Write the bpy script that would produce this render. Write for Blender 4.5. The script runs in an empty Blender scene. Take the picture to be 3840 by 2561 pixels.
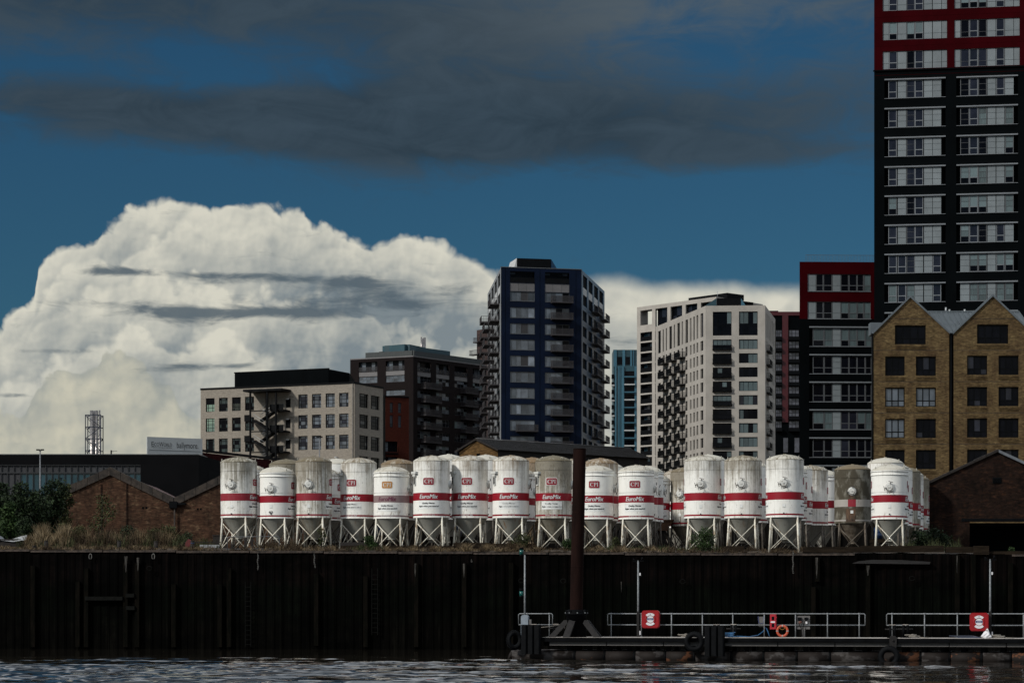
import bpy, math, random
import numpy as np
from mathutils import Vector
random.seed(7)
RNG = np.random.default_rng(7)
SC = bpy.context.scene
COL = SC.collection
PI = math.pi
rad = math.radians

# ------------------------------------------------------------------ camera
F, CX, HY, EYE = 9000.0, 1920.0, 2290.0, 2.4      # survey constants: focal, centre, horizon, eye height
cam = bpy.data.cameras.new('camera')
cam.sensor_width = 36.0
cam.lens = F / 3840 * 36
cam.shift_y = (HY - 1280.5) / 3840
cam.clip_start, cam.clip_end = 0.5, 20000
co = bpy.data.objects.new('camera', cam)
co.location = (0, 0, EYE)
co.rotation_euler = (rad(90), 0, 0)
COL.objects.link(co)
SC.camera = co

# ------------------------------------------------------------------ light and exposure
SUN_TO = Vector((-0.72, -0.50, 0.58)).normalized()      # direction towards the sun: behind and left of the camera
sl = bpy.data.lights.new('sun', 'SUN')
sl.energy = 3.0
sl.angle = rad(5)
sl.color = (1.0, 0.955, 0.88)
so = bpy.data.objects.new('sun', sl)
so.rotation_euler = SUN_TO.to_track_quat('Z', 'Y').to_euler()
so.location = (-60, -60, 90)
COL.objects.link(so)
SC.view_settings.view_transform = 'Standard'
SC.view_settings.look = 'None'
SC.view_settings.gamma = 1
SC.view_settings.exposure = 0.0
SC.view_settings.use_curve_mapping = False
try:
    SC.cycles.max_bounces = 6
    SC.cycles.diffuse_bounces = 3
    SC.cycles.glossy_bounces = 3
    SC.cycles.transparent_max_bounces = 8
    SC.cycles.use_denoising = True
except Exception:
    pass


class G:
    """small node-graph helper"""
    def __init__(s, nt):
        s.nt = nt
    def n(s, t, **kw):
        x = s.nt.nodes.new(t)
        for k, v in kw.items():
            setattr(x, k, v)
        return x
    def put(s, sock, v):
        if isinstance(v, bpy.types.NodeSocket):
            s.nt.links.new(v, sock)
        elif v is not None:
            if isinstance(v, (tuple, list)) and sock.type == 'RGBA' and len(v) == 3:
                v = tuple(v) + (1,)
            sock.default_value = v
    def m(s, op, a, b=None, c=None, clamp=False):
        x = s.n('ShaderNodeMath', operation=op)
        x.use_clamp = clamp
        for i, v in enumerate((a, b, c)):
            if v is not None:
                s.put(x.inputs[i], v)
        return x.outputs[0]
    def add(s, a, b): return s.m('ADD', a, b)
    def sub(s, a, b): return s.m('SUBTRACT', a, b)
    def mul(s, a, b): return s.m('MULTIPLY', a, b)
    def step(s, v, a, b, lo=0.0, hi=1.0, smooth=True):
        x = s.n('ShaderNodeMapRange')
        x.interpolation_type = 'SMOOTHSTEP' if smooth else 'LINEAR'
        x.clamp = True
        for i, q in enumerate((v, a, b, lo, hi)):
            s.put(x.inputs[i], q)
        return x.outputs[0]
    def xyz(s, a, b, c):
        x = s.n('ShaderNodeCombineXYZ')
        for i, v in enumerate((a, b, c)):
            s.put(x.inputs[i], v)
        return x.outputs[0]
    def sep(s, v):
        x = s.n('ShaderNodeSeparateXYZ')
        s.put(x.inputs[0], v)
        return x.outputs
    def noise(s, vec, scale=1.0, detail=4.0, rough=0.5, dist=0.0, two=False):
        x = s.n('ShaderNodeTexNoise')
        if two:
            x.noise_dimensions = '2D'
        s.put(x.inputs['Vector'], vec)
        x.inputs['Scale'].default_value = scale
        x.inputs['Detail'].default_value = detail
        x.inputs['Roughness'].default_value = rough
        x.inputs['Distortion'].default_value = dist
        return x.outputs[0]
    def mix(s, f, a, b, mode='MIX'):
        x = s.n('ShaderNodeMix', data_type='RGBA', blend_type=mode)
        s.put(x.inputs[0], f)
        s.put(x.inputs[6], a)
        s.put(x.inputs[7], b)
        return x.outputs[2]
    def vmul(s, v, k):
        x = s.n('ShaderNodeVectorMath', operation='MULTIPLY')
        s.put(x.inputs[0], v)
        x.inputs[1].default_value = k
        return x.outputs[0]
    def vadd(s, v, k):
        x = s.n('ShaderNodeVectorMath', operation='ADD')
        s.put(x.inputs[0], v)
        s.put(x.inputs[1], k)
        return x.outputs[0]


# ------------------------------------------------------------------ sky (directions in degrees of azimuth / elevation)
def AZ(u): return math.degrees(math.atan((u - CX) / F))
def EL(v): return math.degrees(math.atan((HY - v) / F))
W = bpy.data.worlds.new('World')
SC.world = W
W.use_nodes = True
nt = W.node_tree
nt.nodes.clear()
g = G(nt)
out = g.n('ShaderNodeOutputWorld')
bg = g.n('ShaderNodeBackground')
nt.links.new(bg.outputs[0], out.inputs[0])
sky = g.n('ShaderNodeTexSky')
sky.sky_type = 'NISHITA'
sky.sun_disc = False
sky.sun_elevation = math.asin(SUN_TO.z)
sky.sun_rotation = math.atan2(SUN_TO.x, SUN_TO.y)
sky.altitude = 0
sky.air_density = 1.0
sky.dust_density = 0.3
sky.ozone_density = 2.0
tc = g.n('ShaderNodeTexCoord')
dx, dy, dz = g.sep(tc.outputs['Generated'])
az = g.mul(g.m('ARCTAN2', dx, dy), 180 / PI)
el = g.mul(g.m('ARCSINE', dz), 180 / PI)
def blob(u, v, su, sv, amp):
    k = 180 / PI / F
    ex = g.m('POWER', g.mul(g.sub(az, AZ(u)), 1 / (su * k)), 2.0)
    ey = g.m('POWER', g.mul(g.sub(el, EL(v)), 1 / (sv * k)), 2.0)
    return g.mul(g.m('EXPONENT', g.mul(g.add(ex, ey), -1.0)), amp)
def total(bl):
    t = bl[0]
    for b in bl[1:]:
        t = g.add(t, b)
    return t
# blue air
SKY_STRENGTH = 0.08
blue = g.mix(1.0, sky.outputs[0], tuple(c * SKY_STRENGTH for c in (0.120, 0.280, 0.372)), 'MULTIPLY')
# --- high dark stratocumulus
def n2(ka, ke, seed, detail, rough=0.55, dist=0.0, oa=0.0, oe=0.0):
    return g.noise(g.xyz(g.add(g.mul(g.add(az, oa), ka), seed), g.add(g.mul(g.add(el, oe), ke), seed * 1.7), 0.0), 1.0, detail, rough, dist, True)
fb = g.add(g.sub(n2(0.15, 0.46, 3.1, 6.0, 0.60, 0.35), 0.5), g.mul(g.sub(n2(0.55, 1.35, 7.7, 5.0, 0.64, 0.6), 0.5), 0.60))
gen = n2(0.035, 0.07, 9.0, 3.0)
genm = g.mul(g.step(gen, 0.27, 0.50), g.step(el, 14.5, 18.0))
dk = total([blob(1850, 400, 820, 215, 1.10), blob(600, 440, 900, 110, 0.95), blob(300, 30, 1500, 150, 1.05),
            blob(1250, 500, 700, 90, 0.45), blob(2750, 580, 450, 60, 0.50), blob(2500, 30, 1000, 150, 0.70),
            blob(2950, 420, 420, 150, 0.42), blob(1900, 130, 700, 130, 0.45), blob(3600, 200, 500, 300, 0.4), blob(820, 290, 260, 60, -0.35),
            blob(1500, 570, 520, 70, 0.45), blob(2350, 480, 480, 120, 0.50), blob(150, 380, 400, 70, 0.3)])
dmask = g.m('MAXIMUM', g.step(g.add(dk, g.mul(fb, 1.75)), 0.10, 1.12), genm)
dtone = g.step(g.add(g.mul(fb, 1.6), g.mul(g.sub(el, 9.0), 0.02)), -0.40, 0.50)
dcol = g.mix(dtone, (0.026, 0.041, 0.055), (0.045, 0.068, 0.090))
dcol = g.mix(g.m('MINIMUM', blob(2700, 60, 900, 190, 0.85), 0.8), dcol, (0.098, 0.122, 0.140))
hicol = g.mix(g.step(gen, 0.42, 0.62), (0.50, 0.575, 0.66), (1.15, 1.19, 1.24))
dcol = g.mix(g.step(el, 14.6, 20.0), dcol, hicol)
c0 = g.mix(g.mul(dmask, 0.92), blue, dcol)
# --- big cumulus bank
def outline(pts, a0=-13.0, a1=13.0, emax=12.0):
    fc = g.n('ShaderNodeFloatCurve')
    x = g.step(az, a0, a1, 0.0, 1.0, False)
    g.put(fc.inputs['Value'], x)
    fc.inputs['Factor'].default_value = 1.0
    cv = fc.mapping.curves[0]
    P = [((AZ(u) - a0) / (a1 - a0), EL(v) / emax) for u, v in pts]
    cv.points[0].location = P[0]
    cv.points[1].location = P[-1]
    for p in P[1:-1]:
        cv.points.new(*p)
    for p in cv.points:
        p.handle_type = 'AUTO_CLAMPED'
    fc.mapping.update()
    return g.mul(fc.outputs[0], emax)
def puffs(scale, seed, warp_src, warp, oa=0.0, oe=0.0, detail=2.0):
    """rounded cloud heads: inverted cell distance"""
    vo = g.n('ShaderNodeTexVoronoi')
    vo.voronoi_dimensions = '2D'
    vo.feature = 'F1'
    vo.inputs['Scale'].default_value = scale
    vo.inputs['Detail'].default_value = detail
    vo.inputs['Roughness'].default_value = 0.40
    vo.inputs['Lacunarity'].default_value = 2.3
    w_ = g.mul(g.sub(warp_src, 0.5), warp)
    g.put(vo.inputs['Vector'], g.xyz(g.add(g.add(az, oa + seed), w_), g.add(g.add(el, oe + seed), w_), 0.0))
    return g.sub(1.0, vo.outputs['Distance'])
wA = n2(0.9, 0.9, 4.0, 2.0)
pf = puffs(1.25, 0.0, wA, 0.40, detail=2.4)
pfl = puffs(1.25, 0.0, wA, 0.40, 0.12, -0.14, detail=2.4)
sm = puffs(3.0, 5.0, wA, 0.25, detail=1.0)
sml = puffs(3.0, 5.0, wA, 0.25, 0.06, -0.07, detail=1.0)
soft = n2(0.75, 0.62, 2.0, 3.0, 0.42, 0.2)
softl = n2(0.75, 0.62, 2.0, 3.0, 0.42, 0.2, -0.20, 0.26)
broad = n2(0.26, 0.30, 1.5, 2.0)
def cumulus(pts, amp, soft_):
    T = outline(pts)
    h = g.add(g.sub(T, el), g.mul(g.sub(pf, 0.46), g.mul(g.step(az, -2.5, 2.5, 1.0, 0.25), amp)))
    return h, g.step(h, 0.0, g.mul(g.step(az, -3.0, 2.0, 1.0, 2.6), soft_))
Q = [(-200, 1330), (0, 1225), (90, 1140), (135, 1090), (140, 1010), (190, 945), (300, 915), (355, 905), (385, 840),
     (480, 795), (600, 752), (700, 740), (800, 757), (930, 745), (1060, 765), (1140, 790), (1172, 850), (1250, 832),
     (1330, 865), (1420, 880), (1560, 872), (1660, 900), (1780, 955), (1880, 1005), (2050, 1015), (2250, 1010),
     (2450, 1035), (2700, 1040), (2900, 1055), (3300, 1075), (4100, 1100)]
h1, m1 = cumulus(Q, 0.40, 0.20)
lit = g.sub(soft, softl)
litp = g.sub(pf, pfl)
def head(h, depth, rim):
    """tone of one cloud head: sunlit crown falling into shade below it"""
    return g.sub(rim, g.step(h, 0.0, depth, 0.0, 0.42))
lits = g.mul(g.sub(sm, sml), g.step(az, -4.0, 3.0, 1.0, 0.2))
base_t = g.add(total([g.mul(lit, 0.80), g.mul(litp, 0.16), g.mul(lits, 0.13), g.mul(g.sub(broad, 0.5), 0.75)]), 0.0)
T1 = head(h1, 1.0, 1.08)
Qa = [(-200, 1400), (60, 1230), (200, 1065), (350, 985), (420, 1000), (520, 925), (600, 890), (680, 835), (760, 820), (900, 800), (1030, 815), (1120, 850), (1190, 900), (1290, 905),
      (1400, 950), (1600, 960), (1800, 1030), (2100, 1090), (2500, 1090), (3000, 1110), (4100, 1150)]
ha, ma = cumulus(Qa, 0.55, 0.26)
T1 = g.add(g.mul(T1, g.sub(1.0, ma)), g.mul(head(ha, 1.3, 0.98), ma))
Qb = [(-200, 1460), (0, 1290), (150, 1190), (300, 1100), (420, 1060), (520, 1010), (600, 985), (680, 1010), (800, 1050), (1000, 1075), (1200, 1090), (1350, 1120), (1500, 1180), (1800, 1260), (4100, 1300)]
hb_, mb_ = cumulus(Qb, 0.70, 0.36)
T1 = g.add(g.mul(T1, g.sub(1.0, mb_)), g.mul(head(hb_, 1.9, 1.0), mb_))
Qc = [(-200, 1540), (60, 1420), (250, 1330), (420, 1260), (500, 1215), (600, 1225), (680, 1270), (760, 1235), (860, 1225), (960, 1290), (1100, 1400), (1400, 1520), (4100, 1600)]
hc, mc = cumulus(Qc, 0.60, 0.34)
T1 = g.add(g.mul(T1, g.sub(1.0, mc)), g.mul(head(hc, 1.6, 1.02), mc))
tone = g.add(g.add(T1, base_t), total([blob(1450, 1380, 460, 240, -0.30), blob(1850, 1230, 500, 130, -0.15), blob(250, 1300, 300, 160, 0.06), blob(2600, 1150, 900, 160, 0.10)]))
tone = g.sub(tone, 0.07)
ccol = g.mix(g.step(tone, 0.25, 1.02, smooth=False), (0.200, 0.240, 0.262), (0.655, 0.638, 0.545))
Q2 = [(-200, 1560), (60, 1560), (120, 1480), (160, 1425), (240, 1398), (370, 1385), (388, 1335), (450, 1318), (500, 1345),
      (560, 1400), (640, 1450), (680, 1520), (760, 1600), (1000, 1700), (4100, 1750)]
h2, m2 = cumulus(Q2, 0.34, 0.09)
tone2 = g.add(total([g.mul(litp, 0.40), g.mul(lit, 1.1), g.mul(g.step(h2, 0.0, 0.45, 1.0, 0.0), -0.26)]), 0.74)
ccol2 = g.mix(g.step(tone2, 0.10, 1.0, smooth=False), (0.25, 0.285, 0.285), (0.57, 0.545, 0.43))
ccol = g.mix(g.mul(m2, 0.85), ccol, ccol2)
# --- thin grey streaks lying before the cumulus
sw = g.sub(n2(0.75, 3.0, 5.0, 5.0, 0.6, 0.3), 0.5)
st = total([blob(430, 1035, 190, 18, 0.95), blob(820, 1042, 200, 18, 0.7), blob(1180, 1055, 330, 26, 1.05), blob(1330, 1088, 190, 28, 0.7),
            blob(300, 1160, 190, 24, 0.6), blob(640, 1190, 170, 38, 0.95), blob(900, 1180, 330, 22, 1.05), blob(1250, 1165, 340, 46, 0.70),
            blob(1600, 1125, 220, 46, 0.72), blob(170, 1333, 130, 12, 0.95), blob(710, 1382, 130, 24, 1.05), blob(930, 1378, 110, 14, 0.75),
            blob(20, 1497, 90, 11, 0.8), blob(2300, 1290, 160, 80, 0.50)])
smask = g.step(g.add(st, g.mul(sw, 2.0)), 0.24, 1.20)
ccol = g.mix(g.mul(smask, 0.92), ccol, (0.085, 0.118, 0.145))
c1 = g.mix(m1, c0, ccol)
g.put(bg.inputs[0], c1)
bg.inputs[1].default_value = 1.0
W.cycles.sampling_method = 'MANUAL'
W.cycles.sample_map_resolution = 512


# ------------------------------------------------------------------ geometry helpers
def P(u, v, Y):
    return Vector(((u - CX) * Y / F, Y, EYE + (HY - v) * Y / F))
def zat(v, Y): return EYE + (HY - v) * Y / F
WORLD = {}
def link(name, data, parent=None, loc=None, rz=0.0, color=None):
    o = bpy.data.objects.new(name, data)
    COL.objects.link(o)
    if loc is None:
        wl, wr = WORLD[parent.name] if parent else (Vector((0, 0, 0)), 0.0)
        if parent:
            o.parent = parent
    else:
        wl, wr = Vector(loc), rz
        if parent:
            pl, pr = WORLD[parent.name]
            d = wl - pl
            c, s_ = math.cos(-pr), math.sin(-pr)
            o.parent = parent
            o.location = (c * d.x - s_ * d.y, s_ * d.x + c * d.y, d.z)
            o.rotation_euler = (0, 0, wr - pr)
        else:
            o.location = wl
            o.rotation_euler = (0, 0, wr)
    if color:
        o.color = color
    WORLD[o.name] = (wl.copy(), wr)
    return o
def tag(o, label=None, cat=None, group=None, kind=None):
    if label: o['label'] = label
    if cat: o['category'] = cat
    if group: o['group'] = group
    if kind: o['kind'] = kind
    return o
def thing(name, loc, label, cat, group=None, rz=0.0):
    return tag(link(name, None, None, loc, rz), label, cat, group)


class MB:
    def __init__(s):
        s.v, s.f, s.sm = [], [], []
    def add(s, vs, fs, smooth=False):
        b = len(s.v)
        s.v.extend([tuple(p) for p in vs])
        for f in fs:
            s.f.append(tuple(i + b for i in f))
            s.sm.append(smooth)
        return s
    def box(s, x0, x1, y0, y1, z0, z1):
        if x1 < x0: x0, x1 = x1, x0
        if y1 < y0: y0, y1 = y1, y0
        if z1 < z0: z0, z1 = z1, z0
        return s.add([(x0, y0, z0), (x1, y0, z0), (x1, y1, z0), (x0, y1, z0), (x0, y0, z1), (x1, y0, z1), (x1, y1, z1), (x0, y1, z1)],
                     [(0, 3, 2, 1), (4, 5, 6, 7), (0, 1, 5, 4), (1, 2, 6, 5), (2, 3, 7, 6), (3, 0, 4, 7)])
    def cyl(s, p0, p1, r0, r1=None, n=8, caps=True, smooth=True):
        r1 = r0 if r1 is None else r1
        p0, p1 = Vector(p0), Vector(p1)
        d = (p1 - p0).normalized()
        a = d.orthogonal().normalized()
        b = d.cross(a)
        ring = lambda p, r: [p + (a * math.cos(t) + b * math.sin(t)) * r for t in [2 * PI * i / n for i in range(n)]]
        base = len(s.v)
        s.add(ring(p0, r0) + ring(p1, r1), [(i, (i + 1) % n, n + (i + 1) % n, n + i) for i in range(n)], smooth)
        if caps:
            s.f.append(tuple(base + i for i in reversed(range(n)))); s.sm.append(False)
            s.f.append(tuple(base + n + i for i in range(n))); s.sm.append(False)
        return s
    def tube(s, pts, r, n=8):
        pts = [Vector(p) for p in pts]
        rings, prev = [], None
        for i, p in enumerate(pts):
            d = (pts[min(i + 1, len(pts) - 1)] - pts[max(i - 1, 0)]).normalized()
            a = (prev - d * prev.dot(d)).normalized() if prev is not None and (prev - d * prev.dot(d)).length > 1e-4 else d.orthogonal().normalized()
            prev = a
            b = d.cross(a)
            rr = r[i] if isinstance(r, (list, tuple)) else r
            rings.append([p + (a * math.cos(2 * PI * k / n) + b * math.sin(2 * PI * k / n)) * rr for k in range(n)])
        vs = [q for R_ in rings for q in R_]
        fs = []
        for i in range(len(pts) - 1):
            for k in range(n):
                fs.append((i * n + k, i * n + (k + 1) % n, (i + 1) * n + (k + 1) % n, (i + 1) * n + k))
        base = len(s.v)
        s.add(vs, fs, True)
        s.f.append(tuple(base + k for k in reversed(range(n)))); s.sm.append(False)
        s.f.append(tuple(base + (len(pts) - 1) * n + k for k in range(n))); s.sm.append(False)
        return s
    def lathe(s, prof, n=48, smooth=True, closed=False):
        vs = [(r * math.sin(2 * PI * i / n), -r * math.cos(2 * PI * i / n), z) for r, z in prof for i in range(n)]
        fs = []
        m_ = len(prof)
        for j in range(m_ if closed else m_ - 1):
            j2 = (j + 1) % m_
            for i in range(n):
                fs.append((j * n + i, j * n + (i + 1) % n, j2 * n + (i + 1) % n, j2 * n + i))
        return s.add(vs, fs, smooth)
    def prism(s, poly, y0, y1):
        """polygon in (x, z), counter-clockwise seen from -y, swept from y0 to y1"""
        n = len(poly)
        vs = [(x, y0, z) for x, z in poly] + [(x, y1, z) for x, z in poly]
        fs = [tuple(range(n)), tuple(n + i for i in reversed(range(n)))] + [((i + 1) % n, i, n + i, n + (i + 1) % n) for i in range(n)]
        return s.add(vs, fs)
    def plan(s, poly, z0, z1):
        """polygon in (x, y) counter-clockwise from above, raised z0 to z1"""
        n = len(poly)
        vs = [(x, y, z0) for x, y in poly] + [(x, y, z1) for x, y in poly]
        fs = [tuple(reversed(range(n))), tuple(n + i for i in range(n))] + [(i, (i + 1) % n, n + (i + 1) % n, n + i) for i in range(n)]
        return s.add(vs, fs)
    def mesh(s, name, mat):
        me = bpy.data.meshes.new(name)
        me.from_pydata(s.v, [], s.f)
        me.polygons.foreach_set('use_smooth', s.sm)
        if mat:
            me.materials.append(mat)
        me.update()
        return me
    def build(s, name, mat, parent=None, loc=None, rz=0.0, color=None):
        return link(name, s.mesh(name, mat), parent, loc, rz, color)


# ------------------------------------------------------------------ materials
def mat(name, col, rough=0.6, metal=0.0, var=0.25, scale=2.0, stretch=(1, 1, 1), col2=None, thr=(0.35, 0.68), rnd=0.0,
        bump=0.0, bscale=25.0, spec=0.5, detail=5.0):
    m = bpy.data.materials.new(name)
    m.use_nodes = True
    k = G(m.node_tree)
    b = m.node_tree.nodes['Principled BSDF']
    t = k.n('ShaderNodeTexCoord')
    oi = k.n('ShaderNodeObjectInfo')
    off = k.mul(oi.outputs['Random'], 40.0)
    vec = k.vadd(k.vmul(t.outputs['Object'], stretch), k.xyz(off, off, off))
    f = k.step(k.noise(vec, scale, detail, 0.6), thr[0], thr[1])
    c2 = col2 or tuple(c * (1 - var) for c in col)
    c = k.mix(f, col, c2)
    if rnd:
        c = k.mix(1.0, c, k.xyz(*[k.step(oi.outputs['Random'], 0, 1, 1 - rnd, 1 + rnd, False)] * 3), 'MULTIPLY')
    k.put(b.inputs['Base Color'], c)
    b.inputs['Roughness'].default_value = rough
    b.inputs['Metallic'].default_value = metal
    b.inputs['Specular IOR Level'].default_value = spec
    if bump:
        bp = k.n('ShaderNodeBump')
        bp.inputs['Strength'].default_value = bump
        bp.inputs['Distance'].default_value = 0.03
        k.put(bp.inputs['Height'], k.noise(vec, bscale, 4.0, 0.6))
        k.put(b.inputs['Normal'], bp.outputs[0])
    return m
def brickmat(name, c1, c2, mortar, pale=None, dark=None, bw=0.225, bh=0.075, pale_amt=0.5, ms=0.06, pscale=0.35, rough=0.85, strength=1.0):
    """brickwork: coursed pattern on local x / z plus broad patches"""
    m = bpy.data.materials.new(name)
    m.use_nodes = True
    k = G(m.node_tree)
    b = m.node_tree.nodes['Principled BSDF']
    t = k.n('ShaderNodeTexCoord')
    x, y, z = k.sep(t.outputs['Object'])
    v2 = k.xyz(k.add(x, y), z, 0.0)
    br = k.n('ShaderNodeTexBrick')
    k.put(br.inputs['Vector'], v2)
    br.inputs['Scale'].default_value = 1.0
    br.inputs['Brick Width'].default_value = bw
    br.inputs['Row Height'].default_value = bh
    br.inputs['Mortar Size'].default_value = bh * ms
    br.inputs['Mortar Smooth'].default_value = 0.3
    br.inputs['Bias'].default_value = 0.0
    k.put(br.inputs['Color1'], c1)
    k.put(br.inputs['Color2'], c2)
    k.put(br.inputs['Mortar'], mortar)
    c = br.outputs['Color']
    vec = k.xyz(x, k.add(y, 3.0), k.mul(z, 2.2))
    if pale:
        f = k.step(k.noise(vec, pscale * 2.2, 7.0, 0.68), 0.50, 0.72)
        c = k.mix(k.mul(f, pale_amt), c, pale)
    if dark:
        f = k.step(k.noise(k.xyz(k.mul(x, 1.3), y, k.mul(z, 0.5)), pscale * 1.6, 6.0, 0.62), 0.42, 0.72)
        c = k.mix(k.mul(f, 0.75), c, dark)
    # single odd bricks
    vo = k.n('ShaderNodeTexVoronoi')
    k.put(vo.inputs['Vector'], k.xyz(k.mul(k.add(x, y), 1 / bw), k.mul(z, 1 / bh), 0.0))
    vo.inputs['Scale'].default_value = 0.8
    wn = k.sep(vo.outputs['Color'])[0]
    c = k.mix(1.0, c, k.xyz(*[k.step(wn, 0, 1, 1 - 0.35 * strength, 1 + 0.35 * strength, False)] * 3), 'MULTIPLY')
    k.put(b.inputs['Base Color'], c)
    b.inputs['Roughness'].default_value = rough
    b.inputs['Specular IOR Level'].default_value = 0.08
    bp = k.n('ShaderNodeBump')
    bp.inputs['Strength'].default_value = 0.5
    bp.inputs['Distance'].default_value = 0.015
    k.put(bp.inputs['Height'], k.sub(1.0, br.outputs['Fac']))
    k.put(b.inputs['Normal'], bp.outputs[0])
    return m
def glassmat(name, col, rough=0.08, rnd=0.3, var=0.4, scale=0.5, spec=0.5):
    return mat(name, col, rough, 0.0, var=var, scale=scale, rnd=rnd, spec=spec)

M = {}
M['glass_dark'] = glassmat('glass_dark', (0.0040, 0.0046, 0.0070), spec=0.08)
M['glass_mid'] = glassmat('glass_mid', (0.018, 0.020, 0.030), spec=0.3)
M['glass_sky'] = glassmat('glass_sky', (0.105, 0.125, 0.150), rnd=0.35)  # opaque pane, sky seen in the glass put into its pale colour
M['glass_teal'] = glassmat('glass_teal', (0.030, 0.075, 0.105), rnd=0.25)
M['blind'] = mat('blind', (0.105, 0.145, 0.155), 0.35, var=0.2, scale=6, stretch=(8, 1, 0.3), rnd=0.3)
M['curtain'] = mat('curtain', (0.075, 0.108, 0.115), 0.5, var=0.5, scale=5, stretch=(6, 1, 0.1), rnd=0.3)
M['black_clad'] = mat('black_clad', (0.0018, 0.0027, 0.0033), 0.65, var=0.3, scale=0.4, stretch=(1, 1, 0.6), spec=0.02)
M['black_metal'] = mat('black_metal', (0.0040, 0.0046, 0.0055), 0.5, var=0.3, spec=0.06)
M['red_clad'] = mat('red_clad', (0.030, 0.0006, 0.0020), 0.6, var=0.25, scale=0.5, spec=0.02)
M['silver_panel'] = mat('silver_panel', (0.165, 0.190, 0.203), 0.45, var=0.14, scale=0.8, rnd=0.12, spec=0.4)
M['silver_trim'] = mat('silver_trim', (0.16, 0.175, 0.19), 0.45, var=0.15, spec=0.4)
M['beige_brick'] = brickmat('beige_brick', (0.285, 0.256, 0.215), (0.235, 0.208, 0.176), (0.19, 0.17, 0.145), pale=(0.32, 0.29, 0.245), ms=0.1, strength=0.35)
M['white_stone'] = mat('white_stone', (0.355, 0.332, 0.300), 0.75, var=0.16, scale=0.25, bump=0.1, spec=0.2)
M['navy'] = mat('navy', (0.0034, 0.0080, 0.0225), 0.5, var=0.3, scale=0.3, spec=0.08)
M['navy_shiny'] = mat('navy_shiny', (0.016, 0.050, 0.105), 0.32, metal=0.5, var=0.3, scale=0.3)  # sky reflected on the side cladding put into a bluer base
M['grey_panel'] = mat('grey_panel', (0.125, 0.120, 0.122), 0.5, var=0.15, scale=1.0, rnd=0.1)
M['dark_brick'] = brickmat('dark_brick', (0.0120, 0.0085, 0.0085), (0.0095, 0.0070, 0.0072), (0.007, 0.006, 0.006), strength=0.4)
M['red_brick'] = brickmat('red_brick', (0.072, 0.018, 0.011), (0.058, 0.014, 0.009), (0.04, 0.013, 0.010), strength=0.4)
M['teal_clad'] = mat('teal_clad', (0.046, 0.128, 0.180), 0.35, var=0.25, scale=0.1, spec=0.4)
M['teal_dark'] = mat('teal_dark', (0.020, 0.062, 0.082), 0.4, var=0.3, scale=0.1)
M['pale_slab'] = mat('pale_slab', (0.45, 0.46, 0.46), 0.6, var=0.15)
M['yellow_brick'] = brickmat('yellow_brick', (0.122, 0.084, 0.038), (0.086, 0.056, 0.026), (0.080, 0.062, 0.040), pale=(0.185, 0.135, 0.066),
                             dark=(0.050, 0.030, 0.017), pale_amt=0.8, pscale=0.5)
M['old_brick'] = brickmat('old_brick', (0.072, 0.036, 0.021), (0.042, 0.021, 0.013), (0.052, 0.036, 0.026), pale=(0.150, 0.098, 0.058),
                          dark=(0.012, 0.008, 0.006), pale_amt=0.9, pscale=0.6)
M['sooty_brick'] = brickmat('sooty_brick', (0.020, 0.0105, 0.0075), (0.012, 0.0065, 0.005), (0.010, 0.008, 0.006), pale=(0.060, 0.026, 0.014),
                            dark=(0.004, 0.003, 0.0026), pale_amt=0.6, pscale=0.8)
M['tan_brick'] = brickmat('tan_brick', (0.125, 0.072, 0.027), (0.088, 0.050, 0.020), (0.07, 0.05, 0.03), pale=(0.15, 0.09, 0.036), pale_amt=0.6)
M['coping'] = mat('coping', (0.040, 0.030, 0.023), 0.9, var=0.6, scale=2.5, col2=(0.012, 0.009, 0.007), bump=0.4)
M['zinc'] = mat('zinc', (0.115, 0.135, 0.150), 0.45, var=0.2, scale=0.7, metal=0.2)
M['slate'] = mat('slate', (0.030, 0.028, 0.027), 0.6, var=0.5, scale=0.9, stretch=(1, 0.4, 1), col2=(0.085, 0.085, 0.092), thr=(0.52, 0.72))
M['dark_timber'] = mat('dark_timber', (0.014, 0.012, 0.010), 0.85, var=0.5, scale=3, stretch=(1, 1, 6))
M['red_tile'] = mat('red_tile', (0.075, 0.026, 0.022), 0.85, var=0.3, scale=3)
M['white_sign'] = mat('white_sign', (0.44, 0.46, 0.46), 0.5, var=0.08, scale=0.6)
M['ink'] = mat('ink', (0.012, 0.013, 0.016), 0.6)
M['galv'] = mat('galv', (0.33, 0.35, 0.36), 0.45, metal=0.35, var=0.3, scale=6)
M['steel_flue'] = mat('steel_flue', (0.30, 0.28, 0.27), 0.3, metal=0.85, var=0.3, scale=1.5)
M['frame_blue'] = mat('frame_blue', (0.020, 0.026, 0.045), 0.5)

# ------------------------------------------------------------------ facade kit
class Fac:
    """a vertical wall plane from plan point A to B (local x along it, local y into the building)"""
    def __init__(s, uA, YA, uB, YB, z0=6.0):
        s.A = Vector(((uA - CX) * YA / F, YA, z0))
        s.B = Vector(((uB - CX) * YB / F, YB, z0))
        d = s.B - s.A
        s.W = d.length
        s.th = math.atan2(d.y, d.x)
        s.d = d.normalized()
    def s(s_, u):
        t = (u - CX) / F
        return (t * s_.A.y - s_.A.x) / (s_.d.x - t * s_.d.y)
    def z(s_, v, u=None, ss=0.0):
        if u is not None:
            ss = s_.s(u)
        return zat(v, s_.A.y + s_.d.y * ss) - s_.A.z
    def w(s_, x, y, z):
        c, q = math.cos(s_.th), math.sin(s_.th)
        return Vector((s_.A.x + c * x - q * y, s_.A.y + q * x + c * y, s_.A.z + z))
    def put(s_, mb, name, m, parent, x=0.0, y=0.0, z=0.0, color=None):
        return mb.build(name, m, parent, s_.w(x, y, z), s_.th, color)
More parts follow.
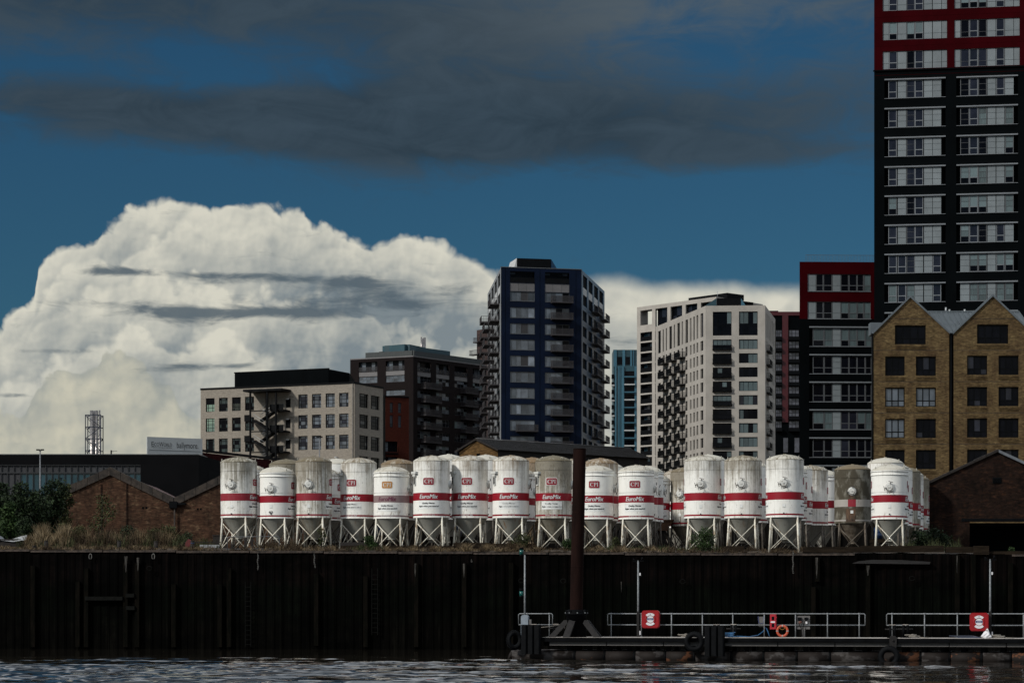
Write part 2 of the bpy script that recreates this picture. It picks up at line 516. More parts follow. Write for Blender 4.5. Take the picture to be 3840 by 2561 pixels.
def wall(root, fc, x0, x1, z0, z1, ops, m, rec=0.25, name='wall'):
    xs = sorted({x0, x1, *[o[0] for o in ops], *[o[1] for o in ops]})
    zs = sorted({z0, z1, *[o[2] for o in ops], *[o[3] for o in ops]})
    mb = MB()
    idx = {}
    def vid(i, j):
        if (i, j) not in idx:
            idx[(i, j)] = len(mb.v)
            mb.v.append((xs[i], 0.0, zs[j]))
        return idx[(i, j)]
    for i in range(len(xs) - 1):
        for j in range(len(zs) - 1):
            cx_, cz_ = (xs[i] + xs[i + 1]) / 2, (zs[j] + zs[j + 1]) / 2
            if cx_ < x0 or cx_ > x1 or cz_ < z0 or cz_ > z1 or any(o[0] < cx_ < o[1] and o[2] < cz_ < o[3] for o in ops):
                continue
            mb.f.append((vid(i, j), vid(i + 1, j), vid(i + 1, j + 1), vid(i, j + 1)))
            mb.sm.append(False)
    for a, b, c, d, *flag in ops:
        if flag:
            mb.add([(a, 0, c), (b, 0, c), (b, 0, d), (a, 0, d), (a, rec, c), (b, rec, c), (b, rec, d), (a, rec, d)], [(0, 4, 5, 1), (1, 5, 6, 2), (3, 7, 4, 0)])
            continue
        mb.add([(a, 0, c), (b, 0, c), (b, 0, d), (a, 0, d), (a, rec, c), (b, rec, c), (b, rec, d), (a, rec, d)],
               [(0, 4, 5, 1), (1, 5, 6, 2), (2, 6, 7, 3), (3, 7, 4, 0)])
    return fc.put(mb, name, m, root)
CACHE = {}
def cached(key, fn):
    if key not in CACHE:
        CACHE[key] = fn()
    return CACHE[key]
def window(root, fc, x0, x1, z0, z1, cols=(), rows=(), rec=0.16, ft=0.07, fm=None, pane=None, name='window', thin=None, fd=0.07):
    """frame with mullions (cols) and transoms (rows), one pane object in each light"""
    w, h = round(x1 - x0, 3), round(z1 - z0, 3)
    fm = fm or M['black_metal']
    thin = thin or ft * 0.7
    key = ('fr', w, h, tuple(cols), tuple(rows), ft, fm.name, fd)
    def mk():
        mb = MB()
        mb.box(0, w, 0, fd, 0, ft).box(0, w, 0, fd, h - ft, h).box(0, ft, 0.001, fd - 0.001, ft, h - ft).box(w - ft, w, 0.001, fd - 0.001, ft, h - ft)
        for c in cols:
            mb.box(c * w - thin / 2, c * w + thin / 2, 0.002, fd - 0.002, ft, h - ft)
        for r in rows:
            mb.box(ft, w - ft, 0.004, fd - 0.004, r * h - thin / 2, r * h + thin / 2)
        return mb.mesh('window_frame', fm)
    me = cached(key, mk)
    o = link(name, me, root, fc.w(x0, rec, z0), fc.th)
    cs, rs = [0.0, *cols, 1.0], [0.0, *rows, 1.0]
    for i in range(len(cs) - 1):
        for j in range(len(rs) - 1):
            pm = pane(i, j) if callable(pane) else (pane or M['glass_dark'])
            pw, ph = (cs[i + 1] - cs[i]) * w, (rs[j + 1] - rs[j]) * h
            me = cached(('pane', round(pw, 3), round(ph, 3), pm.name), lambda: MB().box(0, pw, 0, 0.012, 0, ph).mesh('pane', pm))
            q = link('pane', me, o)
            q.location = (cs[i] * w, fd * 0.55, rs[j] * h)
    return o
def panel(root, fc, x0, x1, z0, z1, m, cuts=(), rec=0.06, dep=0.05, name='panel'):
    """flat cladding panel with recessed joints"""
    w, h = round(x1 - x0, 3), round(z1 - z0, 3)
    def mk():
        pts = [(0, 0)]
        for c in cuts:
            pts += [(0, c * h - 0.02), (0.03, c * h - 0.02), (0.03, c * h + 0.02), (0, c * h + 0.02)]
        pts += [(0, h), (dep, h), (dep, 0)]
        mb = MB()
        n = len(pts)
        vs = [(0, y, z) for y, z in pts] + [(w, y, z) for y, z in pts]
        fs = [((i + 1) % n, i, n + i, n + (i + 1) % n) for i in range(n)]
        mb.add(vs, [tuple(reversed(f)) for f in fs] + [tuple(range(n)), tuple(n + i for i in reversed(range(n)))])
        return mb.mesh('panel', m)
    return link(name, cached(('pn', w, h, tuple(cuts), m.name, dep), mk), root, fc.w(x0, rec, z0), fc.th)
def balcony(root, fc, x0, x1, z, dep=1.6, rh=1.1, slab_m=None, rail_m=None, slab_t=0.18, bars=14, glass=None):
    w = round(x1 - x0, 2)
    slab_m, rail_m = slab_m or M['black_metal'], rail_m or M['black_metal']
    o = link('balcony', cached(('slab', w, dep, slab_m.name), lambda: MB().box(0, w, -dep, 0, -slab_t, 0).mesh('balcony_slab', slab_m)), root, fc.w(x0, 0, z), fc.th)
    def mk():
        mb = MB()
        for (a, b, c, d) in ((0, w, -dep, -dep + 0.05), (0, 0.05, -dep + 0.05, 0), (w - 0.05, w, -dep + 0.05, 0)):
            mb.box(a, b, c, d, rh - 0.06, rh)
            mb.box(a, b, c, d, 0.06, 0.12)
        nb = max(4, int(bars * w / 4))
        for i in range(nb):
            x = (i + 0.5) / nb * w
            mb.box(x - 0.028, x + 0.028, -dep + 0.01, -dep + 0.04, 0.12, rh - 0.06)
        for i in range(max(3, int(nb * dep / w))):
            y = -dep + 0.1 + i * dep / max(3, int(nb * dep / w))
            for x in (0.02, w - 0.04):
                mb.box(x, x + 0.02, y - 0.028, y + 0.028, 0.12, rh - 0.06)
        return mb.mesh('railing', rail_m)
    q = link('railing', cached(('rail', w, dep, rh, rail_m.name), mk), o)
    if glass:
        link('rail_panel', cached(('rpan', w, dep, rh, glass.name), lambda: MB().box(0.06, w - 0.06, -dep + 0.06, -dep + 0.075, 0.14, rh - 0.08).mesh('rail_panel', glass)), o)
    return o
def core(root, pts, z0, z1, m=None, name='core'):
    """solid body behind the facades; pts are (u, Y) plan points"""
    b = WORLD[root.name][0]
    pl = [((u - CX) * Y / F - b.x, Y - b.y) for u, Y in pts]
    ar = sum(pl[i][0] * pl[(i + 1) % len(pl)][1] - pl[(i + 1) % len(pl)][0] * pl[i][1] for i in range(len(pl)))
    if ar < 0:
        pl.reverse()
    return MB().plan(pl, z0 - b.z, z1 - b.z).build(name, m or M['black_clad'], root)
pick = lambda ws: (lambda *a: M[random.choices([w[0] for w in ws], [w[1] for w in ws])[0]])
DARKPICK = pick([('glass_dark', 6), ('glass_mid', 3), ('blind', 1)])

# ------------------------------------------------------------------ tall black and red tower at the right
def tall_tower():
    Yl, Yr, ur = 252.0, 249.2, 3960
    fc = Fac(3278, Yl, ur, Yr)
    root = thing('tower_block', fc.A, 'tall black apartment tower with dark red top storeys, rising out of the frame at right', 'tower')
    Wd = fc.W
    X = lambda c: fc.s(3240 + c / 2.24)
    zb = lambda k: zat(262.5, Yl) - 3.055 * (k - 2) - fc.A.z
    H = 1.86
    ztop = zb(-3) + 3.0
    zred = zb(2) - 0.10
    zlast = zb(12) - 1.0
    ops_r, ops_b = [], []
    for k in range(-3, 3):
        ops_r += [(X(158), X(697), zb(k), zb(k) + H), (X(760), X(1307), zb(k), zb(k) + H), (X(1370), Wd - 0.6, zb(k), zb(k) + H)]
    for k in range(3, 12):
        ops_b += [(X(172), X(685), zb(k), zb(k) + H), (X(776), X(1293), zb(k), zb(k) + H), (X(1385), Wd - 0.6, zb(k), zb(k) + H)]
    wall(root, fc, 0, Wd, zred, ztop, ops_r, M['red_clad'], 0.12, 'wall')
    wall(root, fc, 0, Wd, 0, zred, ops_b, M['black_clad'], 0.16, 'wall')
    side = Fac(3278 + 26, 285, 3278, Yl)
    wall(root, side, 0, side.W, zred, ztop, [], M['red_clad'], name='wall')
    wall(root, side, 0, side.W, 0, zred, [], M['black_clad'], name='wall')
    core(root, [(3279.5, Yl + 0.55), (3306, 285), (3990, 282), (3955, Yr + 0.55)], 6.0, 6.0 + ztop - 0.05)
    # fine joints of the red spandrels
    for k in range(-3, 4):
        zz = zb(k) + H + 0.55
        if zz < ztop:
            fc.put(MB().box(0.05, Wd, -0.012, 0.01, zz, zz + 0.03), 'cladding_rail', M['red_clad'], root)
    fc.put(MB().box(-0.1, Wd, -0.14, 0.0, zred - 0.12, zred + 0.02), 'cladding_rail', M['black_clad'], root)
    def unit(a, b, z0, kind, cuts):
        if kind == 'p':
            panel(root, fc, X(a), X(b), z0, z0 + H, M['silver_panel'], cuts, rec=0.10)
        else:
            pm = {'d': M['glass_mid'], 'D': M['glass_dark'], 'b': M['blind'], 'c': M['curtain']}[kind[0]]
            low = {'d': M['glass_mid'], 'D': M['glass_dark'], 'b': M['glass_dark'], 'c': M['curtain']}[kind[0]]
            rows = (0.36,) if kind.endswith('t') else ((0.34, 0.67) if len(cuts) > 1 else (0.31,))
            window(root, fc, X(a), X(b), z0, z0 + H, (), rows, rec=0.10, ft=0.07, fm=M['silver_trim'] if kind.endswith('t') else M['galv_dk'],
                   pane=lambda i, j: (low if j == 0 and kind[0] == 'b' else pm), thin=0.09 if kind.endswith('t') else 0.025)
    R1 = [(158, 208), (210, 280), (284, 355), (357, 427), (428, 498), (505, 572), (578, 650), (654, 697)]
    R2 = [(760, 808), (811, 884), (886, 957), (960, 1032), (1037, 1106), (1110, 1180), (1185, 1256), (1260, 1307)]
    B1 = [(205, 275), (284, 353), (357, 427), (428, 497), (505, 574), (578, 648)]
    B2 = [(809, 884), (886, 957), (960, 1032), (1038, 1106), (1112, 1180), (1185, 1257)]
    kr1 = [['p', 'dt', 'p', 'd', 'dt', 'p', 'p', 'p'], ['p', 'bt', 'p', 'b', 'bt', 'p', 'p', 'p'], ['p', 'dt', 'p', 'D', 'dt', 'p', 'p', 'p']]
    kr2 = [['p', 'b', 'bt', 'b', 'p', 'dt', 'p', 'p'], ['p', 'D', 'dt', 'D', 'p', 'dt', 'p', 'p'], ['p', 'd', 'dt', 'd', 'p', 'dt', 'p', 'p']]
    kb1 = {0: ['dt', 'p', 'd', 'dt', 'p', 'p'], 4: ['b', 'p', 'D', 'dt', 'p', 'p'], 6: ['dt', 'dt', 'd', 'p', 'p', 'dt'], 7: ['ct', 'dt', 'c', 'p', 'p', 'dt'],
           8: ['dt', 'p', 'd', 'dt', 'p', 'p']}
    kb2 = {0: ['D', 'dt', 'D', 'p', 'dt', 'p'], 1: ['D', 'dt', 'c', 'p', 'p', 'c'], 2: ['D', 'dt', 'D', 'p', 'p', 'b'], 3: ['b', 'bt', 'c', 'p', 'p', 'b'],
           4: ['b', 'bt', 'b', 'p', 'p', 'c'], 5: ['b', 'dt', 'D', 'p', 'dt', 'p'], 6: ['p', 'b', 'b', 'p', 'bt', 'b'], 7: ['p', 'c', 'c', 'p', 'c', 'c'],
           8: ['p', 'c', 'b', 'p', 'b', 'c']}
    for k in range(-3, 3):
        for cells, kinds in ((R1, kr1), (R2, kr2)):
            for (a, b), q in zip(cells, kinds[k % 3]):
                unit(a, b, zb(k), q, (0.32,))
        unit(1370, 1440, zb(k), 'D', (0.32,)); unit(1444, 1512, zb(k), 'p', (0.32,))
    for k in range(3, 12):
        for (a, b), q in zip(B1, kb1.get(k - 3, kb1[0])):
            unit(a, b, zb(k), q, (0.34, 0.67))
        for (a, b), q in zip(B2, kb2[k - 3]):
            unit(a, b, zb(k), q, (0.34, 0.67))
        unit(1400, 1470, zb(k), 'D', (0.34, 0.67)); unit(1474, 1540, zb(k), 'p', (0.34, 0.67))
        for a, b in ((172, 685), (776, 1293), (1385, 1560)):
            fc.put(MB().box(X(a), X(b), -0.10, 0.02, zb(k) + H + 0.03, zb(k) + H + 0.17), 'sun_shade', M['silver_trim'], root)
            fc.put(MB().box(X(a), X(b), -0.08, 0.02, zb(k) - 0.055, zb(k) - 0.01), 'sill', M['silver_trim'], root)
M['galv_dk'] = mat('galv_dk', (0.085, 0.092, 0.10), 0.5, var=0.2)
tall_tower()

# ------------------------------------------------------------------ lower red and black block beside it
def red_black_block():
    Y0 = 262.0
    fc = Fac(2998.4, Y0, 3330, Y0 + 0.4)
    root = thing('apartment_block', fc.A, 'black apartment block with two dark red top storeys and roof railing, left of tall tower', 'building')
    X = lambda c: fc.s(2880 + c / 1.782)
    Z = lambda c: fc.z(900 + c / 1.782, 3100)
    ztop, zred = Z(147), Z(528)
    rows = [(342, 228, 1), (526, 412, 1), (710, 590, 0), (893, 775, 0), (1080, 958, 0), (1265, 1143, 0), (1450, 1330, 0), (1640, 1515, 0)]
    ops = [(X(265 if r else 276), X(692) if not r else X(687), Z(a), Z(b)) for a, b, r in rows]
    wall(root, fc, 0, fc.W, zred, ztop, ops[:2], M['red_clad'], 0.12)
    wall(root, fc, 0, fc.W, 0, zred, ops[2:], M['black_clad'], 0.16)
    side = Fac(3004, 282, 2998.4, Y0)
    wall(root, side, 0, side.W, zred, ztop, [], M['red_clad'])
    wall(root, side, 0, side.W, 0, zred, [], M['black_clad'])
    core(root, [(2999.6, Y0 + 0.5), (3005, 281.5), (3330, 281.5), (3330, Y0 + 0.5)], 6, 6 + ztop - 0.05)
    U1 = [(265, 320, 'p'), (322, 370, 'w'), (372, 430, 'w'), (433, 485, 'p'), (487, 540, 'w'), (543, 595, 'w'), (597, 640, 'w'), (642, 687, 'w')]
    U2 = [(301, 374, 'w'), (377, 432, 'w'), (434, 486, 'p'), (488, 541, 'w'), (543, 595, 'w'), (597, 650, 'w'), (652, 692, 'w')]
    look = [['D', 'D', 'D', 'D', 'D', 'b'], ['D', 'D', 'b', 'b', 'b', 'b'], ['b', 'b', 'b', 'b', 'b', 'b'], ['D', 'D', 'D', 'D', 'D', 'D'],
            ['D', 'D', 'D', 'D', 'D', 'D'], ['b', 'b', 'c', 'c', 'b', 'b'], ['D', 'D', 'c', 'D', 'D', 'D'], ['D', 'D', 'D', 'D', 'D', 'D']]
    for (a, b, r), lk in zip(rows, look):
        n = 0
        for x0, x1, kd in (U1 if r else U2):
            if kd == 'p':
                panel(root, fc, X(x0), X(x1), Z(a), Z(b), M['silver_panel'], (0.33,) if r else (0.33, 0.66), rec=0.1)
            else:
                t = lk[n % 6]
                n += 1
                pm = {'D': M['glass_dark'], 'b': M['curtain'], 'c': M['glass_mid']}[t]
                window(root, fc, X(x0), X(x1), Z(a), Z(b), (), (0.34,), rec=0.1, ft=0.06, fm=M['galv_dk'],
                       pane=lambda i, j: (M['glass_dark'] if j == 0 and t == 'b' and n % 2 else pm), thin=0.07)
        if not r:
            fc.put(MB().box(X(276), X(700), -0.1, 0.02, Z(b) + 0.06, Z(b) + 0.2), 'sun_shade', M['silver_trim'], root)
        fc.put(MB().box(X(266 if r else 276), X(690), -0.07, 0.02, Z(a) - 0.06, Z(a) - 0.01), 'sill', M['silver_trim'], root)
    rl = MB()
    x0, x1 = X(258), fc.W
    zr = ztop
    rl.box(x0, x1, 0.5, 0.53, zr + 0.80, zr + 0.84).box(x0, x1, 0.5, 0.53, zr + 0.05, zr + 0.08)
    for i in range(56):
        x = x0 + (x1 - x0) * i / 55
        rl.box(x - 0.012, x + 0.012, 0.505, 0.525, zr, zr + 0.82)
    fc.put(rl, 'roof_railing', M['galv_dk'], root)
    fc.put(MB().box(X(300), fc.W, 2.5, 4.5, zr - 0.1, zr + 0.36), 'roof_plinth', M['grey_panel'], root)
red_black_block()

# ------------------------------------------------------------------ far red and black tower between white tower and block
def far_red_tower():
    Y0 = 633.0
    fc = Fac(2880, Y0, 3040, Y0)
    root = thing('red_tower', fc.A, 'distant black and red apartment tower glimpsed behind the white tower', 'tower')
    X = lambda c: fc.s(2880 + c / 1.782)
    Z = lambda c: fc.z(900 + c / 1.782, 2950)
    fc.put(MB().box(0, fc.W, 0, 14, 0, Z(480)), 'wall', M['black_clad'], root)
    fc.put(MB().box(X(-5), X(80), 4, 10, Z(480), Z(460)), 'plant_room', M['black_metal'], root)
    fc.put(MB().box(0, fc.W, -0.3, 0, Z(505), Z(480)), 'red_band', M['red_far'], root)
    fc.put(MB().box(X(95), X(134), -0.35, 0, Z(1218), Z(505)), 'red_band', M['red_far'], root)
    for i in range(9):
        z0, z1 = Z(648 + 76 * i), Z(600 + 76 * i)
        for a, b in ((50, 93), (137, 208)):
            window(root, fc, X(a), X(b), z0, z1, (0.33, 0.66), (0.5,), rec=-0.12, ft=0.12, fm=M['glass_dark'], pane=M['glass_mid2'], fd=0.1)
            fc.put(MB().box(X(a), X(b), -1.0, -0.02, z0 - 0.9, z0 - 0.1), 'balcony', M['black_metal'], root)
    for a in (100, 175):
        window(root, fc, X(a), X(a + 35), Z(1420), Z(1320), (), (), rec=-0.12, pane=M['glass_mid2'])
M['red_far'] = mat('red_far', (0.050, 0.0018, 0.0045), 0.5, var=0.15)
M['glass_mid2'] = glassmat('glass_mid2', (0.075, 0.080, 0.10))
far_red_tower()

# ------------------------------------------------------------------ gabled yellow brick building
def gable_house():
    Y0 = 234.0
    fc = Fac(3274.8, Y0, 3872, Y0)
    root = thing('brick_warehouse_flats', fc.A, 'yellow brick building with twin gables and black windows at right', 'building')
    X = lambda c: fc.s(3240 + c / 2.24)
    Z = lambda c: fc.z(1100 + c / 2.24, 3500)
    specs = [(78, 715, 388, 35, 332), (752, 1408, 1080, 25, 332)]
    wins = [[(260, 520, 428, 270)] + [(a, b, t + 160, t) for t in (531, 792, 1054, 1315) for a, b in ((178, 343), (436, 605))],
            [(950, 1213, 422, 263)] + [(a, b, t + 160, t) for t in (524, 787, 1050, 1312) for a, b in ((866, 1036), (1130, 1300))]]
    light = {(0, 3): 's', (0, 4): 's', (0, 5): 's'}
    for gi, (xl, xr, xp, yp, ye) in enumerate(specs):
        ops = [(X(a), X(b), Z(z0), Z(z1)) for a, b, z0, z1 in wins[gi]]
        ze = Z(ye)
        wall(root, fc, X(xl), X(xr), 0, ze, ops[1:] + [(ops[0][0], ops[0][1], ops[0][2], ze, 1)], M['yellow_brick'], 0.22)
        # gable triangle, split about its wide window
        a, b, c, d = ops[0]
        zt = Z(yp)
        xm = X(xp)
        def xedge(z, side):
            t = (z - ze) / (zt - ze)
            return X(xl) + (xm - X(xl)) * t if side < 0 else X(xr) + (xm - X(xr)) * t
        mb = MB()
        lo = ze
        def quad(z0, z1, l0, r0, l1, r1):
            mb.add([(l0, 0, z0), (r0, 0, z0), (r1, 0, z1), (l1, 0, z1)], [(0, 1, 2, 3)])
        zc = max(c, ze)
        if zc > ze:
            quad(ze, zc, xedge(ze, -1), xedge(ze, 1), xedge(zc, -1), xedge(zc, 1))
        quad(zc, d, xedge(zc, -1), a, xedge(d, -1), a)
        quad(zc, d, b, xedge(zc, 1), b, xedge(d, 1))
        quad(d, zt, xedge(d, -1), xedge(d, 1), xm - 0.001, xm + 0.001)
        mb.add([(a, 0, zc), (b, 0, zc), (b, 0, d), (a, 0, d), (a, .22, zc), (b, .22, zc), (b, .22, d), (a, .22, d)],
               [(1, 5, 6, 2), (2, 6, 7, 3), (3, 7, 4, 0)])
        fc.put(mb, 'gable', M['yellow_brick'], root)
        for wi, o in enumerate(ops):
            wide = wi == 0
            sky_ = light.get((gi, wi))
            pm = (lambda i, j: M['glass_sky']) if sky_ else pick([('glass_dark', 7), ('glass_mid', 1)])
            window(root, fc, o[0], o[1], o[2], o[3], (0.25, 0.49, 0.74) if wide else (0.35, 0.67), (0.32,), rec=0.14, ft=0.09, pane=pm, thin=0.08)
            # hit-and-miss brick panel under the window
            hm = MB()
            nx = int((o[1] - o[0]) / 0.17)
            for r in range(4):
                for i in range(nx):
                    x = o[0] + (i + 0.5 * (r % 2) + 0.25) * (o[1] - o[0]) / nx
                    z = o[2] - 0.16 - r * 0.10
                    hm.box(x - 0.055, x + 0.055, -0.055, 0.01, z - 0.035, z + 0.035)
            tag(fc.put(hm, 'projecting_bricks', M['yellow_brick'], root), kind='stuff')
            hd = MB()
            for i in range(nx * 2):
                x = o[0] + (i + 0.5) * (o[1] - o[0]) / nx / 2
                hd.box(x - 0.03, x + 0.03, -0.018, 0.01, o[3] + 0.02, o[3] + 0.22)
            tag(fc.put(hd, 'soldier_course', M['yellow_brick'], root), kind='stuff')
        # string joints
        for zz in (213, 479, 741, 1003, 1265):
            z = Z(zz)
            l, r = (xedge(z, -1), xedge(z, 1)) if z > ze else (X(xl), X(xr))
            fc.put(MB().box(l, r, -0.012, 0.01, z - 0.02, z + 0.02), 'string_course', M['coping'], root)
        # zinc roof planes of the gable, verge trim
        for s_, xe in ((-1, X(xl)), (1, X(xr))):
            ov = 0.06 * s_
            tr = MB()
            pts = [(xe + ov, ze - 0.12), (xe + ov, ze + 0.10), (xm, zt + 0.20), (xm, zt - 0.02)]
            if s_ > 0:
                pts.reverse()
            tr.prism(pts, -0.16, 0.12)
            fc.put(tr, 'verge', M['zinc'], root)
            rf = MB()
            rf.add([(xe, 0.12, ze + 0.05), (xm, 0.12, zt + 0.12), (xm, 2.2, zt + 0.12), (xe, 2.2, ze + 0.05)], [(0, 1, 2, 3) if s_ < 0 else (3, 2, 1, 0)])
            fc.put(rf, 'roof', M['zinc'], root)
    # recess with downpipe between the gables
    fc.put(MB().box(X(715), X(752), 0.35, 0.5, 0, Z(330)), 'recess', M['sooty_brick'], root)
    for z in range(1):
        fc.put(MB().cyl((X(733), 0.2, 0), (X(733), 0.2, Z(345)), 0.11, n=8).box(X(718), X(749), 0.05, 0.34, Z(350), Z(332)), 'downpipe', M['black_metal'], root)
    fc.put(MB().cyl((X(68), -0.05, 0), (X(68), -0.05, Z(340)), 0.07, n=8).box(X(60), X(76), -0.15, 0.1, Z(355), Z(338)), 'downpipe', M['black_metal'], root)
    # long zinc roof behind, with standing seams
    zb, zt2 = Z(335), Z(160)
    fc.put(MB().box(X(66), X(230), 0.9, 2.2, Z(340), Z(236)), 'roof_step', M['zinc'], root)
    x0, x1 = X(400), X(1440)
    dpt = 7.5
    kz = (Y0 + dpt) / Y0
    zt3 = (zt2 + fc.A.z - EYE) * kz + EYE - fc.A.z
    fc.put(MB().add([(x0, 0.5, zb), (x1, 0.5, zb), (x1, dpt, zt3), (x0, dpt, zt3)], [(0, 1, 2, 3)])
           .add([(x1, dpt, zt3), (x0, dpt, zt3), (x0, 15, zb), (x1, 15, zb)], [(0, 1, 2, 3)]), 'roof', M['zinc'], root)
    ns = 24
    for i in range(ns):
        x = x0 + (x1 - x0) * i / (ns - 1)
        s_ = MB()
        s_.add([(x - .03, 0.5, zb), (x + .03, 0.5, zb), (x + .03, dpt, zt3), (x - .03, dpt, zt3),
                (x - .03, 0.42, zb + .09), (x + .03, 0.42, zb + .09), (x + .03, dpt, zt3 + .09), (x - .03, dpt, zt3 + .09)],
               [(4, 5, 6, 7), (0, 1, 5, 4), (1, 2, 6, 5), (3, 0, 4, 7)])
        fc.put(s_, 'roof_seam', M['zinc'], root)
    fc.put(MB().box(x0, x1, dpt - 0.1, dpt + 0.1, zt3, zt3 + 0.14), 'ridge_cap', M['zinc'], root)
    for c in (805, 836, 558, 968):
        fc.put(MB().cyl((X(c), dpt, zt3 - 0.1), (X(c), dpt, zt3 + (0.5 if c == 805 else 0.3)), 0.10, n=8), 'roof_vent', M['galv'], root)
    sd = Fac(3279, 249, 3274.8, Y0)
    wall(root, sd, 0, sd.W, 0, Z(332), [], M['yellow_brick'])
    core(root, [(3276.5, Y0 + 0.6), (3280, 249), (3870, 249), (3870, Y0 + 0.6)], 6, 6 + Z(335) - 0.1)
gable_house()

# ------------------------------------------------------------------ white stone tower and its taller rear block
def white_tower():
    c0u, c0v, sc = 2280, 1080, 2.24
    U = lambda c: c0u + c / sc
    V = lambda c: c0v + c / sc
    Yc = 526.0
    fr = Fac(U(820), Yc, U(1320), 525.0)
    root = thing('white_tower', fr.A, 'white stone apartment tower with dark windows and black balconies', 'tower')
    zt = fr.z(V(150), U(820))
    lf = Fac(U(400), 565.0, U(820), Yc)
    rt = Fac(U(1320), 525.0, U(1405), 550.0)
    X = lambda c: fr.s(U(c))
    ph = 117 / sc * Yc / F
    z0 = fr.z(V(515), U(900))       # sill of first single row
    h = 82 / sc * Yc / F
    zr = lambda k: z0 - ph * k
    dbl = (fr.z(V(400), U(900)), fr.z(V(200), U(900)))
    nrow = 17
    ops = []
    for a, b in ((880, 1038), (1100, 1257)):
        ops.append((X(a), X(b), *dbl))
        ops += [(X(a), X(b), zr(k), zr(k) + h) for k in range(nrow)]
    wall(root, fr, 0, fr.W, 0, zt, ops, M['white_stone'], 0.3)
    for i, o in enumerate(ops):
        colA = i <= nrow
        if (o[3] - o[2]) > h * 1.5:
            window(root, fr, *o, cols=(0.25, 0.5, 0.75), rows=(0.42, 0.5), rec=0.22, ft=0.08, pane=lambda a, b: M['glass_dark'] if b < 2 or random.random() < 0.6 else M['curtain'])
        else:
            tone = random.choices([M['glass_dark'], M['glass_mid'], M['curtain']], [7, 2, 2])[0]
            window(root, fr, *o, cols=(0.25, 0.5, 0.75), rows=(), rec=0.22, ft=0.08, pane=lambda a, b: tone if random.random() < 0.8 else M['curtain'])
            if colA:
                balcony(root, fr, o[0] - 0.08, o[1] + 0.08, o[2] - 0.05, dep=0.55, rh=0.95, bars=8, glass=M['glass_dark'])
    # left face: fins, narrow windows, balcony columns
    XL = lambda c: lf.s(U(c))
    k2 = lambda k: zr(k)
    wide, slim = [(432, 11), (525, 11), (592, 11), (660, 11)], [(463, 5), (490, 5), (557, 5.5), (624, 5.5)]
    right = [(694, 6.5), (722, 7), (750, 7), (788, 12)]
    opl = [(XL(c - w), XL(c + w), *dbl) for c, w in wide + slim + right]
    low_w = [(432, 11), (694, 6.5), (722, 7), (750, 7), (788, 12)]
    low_b = [(470, 6), (492, 5), (525, 10), (540, 5), (557, 5), (592, 10), (610, 5), (624, 5), (655, 9)]
    for k in range(nrow):
        opl += [(XL(c - w), XL(c + w), zr(k), zr(k) + h) for c, w in low_w + [(468, 7), (490, 5), (523, 9), (557, 6), (590, 9), (624, 6), (658, 9)]]
    wall(root, lf, 0, lf.W, 0, zt, opl, M['white_stone'], 0.35)
    for o in opl:
        window(root, lf, *o, rec=0.28, ft=0.06, pane=random.choices([M['glass_dark'], M['glass_mid']], [8, 1])[0])
    for k in range(nrow):
        for a, b in ((467, 512), (538, 580), (606, 652)):
            balcony(root, lf, XL(a), XL(b), zr(k) - 0.1, dep=1.5, rh=1.25, bars=26, glass=M['glass_dark'])
    # right face
    XR = lambda c: rt.s(U(c))
    cr = [(1328, 1.8), (1337, 1.8), (1346, 1.8), (1356, 1.8), (1368, 2.2), (1380, 2.2), (1394, 2.5)]
    opr = [(XR(c - w), XR(c + w), *dbl) for c, w in cr]
    for k in range(nrow):
        opr += [(XR(c - w), XR(c + w), zr(k), zr(k) + h) for c, w in cr]
    wall(root, rt, 0, rt.W, 0, zt, opr, M['white_stone'], 0.3)
    for o in opr:
        window(root, rt, *o, rec=0.24, ft=0.06, pane=M['glass_dark'])
    for k in range(nrow):
        balcony(root, rt, XR(1330), XR(1350), zr(k) - 0.1, dep=0.9, rh=1.2, bars=16, glass=M['glass_dark'])
    core(root, [(U(822), Yc + 1.0), (U(1319), 526.2), (U(1402), 550), (2870, 575), (2530, 575), (U(404), 565)], 6, 6 + zt - 0.3)
    # plant room of slate-blue panels
    a = fr.w(X(915), 5, zt - 0.4); b = fr.w(X(1118), 5, zt - 0.4)
    hh = 62 / sc * (Yc + 5) / F + 1.05
    fr.put(MB().box(X(915), X(1118), 5, 9, zt - 0.4, zt - 0.4 + hh), 'plant_room', M['black_metal'], root)
    fr.put(MB().prism([(X(760), zt - 0.3), (X(912), zt - 0.3), (X(912), zt - 0.4 + hh)], 5, 9), 'roof_screen', M['teal_dark'], root)
    fr.put(MB().prism([(X(1121), zt - 0.3), (X(1180), zt - 0.3), (X(1121), zt - 0.4 + hh)], 5, 9), 'roof_screen', M['teal_clad'], root)
    # rear block
    Yl, Yr = 707.0, 683.0
    rb = Fac(U(243), Yl, U(910), Yr)
    root2 = thing('rear_white_tower', rb.A, 'taller white stone tower with stacked loggias behind the white tower', 'tower')
    XB = lambda c: rb.s(U(c))
    zt2 = rb.z(V(163), U(243))
    php = 87 / sc * Yl / F
    hb = 74 / sc * Yl / F
    zq = lambda k: rb.z(V(445), U(320)) - php * k
    topo = (rb.z(V(312), U(300)), rb.z(V(188), U(300)))
    op2 = [(XB(272), XB(370), zq(k), zq(k) + hb) for k in range(20)]
    op2 += [(XB(395), XB(402), zq(k) - 0.2, zq(k) + hb) for k in range(20)]
    tops = [(XB(398), XB(498)), (XB(525), XB(623)), (XB(652), XB(750)), (XB(780), XB(880))]
    op3 = [(a_, b_, topo[0] - 2.2, topo[1]) for a_, b_ in tops]
    wall(root2, rb, 0, rb.W, 0, zt2, op2 + op3 + [(XB(272), XB(370), *topo)], M['white_stone'], 0.6)
